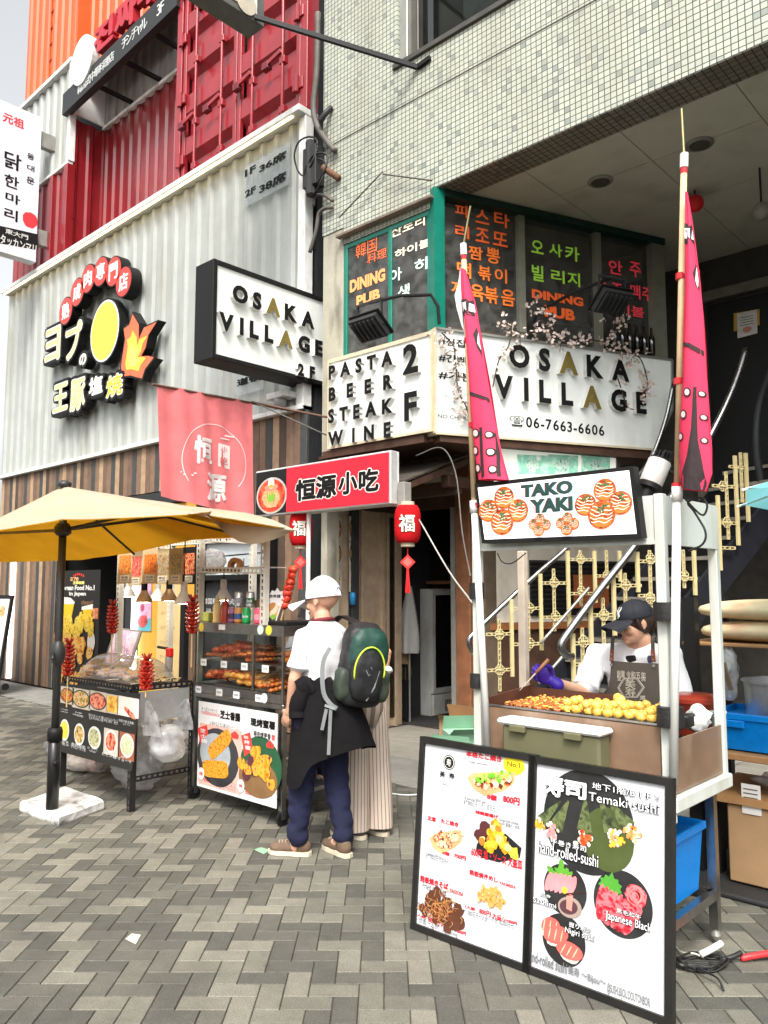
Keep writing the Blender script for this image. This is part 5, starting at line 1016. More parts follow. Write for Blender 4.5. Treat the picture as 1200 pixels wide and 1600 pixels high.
skewers(1, 12, (-5.22, -4.92), (3.68, 3.9), .915, .3, 'red sausage skewer heaped at the left of the lower cabinet rack', 'red sausages on the lower rack', 4)
g2 = G(); r = random.Random(4)
for i in range(14): g2.ball((0, 0, 0), .001, skm[0], 4, 3) if False else None
skewers(0, 12, (-4.5, -4.33), (3.66, 3.95), .905, 1.2, 'dark meat piece stacked at the right end of the lower rack', 'dark meats at the right end', 5)
b0 = None
for i in range(5):
    if b0 is None: g = G(); g.tube([(-.08, 0, 0), (-.06, 0, .004), (.06, 0, .004), (.08, 0, 0)], [.008, .024, .024, .008], food('orange frank', ['#d06a1a', '#e88a3a', '#c8560e'], 20, .25), 10); b0 = single(g, 'sausage', 'plump orange sausage stacked at the right end of the upper rack', 'sausage', root=(0, 0, 0), group='plump sausages on the upper rack', smooth=True); o = b0
    else: o = copy_thing(b0, None or (0, 0, 0))
    o.location = (-4.36-.01*(i % 2), 3.72+.055*(i % 3), 1.09+.045*(i//3)); o.rotation_euler = (0, 0, .2)
g = G(); a, b = Vector((-4.62, 3.66, .95)), Vector((-4.42, 3.7, 1.04)); g.bar(a, b, .02, .004, steel); g.bar(a+Vector((.02, .03, -.01)), b+Vector((0, .01, 0)), .02, .004, steel); single(g, 'tongs', 'steel tongs leaning in the lower part of the cabinet', 'tongs')
# --- on top of the cabinet
ZT = 1.342
def bottle(x, lab, m, h, r, cap, name='sauce_bottle', tip=True):
    c = P(x, 978, Y=3.72); c.z = ZT; t = thing(name, lab, 'bottle', c); g = G(); g.lathe(c, [(r, 0), (r, h*.6), (r*.75, h*.75), (r*.7, h*.78)], m, 16); g.build('body', t, True, 40)
    g = G(); g.lathe(c, [(r*.72, h*.78), (r*.65, h*.85), (.006, h), (.004, h*1.12)], cap, 12); g.build('nozzle', t, True)
bottle(339, 'cream yellow squeeze bottle on the cabinet left of the red one', mat('cream yellow plastic', (.62, .47, .2), .4), .19, .034, mat('cream yellow plastic', 0)); bottle(352, 'red ketchup squeeze bottle on the cabinet', mat('ketchup red plastic', (.36, .03, .015), .35), .17, .036, mat('ketchup red plastic', 0))
c = P(327, 976, Y=3.7); c.z = ZT; g = G(); g.bbox(c.x-.045, c.x+.045, c.y-.04, c.y+.04, ZT, ZT+.075, mat('olive green tub', (.28, .32, .08), .5, var=.2)); single(g, 'condiment_tub', 'small olive green tub at the left end of the cabinet top', 'tub')
def can(x, z, Y, body, band, lab, txt=None):
    c = P(x, 950, Y=Y); c.z = z; t = thing('drink_can', lab, 'can', c, 'drink cans on the cabinet'); r, h = .033, .115
    g = G(); g.lathe(c, [(.026, 0), (r, .008), (r, h-.012), (.027, h)], body, 20); g.lathe(c, [(r+.0004, h*.25), (r+.0004, h*.62)], band, 20, cap=False); g.build('body', t, True, 40); g = G(); g.lathe(c, [(.027, h), (.026, h+.003), (.02, h+.001), (0, h+.001)], alu2, 16); g.build('lid', t, True, 40)
    if txt:
        F = Fr(c+Vector((.62, -.78, 0))*(r+.0012), (.78, .62, 0), (0, 0, 1)); g = G(); g.text(F, txt, -.022, h*.33, .022, h*.55, 0, .001, white_p, .03); g.build('lettering', t)
sil = mat('silver can', (.55, .56, .56), .25, .7, var=.08)
can(363, ZT, 3.71, mat('violet can', (.30, .13, .24), .3), mat('dark violet band', (.08, .03, .09), .3), 'slim violet patterned can next to the red bottle'); can(373, ZT, 3.71, mat('orange can', (.65, .26, .05), .3), mat('blue band', (.05, .12, .3), .3), 'orange can with a blue band on the cabinet'); can(385, ZT, 3.70, mat('green can', (.01, .30, .07), .3), mat('bright green band', (.02, .42, .12), .3), 'green lemon soda can on the cabinet', 'Sprite'); can(404, ZT, 3.70, mat('pink can', (.68, .07, .14), .3), mat('pale pink band', (.75, .3, .36), .3), 'pink can at the right end of the row'); can(373, ZT+.118, 3.74, sil, mat('grey band', (.4, .4, .42), .3), 'plain silver can on the upper row'); can(391, ZT+.118, 3.74, sil, mat('bottle green band', (.03, .14, .06), .3), 'silver can with a green oval on the upper row', 'Asahi')
F = Fr(P(430, 978, Y=3.72), (1, .12, 0), (0, -.05, 1)); t = thing('card_standee', 'die cut white edged card with a bun picture leaning on the cabinet top', 'card', F.o); q_ = lambda l: F.pts([(300+x*.1813, 820+y*.1813) for x, y in l])
g = G(); out = [(580, 855), (640, 700), (620, 680), (650, 640), (640, 610), (670, 600), (690, 565), (715, 575), (735, 545), (755, 575), (785, 570), (780, 610), (795, 640), (770, 700), (715, 860)]; g.poly(F, q_(out), -.004, 0, pw); g.build('card', t)
g = G(); g.poly(F, q_([(588, 852), (632, 755), (725, 800), (710, 856)]), 0, .001, mat('plum print', (.05, .02, .05), .5)); g.poly(F, q_([(620, 740), (700, 680), (755, 700), (728, 795), (640, 765)]), .001, .002, mat('amber print', (.62, .32, .08), .5)); c = Vector(q_([(685, 740)])[0]); g.disc(F, c.x, c.y, .075, .04, .002, .003, mat('bun print', (.75, .62, .45), .5), 18, .5); g.disc(F, c.x-.015, c.y+.02, .07, .025, .003, .004, mat('sausage print', 0) if False else mat('roast print', (.45, .2, .06), .5), 18, .5); g.disc(F, c.x+.02, c.y-.045, .03, .02, .003, .004, mat('leaf print', (.2, .42, .05), .5), 10, 0, .2); g.build('bun_picture', t)
g = G(); a = q_([(665, 630), (765, 600)]); g.text(F, '肉夹馍', a[0][0], a[0][1], a[1][0], a[1][1], 0, .001, black_t, .02); g.build('lettering', t)
c = P(405, 955, Y=3.8); g = G(); g.add([(c.x-.05, c.y, ZT), (c.x+.06, c.y, ZT), (c.x+.06, c.y+.06, ZT), (c.x-.05, c.y+.06, ZT), (c.x-.06, c.y, ZT+.17), (c.x+.07, c.y-.01, ZT+.19), (c.x+.06, c.y+.06, ZT+.18), (c.x-.05, c.y+.07, ZT+.17)], [(0, 1, 5, 4), (1, 2, 6, 5), (2, 3, 7, 6), (3, 0, 4, 7)], mat('kraft paper bag', 0)); single(g, 'paper_bag', 'upright kraft paper bag behind the pink can', 'bag')
g = G(); g.bbox(-4.5, -4.3, 3.62, 3.95, ZT, ZT+.03, black_m, .006); single(g, 'black_tray', 'flat black tray on the right end of the cabinet top', 'tray')
# --- things behind the stall
F = FY(3.8); t = thing('banner_stand', 'dark roll up banner advertising Korean food behind the parasol pole', 'banner', (-8, 3.8, .1)); a, b = F.px(84, 1062), F.px(157, 890)
g = G(); g.box(a[0], b[0], 3.8, 3.806, .15, b[1], menu_bk); g.build('panel', t); g = G(); g.bbox(a[0]-.02, b[0]+.02, 3.76, 3.86, 0, .08, alu2); g.tube([(a[0]+.02, 3.82, .08), (a[0]+.02, 3.82, b[1])], .012, alu2, 6); g.build('stand', t)
s6 = lambda x, y: (80+x*.2, 820+y*.2)
g = G(); F2 = FY(3.798); g.ptext(F2, 'Korean Food No.1', s6(72, 512), s6(340, 470), 0, .001, sign_white, .04); g.ptext(F2, 'in Japan', s6(140, 562), s6(272, 520), 0, .001, sign_white, .04); g.ptext(F2, 'cheers!', s6(235, 625), s6(325, 585), 0, .001, mat('tan print', (.4, .22, .1), .5)); g.ptext(F2, 'ヨプの', s6(150, 440), s6(215, 405), 0, .001, peach, .03); g.ptext(F2, '王豚塩焼', s6(170, 465), s6(260, 440), 0, .001, yel, .03)
for i in range(6): c = F2.px(*s6(178+i*15, 400-abs(2.5-i)**2*-2.0-14)); g.disc(F2, c[0], c[1], .013, .013, 0, .001, dr, 10)
g.build('lettering', t)
g = G(); chick = food('fried chicken print', ['#7a3a0a', '#c8741a', '#e8a83a', '#f0cc7a', '#9a4a12'], 24); lem = food('yellow fritter print', ['#b58a0a', '#e0b81a', '#f0d85a', '#8a5a0a'], 20); beer = mat('beer print', (.75, .5, .02), .3, var=.1); foam = mat('foam print', (.75, .72, .66), .5)
for l, m, z in (([(40, 580), (60, 560), (150, 570), (185, 605), (180, 620), (40, 620)], foam, .003), ([(60, 615), (180, 615), (160, 720), (60, 725)], beer, .002), ([(240, 640), (325, 620), (325, 660), (240, 665)], foam, .003), ([(245, 660), (322, 655), (312, 728), (262, 728)], beer, .002), ([(322, 655), (368, 650), (365, 735), (322, 735)], food('red beer label print', ['#a83a1a', '#d98a5a', '#e8d0a0'], 20), .002)): g.poly(F2, F2.pts([s6(*p) for p in l]), .0, z, m)
r = random.Random(12)
for i in range(30): c = F2.px(*s6(r.uniform(100, 320), r.uniform(735, 860))); g.disc(F2, c[0], c[1], .07, .06, .002+.0002*i, .004+.0002*i, lem, 9, r.random()*3, .25)
for i in range(26): c = F2.px(*s6(r.uniform(40, 250), r.uniform(850, 990))); g.disc(F2, c[0], c[1], .06, .06, .003+.0002*i, .005+.0002*i, chick, 10, r.random()*3, .2)
for i in range(26): c = F2.px(*s6(r.uniform(20, 320), r.uniform(1000, 1230))); g.disc(F2, c[0], c[1], .07, .06, .004+.0002*i, .006+.0002*i, chick, 10, r.random()*3, .2)
c = F2.px(*s6(318, 915)); g.disc(F2, c[0]-.01, c[1], .075, .1, .003, .006, wht_d, 20); g.build('food_picture', t)
F = Fr((0, 3.62, 0), (1, 0, 0), (0, .25, 1)); t = thing('framed_picture', 'silver framed pink print leaning behind the domes', 'frame', P(190, 1035, Y=3.7)); p4 = F.pts([(160, 1038), (203, 1042), (221, 985), (180, 980)]); g = G(); g.poly(F, p4, -.015, 0, alu2); g.build('frame', t)
cx = sum(p[0] for p in p4)/4; cy = sum(p[1] for p in p4)/4; g = G(); g.poly(F, [(cx+(x-cx)*.86, cy+(y-cy)*.9) for x, y in p4], 0, .002, food('pink lilac print', ['#e8c8d8', '#d9a8c8', '#f0dce6', '#c89ac0'], 6, .3, bump=0)); g.ptext(F, '메뉴', (182, 1022), (203, 1008), .002, .003, mat('mauve print', (.35, .15, .3), .5)); g.build('print', t)
F = FY(5.79); g = G(); g.ppoly(F, [(208, 908), (237, 908), (236, 986), (208, 986)], 0, .003, food('mauve poster print', ['#a87a98', '#c89ab0', '#8a6a88'], 5, .5, bump=0)); g.ppoly(F, [(208, 966), (236, 966), (236, 986), (208, 986)], .003, .005, mat('teal poster foot', (.08, .32, .36), .5)); c = F.px(224, 970); g.disc(F, c[0], c[1], .13, .09, .005, .007, food('red fruit print', ['#8a1a20', '#c8484a'], 12), 14, 0, .2); g.disc(F, c[0]-.03, c[1]+.18, .05, .05, .003, .006, mat('plum dot print', (.3, .03, .08), .5), 12); single(g, 'wall_poster', 'mauve and teal poster on the yellow panel', 'poster')
t = thing('menu_board', 'tall pale bamboo menu board leaning by the yellow panel', 'board', P(262, 1070, Y=5.2)); F = FY(5.2); g = G(); a, b = F.px(243, 1072), F.px(288, 905); g.box(a[0], b[0], 5.2, 5.23, .1, b[1], mat('pale bamboo board', (.58, .42, .19), .5, var=.12, scale=3, bump=.1)); g.build('board', t)
g = G()
for i in range(7): g.text(F, '生ビール 五百円', a[0]+.08, b[1]-.25-i*.17, a[0]+.3+.04*(i % 3), b[1]-.21-i*.17, 0, .002, mat('grey brush print', (.25, .17, .08), .6))
g.build('lettering', t); g = G(); g.box(b[0]+.01, b[0]+.1, 5.15, 5.25, .05, b[1]-.2, black_m); g.box(b[0]+.12, b[0]+.2, 5.2, 5.25, .05, b[1]-.2, slat_m[1]); g.build('side_post', t)
c = P(264, 1030, Y=3.6); t = thing('gas_torch', 'red handled gas torch with black nozzle behind the domes', 'torch', c); g = G(); g.tube([c+Vector((0, 0, -.1)), c+Vector((0, 0, .02))], .032, mat('grey gas can', (.35, .34, .33), .4), 14); g.build('canister', t); g = G(); g.bbox(c.x-.025, c.x+.04, c.y-.02, c.y+.02, c.z+.02, c.z+.09, red_t); g.build('handle', t); g = G(); g.tube([c+Vector((-.02, 0, .085)), c+Vector((-.17, 0, .09))], .011, black_m, 8); g.build('nozzle', t)
F = Fr((0, 4.9, 0), (1, 0, 0), (0, .12, 1)); t = thing('pavement_sign', 'black framed picture board on wheels cut off by the left edge', 'sign', P(0, 1075, Y=4.9)); g = G(); a, b = F.px(-70, 1070), F.px(19, 930); g.rect(F, a[0], a[1], b[0], b[1], -.04, 0, black_m); g.build('frame', t); g = G(); g.rect(F, a[0]+.05, a[1]+.35, b[0]-.06, b[1]-.06, 0, .004, wht_d); c = F.px(4, 955); g.disc(F, c[0], c[1], .1, .09, .004, .006, kor2, 16); g.build('print', t); g = G(); g.lathe(P(8, 1073, Y=4.88), [(.05, -.02), (.05, .02)], black_m, 14, up=(1, 0, 0)); g.build('wheel', t)
# --- plastic bags around the table
def hang_bag(name, lab, top, c, r, seed, m):
    g = sack('', '', '', c, r, seed, 1.3, m, .4); c = Vector(c)
    for p in top:
        p = Vector(p); d = Vector((p.x-c.x, p.y-c.y, 0)); b = c+d*.75+Vector((0, 0, r[2]*.75)); e = Vector((-d.y, d.x, 0)).normalized()
        rows = []
        for i in range(9):
            t_ = i/8; q_ = b.lerp(p, t_); w_ = .085*(1-t_)**.7+.018; rows.append([q_+e*w_*(k/3-1)+d*.12*math.sin(k*2.1+i)*.3 for k in range(7)])
        g.sheet(rows, m)
    return single(g, name, lab, 'bag', smooth=True)
c = P(263, 1165, Y=3.3); hang_bag('plastic_bag', 'clear carrier bag hanging by two handles from the right end of the grill table', [P(232, 1095, Y=3.1), P(290, 1092, Y=3.5)], (c.x, c.y, c.z), (.12, .13, .12), 2, bag_m)
c = P(215, 1232, Y=3.45); g = sack('', '', '', (c.x, c.y, .20), (.26, .16, .21), 8, 2.2, bag_m, .5); single(g, 'plastic_bag', 'tall clear bag slumped on the paving under the right end of the table', 'bag', smooth=True)
c = P(125, 1205, Y=3.5); g = sack('', '', '', (c.x, c.y, .12), (.5, .2, .13), 11, 1.3, bag_m, .4); single(g, 'plastic_bag', 'wide clear bag of food boxes on the paving below the picture menu', 'bag', smooth=True)
g = G(); g.bbox(c.x-.22, c.x+.25, c.y-.1, c.y+.12, .03, .12, mat('buff food box', (.5, .33, .17), .6), .01); single(g, 'food_box', 'buff food box inside the wide clear bag', 'box'); g = G(); g.ball((c.x+.05+.3, c.y+.1-.15, .08), (.05, .05, .06), mat('orange scraps', (.6, .15, .04), .6), 8, 6, .4); single(g, 'food_wrapper', 'orange scrap inside a clear bag near the table leg', 'wrapper', smooth=True)
# litter
F0 = FZ(.0025)
for px, lab, m in (([(196, 1468), (206, 1460), (220, 1462), (212, 1476)], 'scrap of white paper on the paving at the left', mat('cream paper scrap', (.68, .64, .5), .6)), ([(397, 1328), (408, 1325), (422, 1329), (412, 1335)], 'pale green sticker on the paving before the man', mat('mint sticker', (.25, .5, .3), .6))): g = G(); g.poly(FZ(0), [tuple(P(x, y, Z=0))[:2] for x, y in px], .002, .004, m); single(g, 'litter', lab, 'litter')
# ============================================================ STAIRS AND RAILS UNDER THE BAY
tread = mat('dark stair tread', (.025, .025, .026), .7, var=.3, scale=20, bump=.3); dust = mat('dusty nosing', (.22, .2, .16), .8, var=.3, scale=12)
rail_s = mat('worn steel handrail', (.36, .36, .36), .28, 1., var=.12, scale=10); gilt = mat('beige painted iron', (.56, .47, .24), .5, var=.12, scale=14)
t = thing('staircase', 'dark metal staircase climbing to the right behind the takoyaki cart', 'stairs', BAY.w(.5, 0, .8))
for i in range(15):
    s = .35+i*.21; z = .19*(i+1); g = G(); g.hexa([BAY.w(a, b, c) for b in (z-.03, z) for a, c in ((s, .35), (s+.25, .35), (s+.25, 1.2), (s, 1.2))], tread); g.hexa([BAY.w(a, b, c) for b in (z-.032, z+.003) for a, c in ((s-.012, .36), (s, .36), (s, 1.19), (s-.012, 1.19))], dust)
    g.hexa([BAY.w(a, b, c) for b in (z-.19, z-.035) for a, c in ((s+.01, .36), (s+.02, .36), (s+.02, 1.19), (s+.01, 1.19))], black_m); g.build('step', t)
for c in (.32, 1.22):
    g = G(); p = [(.2, 0), (.55, 0), (3.6, 2.72), (3.6, 3.05), (.3, .18)]; g.poly(BAY.off(c), p, -.02, .02, mat('dark blue stringer', (.012, .013, .018), .5)); g.build('stringer', t)
g = G(); U2 = BAY.off(.9); g.fbox(BAY, 3.4, 5.2, 2.8, 2.9, .2, 1.6, black_m); g.build('landing', t)
def rail_from(l, off, r, m, name): F = BAY.off(off); g = G(); g.tube(spline([F.w(*F.px(x, y)) for x, y in l], 6), r, m, 12); return g.build(name, t, True)
rail_from([(747, 1022), (738, 1018), (733, 1000), (745, 985), (790, 942), (840, 896), (884, 858), (930, 812), (990, 752), (1018, 715), (1040, 655), (1052, 600)], .3, .024, rail_s, 'handrail')
rail_from([(895, 1026), (884, 1024), (877, 1008), (888, 988), (935, 925), (985, 862), (1030, 800), (1075, 742), (1120, 662), (1148, 600), (1166, 545)], 1.34, .03, rail_s, 'handrail')
rail_from([(1190, 760), (1182, 700), (1185, 640), (1200, 590), (1225, 540)], 1.0, .035, charcoal, 'handrail')
for l, off in ([(845, 1005), (915, 925)], .4), ([(842, 1068), (880, 1025)], .6): rail_from(l+[(l[1][0]+3, l[1][1]-4)], off, .014, alu2, 'thin_rail')
def screen(lab, off, posts, crosses, bars, ros, cv):
    F = BAY.off(off); t = thing('ornamental_screen', lab, 'railing', F.w(*F.px(*cv(*posts[0][::2]))), 'beige iron stair screens'); V = lambda x, y: Vector(F.w(*F.px(*cv(x, y))))
    for x, y0, y1 in posts: g = G(); a, b = V(x, y0), V(x, y1); b.x, b.y = a.x, a.y; g.bar(a, b, .034, .02, gilt, up=F.n); g.build('post', t)
    for x, y0, y1 in crosses:
        g = G(); a, b = V(x, y0), V(x, y1); b.x, b.y = a.x, a.y
        for k in (-.011, .011): g.bar(a+F.ex*k, b+F.ex*k, .007, .014, gilt, up=F.n)
        n = max(2, int((a-b).length/.05))
        for i in range(n+1): p = a.lerp(b, i/n); g.bar(p-F.ex*.012, p+F.ex*.012, .012, .016, gilt, up=F.n)
        g.build('picket', t)
    for x0, x1, y in bars:
        g = G(); a, b = V(x0, y), V(x1, y); b.z = a.z = (a.z+b.z)/2
        for k in (-.011, .011): g.bar(a+Vector((0, 0, k)), b+Vector((0, 0, k)), .014, .007, gilt)
        n = max(2, int((a-b).length/.05))
        for i in range(n+1): p = a.lerp(b, i/n); g.bar(p-Vector((0, 0, .012)), p+Vector((0, 0, .012)), .012, .016, gilt, up=F.n)
        g.build('crossbar', t)
    for x, y in ros:
        g = G(); c = V(x, y)+F.n*.012; g.ball(c, .013, gilt, 8, 6)
        for k in range(4):
            for sg in (-1, 1):
                a0 = k*1.5708+sg*.42; pts = []
                for i in range(7): th_ = a0+sg*i*.5*.9; rr = .018+.028*i/6; e = Vector((math.cos(a0)*.036+math.cos(a0+sg*i*.9)*.014, 0, 0)); pts.append(c+F.ex*(math.cos(a0)*.034+.015*math.cos(a0+math.pi+sg*i*.85))+Vector((0, 0, math.sin(a0)*.034+.015*math.sin(a0+math.pi+sg*i*.85))))
                g.tube(pts, .0045, gilt, 5)
        g.build('rosette', t)
cv = lambda x, y: (730+x*.275, 840+y*.275)
screen('beige ornamental iron screen along the wall side of the stairs', .34, [(250, 350, 790), (415, 205, 640), (570, 75, 520), (722, 75, 370), (865, 75, 250)], [(180, 465, 870), (345, 360, 640), (490, 180, 530), (640, 75, 385), (790, 75, 285)], [(110, 250, 548), (110, 250, 752), (255, 415, 402), (262, 430, 604), (415, 575, 258), (428, 580, 452), (575, 725, 125), (580, 740, 318), (730, 870, 218)], [(180, 550), (182, 752), (350, 400), (352, 600), (490, 255), (498, 446), (645, 305), (640, 122), (790, 215)], cv)
screen('beige ornamental iron screen behind the vendor along the near side of the stairs', 1.30, [(600, 545, 930), (700, 385, 760), (830, 220, 560), (965, 80, 310)], [(652, 515, 925), (770, 345, 650), (895, 205, 480), (1035, 75, 430)], [(600, 703, 600), (602, 700, 720), (705, 830, 440), (840, 985, 272), (968, 1060, 135), (975, 1060, 330)], [(655, 590), (772, 440), (895, 270), (1035, 120), (1035, 345)], cv)
cv2 = lambda x, y: (720+x*.4, 700+y*.4)
screen('beige ornamental iron screen right of the cart under the dark rails', 1.30, [(1003, 185, 478), (1070, 30, 380), (1112, 20, 288), (910, 400, 575)], [(1035, 95, 355), (1092, 20, 210), (868, 400, 545)], [(985, 1075, 150), (985, 1075, 292), (1050, 1115, 75), (845, 920, 510), (990, 1070, 390)], [(1020, 150), (1035, 292), (870, 500)], cv2)
F = FY(9.32); t = thing('paper_notice', 'white notice on a yellow board fixed to the black rear door', 'notice', P(1165, 520, Y=9.3)); g = G(); g.ppoly(F, [(1147, 518), (1187, 508), (1187, 483), (1147, 490)], 0, .01, mat('yellow board', (.5, .3, .03), .5)); g.build('board', t); g = G(); g.ppoly(F, [(1153, 529), (1184, 521), (1183, 484), (1152, 491)], .011, .014, mat('white notice paper', (.6, .58, .54), .6))
for k in range(4): g.ppoly(F, [(1157, 497+k*4), (1178, 493+k*4), (1178, 494+k*4), (1157, 498+k*4)], .014, .015, grey_t)
c = F.px(1168, 515); g.disc(F, c[0], c[1], .05, .035, .014, .015, mat('faint red mark', (.5, .2, .15), .5), 16); g.build('paper', t)

# ============================================================ SHOP INTERIOR
t = thing('drinks_fridge', 'white glass doored drinks fridge inside the open doorway', 'fridge', (-6.6, 7.8, 0)); fx0, fx1, fy0, fy1 = -6.9, -6.39, 7.78, 8.4
wf = mat('worn white enamel', (.62, .62, .58), .4, var=.06, stain=((.3, .24, .16), .5, 6, .4))
g = G(); g.bbox(fx0, fx1-.04, fy0, fy1, .02, 1.6, wf); g.build('body', t); F = FX(fx1-.039)
g = G()
for a in ((fy0, fy0+.05, .3, 1.58), (fy1-.05, fy1, .3, 1.58), (fy0+.05, fy1-.05, 1.52, 1.58), (fy0+.05, fy1-.05, .3, .36)): g.box(fx1-.039, fx1, *a, wf)
d_ = g.build('door', t); g = G(); g.box(fx1-.03, fx1-.02, fy0+.05, fy1-.05, .36, 1.52, mat('black glass', (.01, .011, .012), .08)); g.build('glass', d_); g = G(); g.bbox(fx1-.039, fx1-.01, fy0+.02, fy1-.02, .03, .28, wf)
for i in range(8): g.box(fx1-.0095, fx1-.006, fy0+.25+i*.035, fy0+.265+i*.035, .06, .2, charcoal)
g.build('kick_panel', t)
g = G(); g.box(-6.95, -5.4, 7.9, 8.5, 1.66, 1.7, wood_r); single(g, 'wall_shelf', 'brown wooden shelf above the drinks fridge', 'shelf')
b0 = None
for i, x in enumerate((-6.3, -6.22, -6.13, -6.02, -5.93, -5.82)):
    if b0 is None: g = G(); g.lathe((x, 8.0, 1.7), [(.035, 0), (.035, .18), (.014, .25), (.014, .29)], mat('dark brown bottle', (.02, .01, .006), .15), 12); b0 = single(g, 'bottle', 'dark bottle standing on the wooden shelf inside the doorway', 'bottle', root=(x, 8.0, 1.7), group='bottles on the inner shelf', smooth=True)
    else: copy_thing(b0, (x, 8.0, 1.7))
def folded(c, h, r, m, lab):
    t = thing('folded_parasol', lab, 'parasol', c); c = Vector(c); g = G(); n = 20; vs = []; K = 12
    for i in range(K+1):
        k = i/K; rr = r*(.25+.75*math.sin(min(1, k*1.15)*math.pi*.5))*(1 if k < .92 else .9)
        for j in range(n): a = 2*math.pi*j/n; q_ = rr*(1+.35*math.cos(a*5)*k); vs.append((c.x+q_*math.cos(a), c.y+q_*math.sin(a), c.z+h*(1-k)))
    g.add(vs, [(i*n+j, i*n+(j+1) % n, (i+1)*n+(j+1) % n, (i+1)*n+j) for i in range(K) for j in range(n)], m); g.build('canopy', t, True); g = G(); g.tube([c+Vector((0, 0, -c.z)), c+Vector((0, 0, h+.04))], .012, alu2, 8); g.build('pole', t)
folded(P(640, 1020, Y=7.3), .8, .12, cloth('pale grey cloth', (.42, .41, .39), .2), 'folded pale grey parasol standing before the fridge'); folded(P(622, 1060, Y=7.35), .62, .15, cloth('buff cloth', (.42, .27, .15), .2), 'folded buff parasol standing left of the grey one before the fridge'); g = G(); c = P(612, 1130, Y=7.2)
for i in range(5): g.bar((c.x+.05*i, 7.25, 0), (c.x+.05*i, 7.25, .7), .02, .02, black_m)
g.bar((c.x, 7.25, .68), (c.x+.2, 7.25, .68), .02, .03, black_m); g.bar((c.x, 7.25, .05), (c.x+.2, 7.25, .05), .02, .03, black_m); single(g, 'umbrella_rack', 'black barred rack in the doorway beneath the folded parasols', 'rack')
F = FX(-6.365); spec = [('red soup bowl', kor3), ('noodle bowl', kor), ('green vegetable bowl', kor2)]
for j, (x0, x1) in enumerate(((515, 534), (545, 560))):
    for i, (y0, y1) in enumerate(((808, 845), (847, 884), (885, 925))):
        g = G(); a, b = F.px(x0, y1), F.px(x1, y0); g.rect(F, a[0], a[1], b[0], b[1], 0, .003, cof); cx, cy = (a[0]+b[0])/2, (a[1]+b[1])/2; g.disc(F, cx, cy, (b[0]-a[0])*.46, (b[1]-a[1])*.44, .003, .005, wht_d if i == 2 else mat('dark bowl print', 0)); g.disc(F, cx, cy, (b[0]-a[0])*.38, (b[1]-a[1])*.36, .005, .007, spec[(i+j) % 3][1])
        single(g, 'dish_poster', '%s poster of a %s on the tan side panels' % (('upper', 'middle', 'lower')[i]+(' left', ' right')[j], spec[(i+j) % 3][0]), 'poster')
g = G(); a, b = F.px(546, 975), F.px(557, 935); g.rect(F, a[0], a[1], b[0], b[1], 0, .003, blk)
g.text(F, '匠', a[0]+.02, b[1]-.12, b[0]-.02, b[1]-.02, .003, .005, sign_white, .02); g.text(F, '味', a[0]+.02, a[1]+.04, b[0]-.02, a[1]+.14, .003, .005, sign_white, .02); single(g, 'dish_poster', 'narrow dark panel with pale characters below the dish posters', 'poster')
c = P(552, 942, Y=6.2); g = G(); g.lathe((-6.33, 6.3, 1.42), [(.03, 0), (.035, .12), (.02, .14)], mat('bright blue plastic', (.02, .22, .5), .3), 14); single(g, 'spray_bottle', 'small bright blue bottle on the tan panels behind the man', 'bottle', smooth=True)
grn = mat('pale green card', (.30, .50, .36), .7, var=.08); kraft = mat('brown cardboard', (.36, .22, .11), .75, var=.1)
for x, y, s, rz, m, lab in ((700, 1168, (.34, .26, .2), .4, grn, 'pale green cardboard box, lower and left of two, behind the price board'), (722, 1150, (.3, .3, .3), .9, grn, 'pale green cardboard box with an open flap against the cart'), (715, 1135, (.28, .22, .34), .2, kraft, 'brown cardboard box behind the green ones at the wooden post')):
    c = P(x, y+45, Z=0); t = thing('cardboard_box', lab, 'box', c); M_ = Matrix.Rotation(rz, 3, 'Z'); g = G(); w, d_, h = [v/2 for v in s]; B_ = lambda *p: c+M_ @ Vector(p)
    g.hexa([B_(a*w, b*d_, z) for z in (.02, s[2]) for a, b in ((-1, -1), (1, -1), (1, 1), (-1, 1))], m); g.build('body', t); g = G(); g.add([B_(-w, -d_, s[2]), B_(w, -d_, s[2]), B_(w*.9, -d_*1.7, s[2]+.06), B_(-w*.9, -d_*1.7, s[2]+.06)], [(0, 1, 2, 3)], m); g.add([B_(-w, d_, s[2]+.001), B_(w, d_, s[2]+.001), B_(w, d_*.5, s[2]+.13), B_(-w, d_*.5, s[2]+.13)], [(0, 1, 2, 3)], m); g.build('flap', t)

# ============================================================ TAKOYAKI CART
cw = mat('chalky white painted steel', (.56, .58, .54), .45, var=.06, scale=4, stain=((.38, .33, .24), .55, 8, .25)); tape = mat('black tape', (.014, .013, .013), .5, var=.2, bump=.3)
KX0, KX1, KY0, KY1 = -2.34, -1.40, 3.2, 3.8
t = thing('takoyaki_cart', 'white framed street food cart with a hot griddle and a picture header', 'cart', ((KX0+KX1)/2, KY0, 0))
for x, y, z0, z1 in ((KX0, KY0, .5, 2.0), (KX1, KY0, .66, 1.995), (KX0, KY1-.2, 1.04, 1.80), (KX1-.01, KY1, .7, 1.985)):
    g = G(); g.bbox(x-.021, x+.021, y-.021, y+.021, z0, z1, cw if not (x == KX0 and y > KY0) else mat('scuffed cream post', (.55, .47, .38), .6, var=.15), .004); g.build('post', t)
g = G(); g.box(KX0, KX1, KY0-.012, KY0+.012, 1.785, 1.99, cw); g.box(KX1-.012, KX1+.012, KY0+.012, KY1, 1.785, 1.99, cw); g.box(KX0, KX1, KY0-.02, KY0-.0125, 1.785, 1.80, cw); g.build('header', t)
for z in (.80, 1.045): g = G(); (g.bbox(KX0, KX1, KY0-.015, KY0+.015, z-.02, z+.0, cw) if z < 1 else g.bbox(KX0, KX1, KY0-.008, KY0+.01, z-.008, z+.004, steel)); g.build('rail', t)
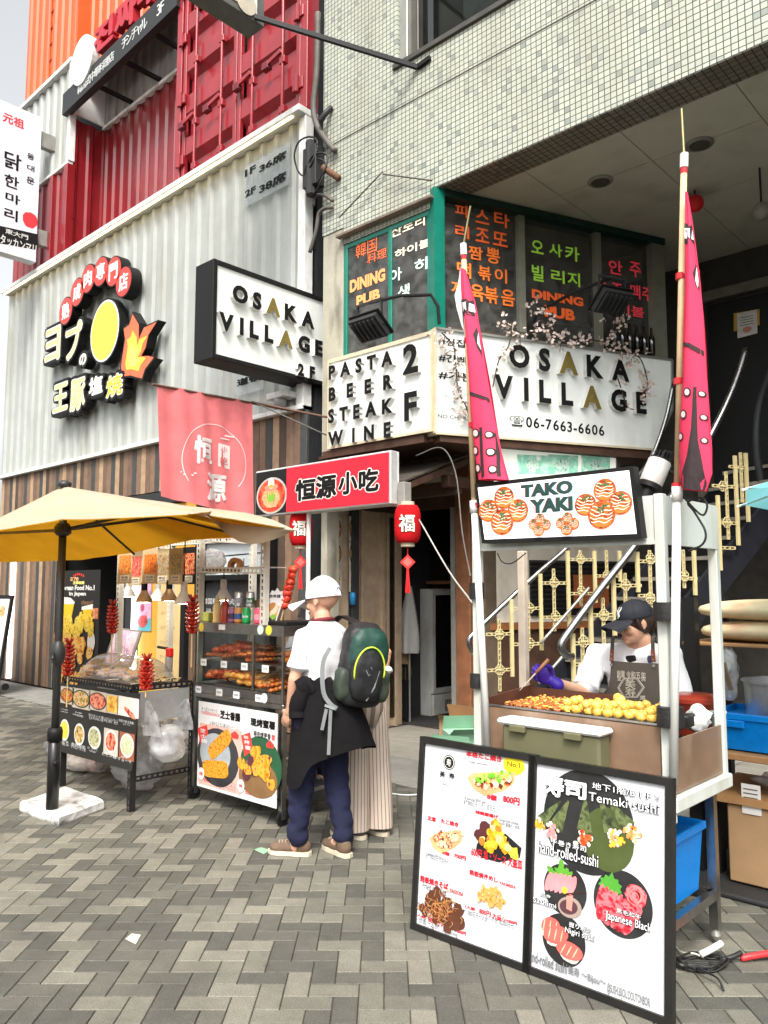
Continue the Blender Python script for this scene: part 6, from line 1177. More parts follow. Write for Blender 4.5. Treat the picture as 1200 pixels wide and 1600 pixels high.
g = G(); g.bbox(KX1-.02, KX1+.03, KY0, KY1+.02, .70, .76, cw); g.build('rail', t)
pb = mat('brown smoked panel', (.20, .125, .08), .3, var=.2, scale=5, stain=((.45, .36, .28), .45, 4, .5))
g = G(); g.box(KX0+.03, KX1-.03, KY0-.004, KY0+.004, .81, 1.036, pb); g.build('front_panel', t); g = G(); g.box(KX1-.004, KX1+.004, KY0+.04, KY1-.03, .765, .98, pb); g.build('side_panel', t)
g = G(); g.box(KX0, KX1, KY0+.02, KY1, .80, .84, steel); g.build('deck', t)
for x, y in ((KX1-.06, KY0+.06), (KX1-.06, KY1-.02), (KX0+.05, KY0+.06), (KX0+.05, KY1-.05)):
    g = G(); g.bar((x, y, .07), (x, y, .8), .04, .04, steel, up=(0, 1, 0)); g.lathe((x, y, .02), [(.012, 0), (.022, .02), (.012, .05)], alu2, 12); g.build('leg', t)
for a, b in (((KX1-.06, KY0+.06, .22), (KX1-.06, KY1-.02, .22)), ((KX0+.05, KY1-.05, .22), (KX1-.06, KY1-.05, .22))): g = G(); g.bar(a, b, .035, .04, steel); g.build('lower_rail', t)
iron = mat('black cast iron', (.012, .011, .01), .4, var=.3); g = G(); g.box(KX0+.08, KX1-.05, KY0+.03, KY0+.40, .99, 1.04, iron)
for i in range(15):
    for j in range(6): g.lathe((KX0+.13+i*.054, KY0+.07+j*.058, 1.041), [(.026, 0), (.022, .006), (.016, .004), (.001, .002)], iron, 10, cap=False)
g.build('griddle', t)
rusty = mat('burnt brown sheet', (.10, .035, .018), .6, var=.35, scale=6); g = G(); a, b = (KX0+.02, KY0+.02), (KX0+.08, KY0+.44); g.hexa([(KX0+.02, KY0+.0, .98), (KX0+.03, KY0+.0, .98), (KX0+.03, KY0+.44, .98), (KX0+.02, KY0+.44, .98), (KX0+.02, KY0+.0, 1.07), (KX0+.03, KY0+.0, 1.07), (KX0+.03, KY0+.44, 1.10), (KX0+.02, KY0+.44, 1.10)], rusty); g.box(KX0+.03, KX0+.5, KY0+.41, KY0+.42, .98, 1.09, rusty); g.build('splash_guard', t)
for x, y, z0, z1 in ((KX0, KY0, 1.55, 1.63), (KX0, KY0, 1.12, 1.19), (KX1, KY0, 1.47, 1.545), (KX1, KY0, 1.045, 1.125)):
    g = G(); n = 12; r_ = .052 if x == KX1 else .036; g.lathe((x+(.018 if x == KX1 else 0), y-.012, z0), [(r_, 0), (r_*1.05, (z1-z0)*.3), (r_*1.02, (z1-z0)*.7), (r_, z1-z0)], tape, 18); g.build('tape_band', t, True, 40)
# flag poles strapped to the cart
pvc = mat('white plastic pipe', (.70, .70, .66), .35, var=.05); pine = mat('pale pine pole', (.58, .43, .25), .55, var=.15, scale=10); pink = cloth('hot pink flag cloth', (.88, .075, .16), .3, 3, .08); pk_b = mat('black cloth print', (.03, .018, .02), .8); pk_w = mat('white cloth print', (.78, .76, .76), .8); pk_p = mat('pale pink cloth print', (.82, .5, .5), .8); strap = mat('red strap', (.55, .02, .03), .6)
def flag_pole(rod, top, bot, foot, lab, straps):
    t = thing('flag_pole', lab, 'pole', P(*foot, Y=KY0-.04), 'flag poles on the cart'); V = lambda p: P(*p, Y=KY0-.045); g = G(); g.tube([V(top), V(bot)], .0135, pine, 12); g.build('pole', t, True)
    g = G(); g.tube([V(rod), V(top)], .005, mat('dull brass rod', (.3, .24, .12), .4, .6), 8); g.build('tip_rod', t); g = G(); d = (V(bot)-V(top)).normalized(); g.tube([V(top)-d*.01, V(top)+d*.05], .017, pvc, 12); g.tube([V(top)+d*.052, V(top)+d*.075], .0145, strap, 12); g.build('cap', t)
    g = G(); g.tube([V(bot)-d*.02, V(foot)], .0175, pvc, 14); g.tube([V(bot)-d*.03, V(bot)+d*.03], .022, pvc, 14); g.build('pipe_socket', t, True)
    for p in straps: g = G(); c = V(p); g.tube([c-Vector((0, 0, .013)), c+Vector((0, 0, .013))], .019, strap, 12); g.bar(c+Vector((.015, 0, 0)), c+Vector((.075, .01, .006)), .024, .006, strap); g.build('strap', t)
flag_pole((735, 322), (724, 384), (741, 792), (762, 1172), 'pale flag pole at the left front corner of the cart, before the entrance sign', ((731, 532), (738, 664), (742, 790)))
flag_pole((1065, 170), (1069, 244), (1058, 772), (1052, 1225), 'taller pale flag pole at the right front corner of the cart', ((1063, 432), (1060, 596), (1057, 760)))
def windsock(Lp, Rp, lab, deco, th=.05):
    """flat hanging tube of cloth: left and right outlines measured, bulging front and back"""
    t = thing('windsock_flag', lab, 'flag', P(*Lp[-1], Y=KY0-.05), 'pink windsock flags on the cart'); Y0 = KY0-.085; g = G(); n = len(Lp); m_ = 9; F = FY(Y0)
    def surf(u, k, front=1): a, b = Vector(F.px(*Lp[k])), Vector(F.px(*Rp[k])); p = a.lerp(b, u); h = th*min(1, (b-a).length/.09)*math.sin(math.pi*u)**.6+.006*math.sin(u*9+k); return F.w(p.x, p.y, h*front)
    for fr_ in (1, -1): g.sheet([[surf(u/m_, k, fr_) for u in range(m_+1)] for k in range(n)], pink)
    g.build('cloth', t, True); g = G()
    def mp(x, y, e):
        for k in range(n-1):
            ya, yb = (Lp[k][1]+Rp[k][1])/2, (Lp[k+1][1]+Rp[k+1][1])/2
            if y <= yb or k == n-2: break
        f_ = min(1, max(0, (y-ya)/(yb-ya))); l = Lp[k][0]+(Lp[k+1][0]-Lp[k][0])*f_; r_ = Rp[k][0]+(Rp[k+1][0]-Rp[k][0])*f_; u = min(.985, max(.015, (x-l)/(r_-l)))
        p = surf(u, k).lerp(surf(u, k+1), f_); return p+F.n*e
    for kind, a, m, e in deco:
        if kind == 'p': pts = a
        else: x, y, rx, ry = a; pts = [(x+rx*math.cos(i*.3927), y+ry*math.sin(i*.3927)) for i in range(16)]
        c = (sum(p[0] for p in pts)/len(pts), sum(p[1] for p in pts)/len(pts)); ring = []
        for i in range(len(pts)):
            a_, b_ = pts[i], pts[(i+1) % len(pts)]; q_ = max(1, int(math.dist(a_, b_)/6))
            ring += [(a_[0]+(b_[0]-a_[0])*s/q_, a_[1]+(b_[1]-a_[1])*s/q_) for s in range(q_)]
        N = len(ring); vs = [mp(c[0]+(x-c[0])*f_, c[1]+(y-c[1])*f_, e) for f_ in (1, .66, .33) for x, y in ring]+[mp(*c, e)]
        g.add(vs, [(j*N+i, j*N+(i+1) % N, (j+1)*N+(i+1) % N, (j+1)*N+i) for j in (0, 1) for i in range(N)]+[(2*N+i, 2*N+(i+1) % N, 3*N) for i in range(N)], m)
    g.build('print', t)
o_ = lambda x, y, r=1: [('d', (x, y, 6.5*r, 7.5*r), pk_b, .003), ('d', (x, y, 4*r, 5*r), pk_p, .005)]
windsock([(721, 420), (722, 445), (724, 470), (727, 500), (730, 540), (734, 590), (737, 640), (741, 680), (744, 715), (748, 750)], [(726, 420), (733, 445), (741, 470), (747, 500), (754, 540), (763, 590), (771, 640), (778, 680), (785, 715), (795, 750)], 'pink windsock flag on the left pole, before the entrance sign',
    [('p', [(723, 470), (741, 470), (745, 496), (727, 496)], pk_b, .003), ('p', [(727, 475), (736, 475), (738, 489), (729, 489)], pk_w, .005), ('p', [(739, 476), (743, 477), (746, 489), (740, 489)], pk_w, .005), ('p', [(748, 512), (753, 535), (757, 558), (751, 545), (746, 525)], pk_b, .003), ('p', [(750, 520), (753, 538), (755, 548), (751, 538)], pk_w, .005), ('p', [(737, 612), (772, 624), (773, 630), (737, 618)], pk_b, .003), ('p', [(758, 670), (763, 670), (767, 745), (760, 748)], pk_b, .003), ('p', [(776, 672), (778, 672), (788, 745), (784, 745)], pk_b, .003)]+o_(752, 679)+o_(750, 706)+o_(753, 733)+o_(772, 681, .8)+o_(775, 708, .9)+o_(779, 735, .9))
g = G(); F = FY(KY0-.03); g.ppoly(F, [(721, 415), (722, 470), (724, 505), (730, 525), (722, 510), (714, 480), (711, 462), (716, 445)], 0, .004, pk_w); g.ppoly(F, [(722, 470), (727, 520), (731, 522), (725, 470)], .005, .008, pk_b); single(g, 'flag_tail', 'white cloth edge showing left of the left flag pole', 'flag')
windsock([(1071, 300), (1071, 340), (1071, 380), (1070, 440), (1069, 500), (1068, 545), (1068, 590), (1066, 620), (1063, 660), (1062, 700), (1062, 740), (1068, 765)], [(1074, 300), (1081, 340), (1086, 380), (1094, 440), (1100, 500), (1103, 545), (1105, 590), (1107, 620), (1109, 660), (1112, 700), (1113, 740), (1104, 768)], 'pink windsock flag on the right pole, with a black tail at its foot',
    [('p', [(1070, 350), (1082, 352), (1086, 384), (1070, 382)], pk_b, .003), ('p', [(1070, 358), (1081, 359), (1082, 376), (1070, 375)], pk_w, .005), ('p', [(1083, 360), (1085, 376), (1083, 376)], pk_w, .005), ('p', [(1089, 412), (1092, 430), (1095, 455), (1091, 450), (1087, 430)], pk_b, .003), ('p', [(1090, 418), (1093, 440), (1093, 452), (1090, 440)], pk_w, .005), ('p', [(1069, 536), (1085, 540), (1103, 550), (1103, 558), (1085, 548), (1069, 543)], pk_b, .003), ('p', [(1091, 608), (1096, 608), (1098, 690), (1107, 755), (1104, 768), (1068, 765), (1066, 752), (1082, 715), (1089, 670)], pk_b, .003)]+o_(1081, 616)+o_(1074, 650)+o_(1068, 684, .9)+o_(1102, 618, .7)+o_(1104, 654, .7)+o_(1105, 690, .7))
# picture sign
F = FY(KY0-.075); c4 = F.pts([(742, 756), (989, 728), (1003, 840), (753, 849)]); t = thing('picture_sign', 'tilted black framed light box reading TAKOYAKI with octopus ball pictures', 'sign', F.w(*c4[3]))
g = G(); g.poly(F, c4, -.05, 0, black_m); g.build('frame', t); cx = sum(p[0] for p in c4)/4; cy = sum(p[1] for p in c4)/4; q4_ = F.pts([(747, 762), (983, 735), (995, 834), (758, 843)]); g = G(); g.poly(F, q4_, 0, .003, mat('bright white light panel', (.86, .86, .85), .3, var=.01, emit=.35)); g.build('panel', t)
ball_p = food('glazed ball print', ['#6a1e06', '#a83e12', '#d9702a', '#8a2a0c', '#e8a060'], 30, bump=.1); may = mat('cream sauce print', (.85, .76, .6), .4, var=.02); nori = mat('green flake print', (.07, .14, .04), .6, var=.4, scale=200)
tk = lambda x, y: (720+x*.4, 700+y*.4)
def ball_art(g, F, cx, cy, r, z):
    g.disc(F, cx, cy, r, r*.95, z, z+.0008, ball_p, 24); g.disc(F, cx, cy-r*.5, r*.62, r*.3, z+.0008, z+.0012, mat('orange ball print', (.72, .2, .035), .4, var=.2, scale=30), 18)
    for k in range(5):
        y = cy+r*(.62-.24*k); w = r*math.sqrt(max(.05, 1-((y-cy)/r)**2))*.8; pts = [(cx-w+2*w*i/8, y+r*.07*math.sin(i*1.3+k)-r*.12*(1-((i-4)/4)**2)) for i in range(9)]
        g.poly(F, pts+[(x_, y_-r*.075) for x_, y_ in pts[::-1]], z+.0013+k*.0001, z+.0019+k*.0001, may)
    rr = random.Random(int(cx*1000))
    for k in range(12): a = rr.random()*6.28; d = rr.random()*r*.5; g.disc(F, cx+math.cos(a)*d, cy+r*.45+math.sin(a)*d*.7, r*.12, r*.06, z+.0021+.00005*k, z+.0026+.00005*k, nori, 6, a)
for lab, cl in (('left', [(110, 245, 40), (172, 195, 40), (228, 245, 42), (168, 290, 46)]), ('right', [(488, 222, 44), (565, 165, 46), (628, 215, 48), (556, 262, 56)]), ('small', [(285, 298, 21), (312, 277, 20), (337, 300, 21), (311, 322, 22)]), ('small', [(393, 294, 22), (420, 272, 21), (446, 296, 23), (420, 317, 24)])):
    g = G()
    for i, (x, y, r_) in enumerate(cl): c, e = Vector(F.px(*tk(x, y))), Vector(F.px(*tk(x+r_, y))); ball_art(g, F, c.x, c.y, (e-c).length*.98, .003+.004*i)
    g.build('ball_picture', t)
g = G(); gh = mat('pale red fringe', (.75, .2, .18), .4); gc = mat('cyan fringe', (.25, .6, .62), .4); dk = mat('dark green grey print', (.02, .05, .045), .4)
for s, a, b in (('TAKO', (238, 196), (438, 124)), ('YAKI', (272, 257), (438, 187))):
    for dx, m, z in ((-3, gh, .003), (3, gc, .0034), (0, dk, .0038)): g.ptext(F, s, tk(a[0]+dx, a[1]), tk(b[0]+dx, b[1]), z, z+.0004, m, .06)
g.build('lettering', t)
# spotlight on the header
c = P(1024, 738, Y=3.3); ax = Vector((.33, .31, 1)).normalized(); t = thing('spotlight', 'white cylinder spotlight with black fins on top of the cart header', 'spotlight', c); g = G(); g.lathe(c, [(.048, -.055), (.05, -.05), (.05, .05), (.047, .055)], mat('greyed white housing', (.5, .48, .46), .4), 20, up=ax); g.build('body', t, True, 40)
g = G()
for i in range(12): a = i*.5236; d = Vector((math.cos(a), math.sin(a), 0)); g.bar(c+ax*.055+d*.02, c+ax*.1+d*.02, .035, .005, black_m, up=d.cross(ax))
g.lathe(c+ax*.055, [(.046, 0), (.046, .008), (.02, .012), (.02, .04)], black_m, 16, up=ax); g.build('heat_sink', t); g = G(); g.lathe(c-ax*.055, [(.052, 0), (.052, -.022), (.034, -.03), (.034, -.07)], black_m, 18, up=ax); g.lathe(c-ax*.126, [(.03, 0), (.015, -.006), (0, -.008)], mat('lens glass', (.35, .4, .2), .05), 14, up=ax); g.build('lens', t, True, 40); g = G(); g.tube([c+Vector((.05, .03, 0)), c+Vector((.1, .03, -.02)), c+Vector((.1, .03, -.12))], .008, black_m, 8); g.build('bracket', t)
cable('cable', 'tangle of black cable on the cart header below the right flag', 'cable', [P(x, y, Y=3.18) for x, y in ((1063, 770), (1080, 790), (1098, 805), (1105, 790), (1095, 778), (1075, 785), (1085, 800), (1102, 830), (1098, 850), (1076, 861))], .0045); cable('cable', 'short black cable loop hanging under the cart header at the left', 'cable', [P(x, y, Y=3.4) for x, y in ((777, 864), (785, 878), (800, 880), (822, 864))], .003)
# cooler box
x0, x1 = P(777, 1128, Y=3.08).x, P(940, 1145, Y=3.08).x; t = thing('cooler_box', 'olive cooler box with a white lid on the ledge of the cart', 'cooler', ((x0+x1)/2, 3.07, .8)); olv = mat('olive plastic', (.12, .115, .06), .5, var=.08)
g = G(); g.bbox(x0+.02, x1-.015, 3.085, 3.185, .79, .985, olv, .012); g.build('body', t); g = G(); g.bbox(x0, x1, 3.07, 3.19, .985, 1.012, mat('clean white plastic', (.80, .80, .79), .35, var=.02), .01); g.build('lid', t)
for k in (.22, .75): g = G(); x = x0+(x1-x0)*k; g.bbox(x-.04, x+.04, 3.06, 3.088, .96, .99, olv, .004); g.build('latch', t)
g = G(); g.bbox(x0-.03, x1+.03, 3.075, 3.184, .765, .788, cw); g.bar((x0+.05, 3.16, .02), (x0+.05, 3.16, .765), .03, .03, steel, up=(0, 1, 0)); g.bar((x1-.05, 3.16, .02), (x1-.05, 3.16, .765), .03, .03, steel, up=(0, 1, 0)); single(g, 'front_ledge', 'narrow white ledge fixed along the front of the cart under the cooler', 'ledge')
# octopus balls, each its own object
bm1 = food('golden batter', ['#bd7f24', '#deb048', '#edc866', '#cc9430'], 45, .35); bm2 = food('browned batter', ['#3a1206', '#8a3a12', '#c87a3a', '#5a2008', '#e8b070'], 70, .35)
r = random.Random(21); bb = None
for j in range(6):
    for i in range(9):
        for lay in ((0, 1) if r.random() < .35 else (0,)):
            loc = Vector((KX0+.44+i*.05+r.uniform(-.006, .006), KY0+.07+j*.058+r.uniform(-.006, .006), 1.056+.028*lay))
            if bb is None: g = G(); g.ball((0, 0, 0), .0225, bm1, 12, 8, .12); bb = single(g, 'octopus_ball', 'golden octopus ball in the crowded right half of the griddle', 'food ball', root=(0, 0, 0), group='golden octopus balls', smooth=True); o = bb
            else: o = copy_thing(bb, loc)
            o.location = loc; o.rotation_euler = (r.random()*6, r.random()*6, 0); k = r.uniform(.92, 1.08); o.scale = (k, k, k*.95)
bb = None
for j in range(6):
    for i in range(6):
        loc = Vector((KX0+.13+i*.054, KY0+.07+j*.058, 1.045))
        if bb is None: g = G(); g.ball((0, 0, 0), (.027, .027, .014), bm2, 12, 8, .35); bb = single(g, 'octopus_ball', 'dark browned half cooked octopus ball in the left half of the griddle', 'food ball', root=(0, 0, 0), group='browned octopus balls', smooth=True); o = bb
        else: o = copy_thing(bb, loc)
        o.location = loc; o.rotation_euler = (0, 0, r.random()*6)
g = G()
for i in range(260): x, y = r.uniform(KX0+.1, KX0+.6), r.uniform(KY0+.04, KY0+.38); g.ball((x, y, 1.05+r.uniform(0, .012)), (r.uniform(.004, .013), r.uniform(.004, .009), .004), (bm1, bm2)[r.random() < .45], 6, 4, .5)
o = single(g, 'batter_crumbs', 'crumbs of batter spilling over the griddle', 'crumbs'); o['kind'] = 'stuff'
# ============================================================ PRICE BOARDS leaning on the cart
LB = 3.0-.02; BF = Fr((0, 2.97, 0), (1, 0, 0), (0, .09, 1))
def board(a, b, c, d, lab):
    t = thing('menu_board', lab, 'menu board', BF.w(*BF.px(*d))); p = BF.pts([a, b, c, d]); x0 = min(q_[0] for q_ in p); x1 = max(q_[0] for q_ in p); y0, y1 = 0.0, max(q_[1] for q_ in p)
    g = G(); fwid = .03
    for q_ in ((x0, 0, x0+fwid, y1), (x1-fwid, 0, x1, y1), (x0+fwid, 0, x1-fwid, fwid), (x0+fwid, y1-fwid, x1-fwid, y1)): g.rect(BF, q_[0], q_[1], q_[2], q_[3], -.022, .012, mat('black board frame', (.014, .013, .012), .35, var=.2))
    g.build('frame', t); g = G(); g.rect(BF, x0+fwid, fwid, x1-fwid, y1-fwid, -.015, 0, mat('white poster sheet', (.55, .57, .59), .3, var=.02, scale=2)); s_ = g.build('poster', t)
    return t, s_
t1, s1 = board((678, 1156), (840, 1180), (812, 1512), (643, 1450), 'black framed price board with red Japanese lettering and five dishes, leaning on the cart')
t2, s2 = board((843, 1182), (1053, 1218), (1035, 1598), (818, 1518), 'black framed sushi board with round pictures, leaning beside the price board')
A1 = lambda x, y: (640+x*.25, 1140+y*.25); rp = mat('deep red lettering', (.56, .015, .03), .4, var=.02); rim_ = mat('dark red outline', (.18, .0, .01), .4, var=0)
g = G()
def rt(s, ll, ur, b=.05): g.ptext(BF, s, A1(*ll), A1(*ur), .0005, .001, rp, b)
for s, ll, ur in (('本格たこ焼き', (352, 208), (578, 125)), ('8個', (484, 448), (545, 398)), ('800円', (584, 478), (690, 405)), ('特製唐揚げ', (412, 560), (556, 500)), ('王道', (112, 578), (166, 535)), ('たこ焼き', (196, 612), (306, 552)), ('8個', (205, 792), (250, 755)), ('700円', (278, 822), (354, 770)), ('600円 塩・ソース 大盛皿', (385, 868), (706, 735)), ('鉄板焼きめし', (374, 958), (554, 872)), ('YAKIMESHI', (560, 998), (662, 945)), ('鉄板焼きそば', (66, 995), (244, 915)), ('YAKISOBA', (250, 1045), (337, 990)), ('1人前', (348, 1135), (410, 1092)), ('800円 大盛り', (436, 1202), (602, 1115)), ('+200円', (604, 1225), (672, 1180)), ('1人前', (40, 1182), (98, 1145)), ('800円 大盛り', (118, 1255), (280, 1168)), ('+200円', (284, 1290), (354, 1240))): rt(s, ll, ur, .05 if len(s) < 8 else .035)
g.build('red_lettering', s1); g = G()
for s, ll, ur in (('8 pieces 800 yen', (344, 462), (480, 425)), ('8个800日元 八个八百日元', (340, 496), (536, 450)), ('Negi takoyaki', (372, 228), (490, 195)), ('Takoyaki', (160, 612), (208, 595)), ('8 pieces 700 yen', (106, 805), (200, 768)), ('8个700日元 七百日元', (104, 830), (246, 785)), ('Deep-fried chicken', (560, 590), (684, 565)), ('600円 唐揚げ・炸鸡', (560, 612), (688, 588)), ('Fried rice', (430, 952), (480, 935)), ('炒饭・焼飯', (430, 968), (500, 950)), ('Fried noodles', (82, 1005), (230, 985)), ('800日元一人份', (366, 1180), (490, 1150)), ('大份 加200日元', (512, 1225), (650, 1185)), ('Large serving', (200, 1280), (300, 1258)), ('炒面 一人份', (60, 1225), (180, 1195))): g.ptext(BF, s, A1(*ll), A1(*ur), .0005, .001, mat('small dark print', (.05, .05, .055), .5))
g.ptext(BF, '美', A1(190, 300), A1(222, 255), .0005, .001, black_t, .02); g.ptext(BF, '寿', A1(246, 312), A1(282, 268), .0005, .001, black_t, .02); g.ptext(BF, 'Bijou', A1(208, 355), A1(250, 335), .0005, .001, mat('small dark print', 0)); g.build('small_lettering', s1)
g = G(); c = BF.px(*A1(247, 205)); g.disc(BF, c[0], c[1], .034, .034, .0003, .001, black_t, 24); g.disc(BF, c[0], c[1], .030, .030, .001, .0014, wht_d, 24); g.disc(BF, c[0], c[1], .027, .027, .0014, .0018, black_t, 24); g.ptext(BF, '寿', A1(232, 232), A1(262, 180), .0018, .0022, wht_d, .01); g.build('emblem', s1)
g = G(); c = BF.px(*A1(652, 222)); n = 36; g.poly(BF, [(c[0]+(.060 if i % 2 else .053)*math.cos(i*2*math.pi/n), c[1]+(.046 if i % 2 else .040)*math.sin(i*2*math.pi/n)) for i in range(n)], .0003, .0012, mat('lemon burst', (.85, .68, .02), .4)); g.ptext(BF, 'No.1', A1(612, 242), A1(692, 195), .0022, .0026, mat('olive print', (.16, .09, .01), .5), .02); g.build('burst', s1)
def blobs(l, spread, n, m, size, seed, cvt, z0=.002, parent=None, name='dish_picture', g=None):
    r_ = random.Random(seed); g = g or G()
    for i in range(n):
        a = r_.choice(l); c = BF.px(*cvt(a[0]+r_.gauss(0, spread[0]), a[1]+r_.gauss(0, spread[1]))); s = size*r_.uniform(.7, 1.3); mm = r_.choice(m) if isinstance(m, list) else m; g.disc(BF, c[0], c[1], s, s*r_.uniform(.6, 1), z0+.00006*i, z0+.0005+.00006*i, mm, 9, r_.random()*3, .25)
    return g
boat = mat('wooden boat print', (.68, .36, .16), .5, var=.2); tk_p = food('sauced ball print', ['#4a1408', '#8a2a10', '#c8602a', '#e8c8a0', '#6a1a0a'], 60, bump=.1); scal = [mat('spring onion print', (.13, .42, .02), .5, var=.2), mat('pale onion print', (.38, .62, .10), .5)]
def dish(fn, name='dish_picture'): g = G(); fn(g); g.build(name, s1)
def d1(g):
    g.ppoly(BF, [A1(*p) for p in ((362, 300), (400, 270), (600, 262), (662, 270), (650, 340), (580, 385), (470, 415), (400, 370))], .0005, .0015, boat); blobs([(430, 330), (470, 350), (530, 350), (580, 340), (620, 320)], (10, 8), 44, [tk_p, tk_p, mat('dark sauce print', (.12, .03, .012), .3), mat('ball cream print', (.8, .6, .38), .5)], .014, 1, A1, .002, g=g); blobs([(470, 290), (520, 285), (570, 290), (600, 280), (450, 300)], (18, 12), 50, scal, .010, 2, A1, .0045, g=g)
dish(d1)
def d2(g):
    g.ppoly(BF, [A1(*p) for p in ((125, 680), (160, 650), (310, 625), (330, 640), (325, 700), (270, 745), (200, 775), (150, 740))], .0005, .0015, boat); blobs([(170, 680), (205, 715), (245, 720), (250, 670), (290, 670), (200, 660)], (6, 8), 44, [tk_p, tk_p, mat('dark sauce print', 0), mat('ball cream print', 0)], .013, 3, A1, .002, g=g); blobs([(210, 690), (250, 690), (290, 670)], (25, 22), 18, mat('pale flake print', (.75, .5, .32), .5), .006, 4, A1, .004, g=g)
dish(d2)
kar = food('karaage print', ['#b5700a', '#e09a12', '#f0be3a', '#c8800a'], 26, bump=.1)
def d3(g):
    g.ppoly(BF, [A1(*p) for p in ((420, 720), (470, 640), (600, 650), (700, 740), (690, 800), (560, 830), (450, 800), (415, 760))], .0005, .0015, mat('black slate print', (.012, .012, .014), .4)); blobs([(450, 660), (470, 640)], (14, 14), 8, mat('burgundy print', (.08, .02, .02), .4), .025, 5, A1, .002, g=g); blobs([(540, 610), (490, 700), (510, 740), (590, 690), (600, 740), (545, 660)], (14, 14), 70, [kar, kar, kar, mat('crisp brown print', (.42, .17, .02), .5), mat('pale crust print', (.9, .68, .22), .5)], .017, 6, A1, .0025, g=g); blobs([(650, 770)], (8, 6), 4, mat('lemon wedge print', (.8, .7, .05), .4), .02, 7, A1, .005, g=g)
dish(d3)
def d4(g):
    c = BF.px(*A1(535, 1055)); g.disc(BF, c[0], c[1], .128, .068, .0005, .0015, mat('grey dish print', (.5, .52, .54), .4, var=.05), 28, -.25); g.disc(BF, c[0]+.01, c[1]-.01, .11, .055, .0015, .0018, wht_d, 28, -.25); blobs([(480, 1040), (520, 1030), (560, 1060), (540, 1080), (500, 1010)], (24, 17), 170, food('fried rice print', ['#b5742a', '#e0a85a', '#d9904a', '#f0cc90'], 60, bump=.2), .009, 8, A1, .002, g=g)
dish(d4)
nd = [food('noodle brown print', ['#4a1a0a', '#8a3a16', '#b5642a'], 50), mat('noodle tan print', (.5, .25, .09), .5), mat('noodle dark print', (.09, .03, .015), .5)]
def d5(g):
    blobs([(120, 1090), (180, 1070), (240, 1110), (290, 1170), (200, 1160), (140, 1120), (260, 1200)], (26, 22), 70, nd[2], .022, 9, A1, .0008, g=g); r_ = random.Random(10)
    for i in range(130):
        p = [r_.gauss(195, 55), r_.gauss(1120, 42)]; a = r_.random()*6; pts = []
        for k in range(6): pts.append(BF.w(*BF.px(*A1(*p)), .005+.00001*i)); a += r_.uniform(-.7, .7); p = [p[0]+9*math.cos(a), p[1]+9*math.sin(a)]
        g.tube(pts, .0013, nd[r_.random() < .6], 4)
dish(d5)
# sushi board
A2 = lambda x, y: (810+x*.2626, 1180+y*.2626)
def circ(l, name, m0, fn):
    (cx, cy), (ex, ey), (fx, fy) = l; c = Vector(BF.px(*A2(cx, cy))); rx = (Vector(BF.px(*A2(ex, ey)))-c).length; g = G(); g.disc(BF, c.x, c.y, rx*1.06, rx*1.06, .0004+.0001*len(s2.children), .001+.0001*len(s2.children), mat('white poster sheet', 0), 40); g.disc(BF, c.x, c.y, rx, rx, .0014, .002, m0, 44); fn(g, c, rx); g.build(name, s2)
dkp = mat('dark slate print', (.022, .022, .022), .4, var=.4); nor = food('seaweed print', ['#262c1a', '#4a5432', '#6a7448', '#343c24'], 30); ric = food('rice print white', ['#e8dfd0', '#c8b8a8', '#f4f0e6'], 70)
def hand_roll(g, x, y, a, L, w, fm, z):
    c = Vector(BF.px(*A2(x, y))); d = Vector((math.sin(a), -math.cos(a))); n = Vector((d.y, -d.x)); tp = c-d*L
    g.poly(BF, [tuple(tp+n*w*.12), tuple(tp-n*w*.12), tuple(c-n*w), tuple(c+d*w*.3), tuple(c+n*w)], z, z+.0006, nor); r_ = random.Random(int(x))
    for i in range(30): q_ = c+d*r_.uniform(-.1*w, w*1.6)+n*r_.gauss(0, w*.45); s = w*r_.uniform(.2, .36); g.disc(BF, q_.x, q_.y, s, s*.8, z+.0007+.00004*i, z+.0011+.00004*i, ric if i < 15 else fm, 8, r_.random()*3, .25)
def e1(g, c, r_):
    g.disc(BF, c.x+r_*.45, c.y-.25*r_, r_*.55, r_*.6, .002, .0022, mat('leaf shade print', (.06, .08, .02), .5), 24)
    for x, y, a, L, w, m in ((140, 390, -.75, .13, .026, food('egg roe print', ['#c86a0a', '#f0a020', '#e8c040'], 40)), (660, 430, .8, .13, .034, food('prawn print', ['#d9702a', '#f0a868', '#e8c8a0'], 30)), (225, 430, -.45, .13, .034, mat('pink tuna print', (.78, .25, .25), .4, var=.15)), (555, 450, .42, .13, .034, food('yellow pink print', ['#e8901a', '#f0b82a', '#d9787a'], 30)), (395, 450, -.02, .13, .036, food('red roe print', ['#c8200a', '#e85020', '#f08a50'], 40))): hand_roll(g, x, y, a, L, w, m, .0024+.0018*(x % 7)/7)
circ(((410, 395), (690, 430), (0, 0)), 'roll_picture', dkp, e1)
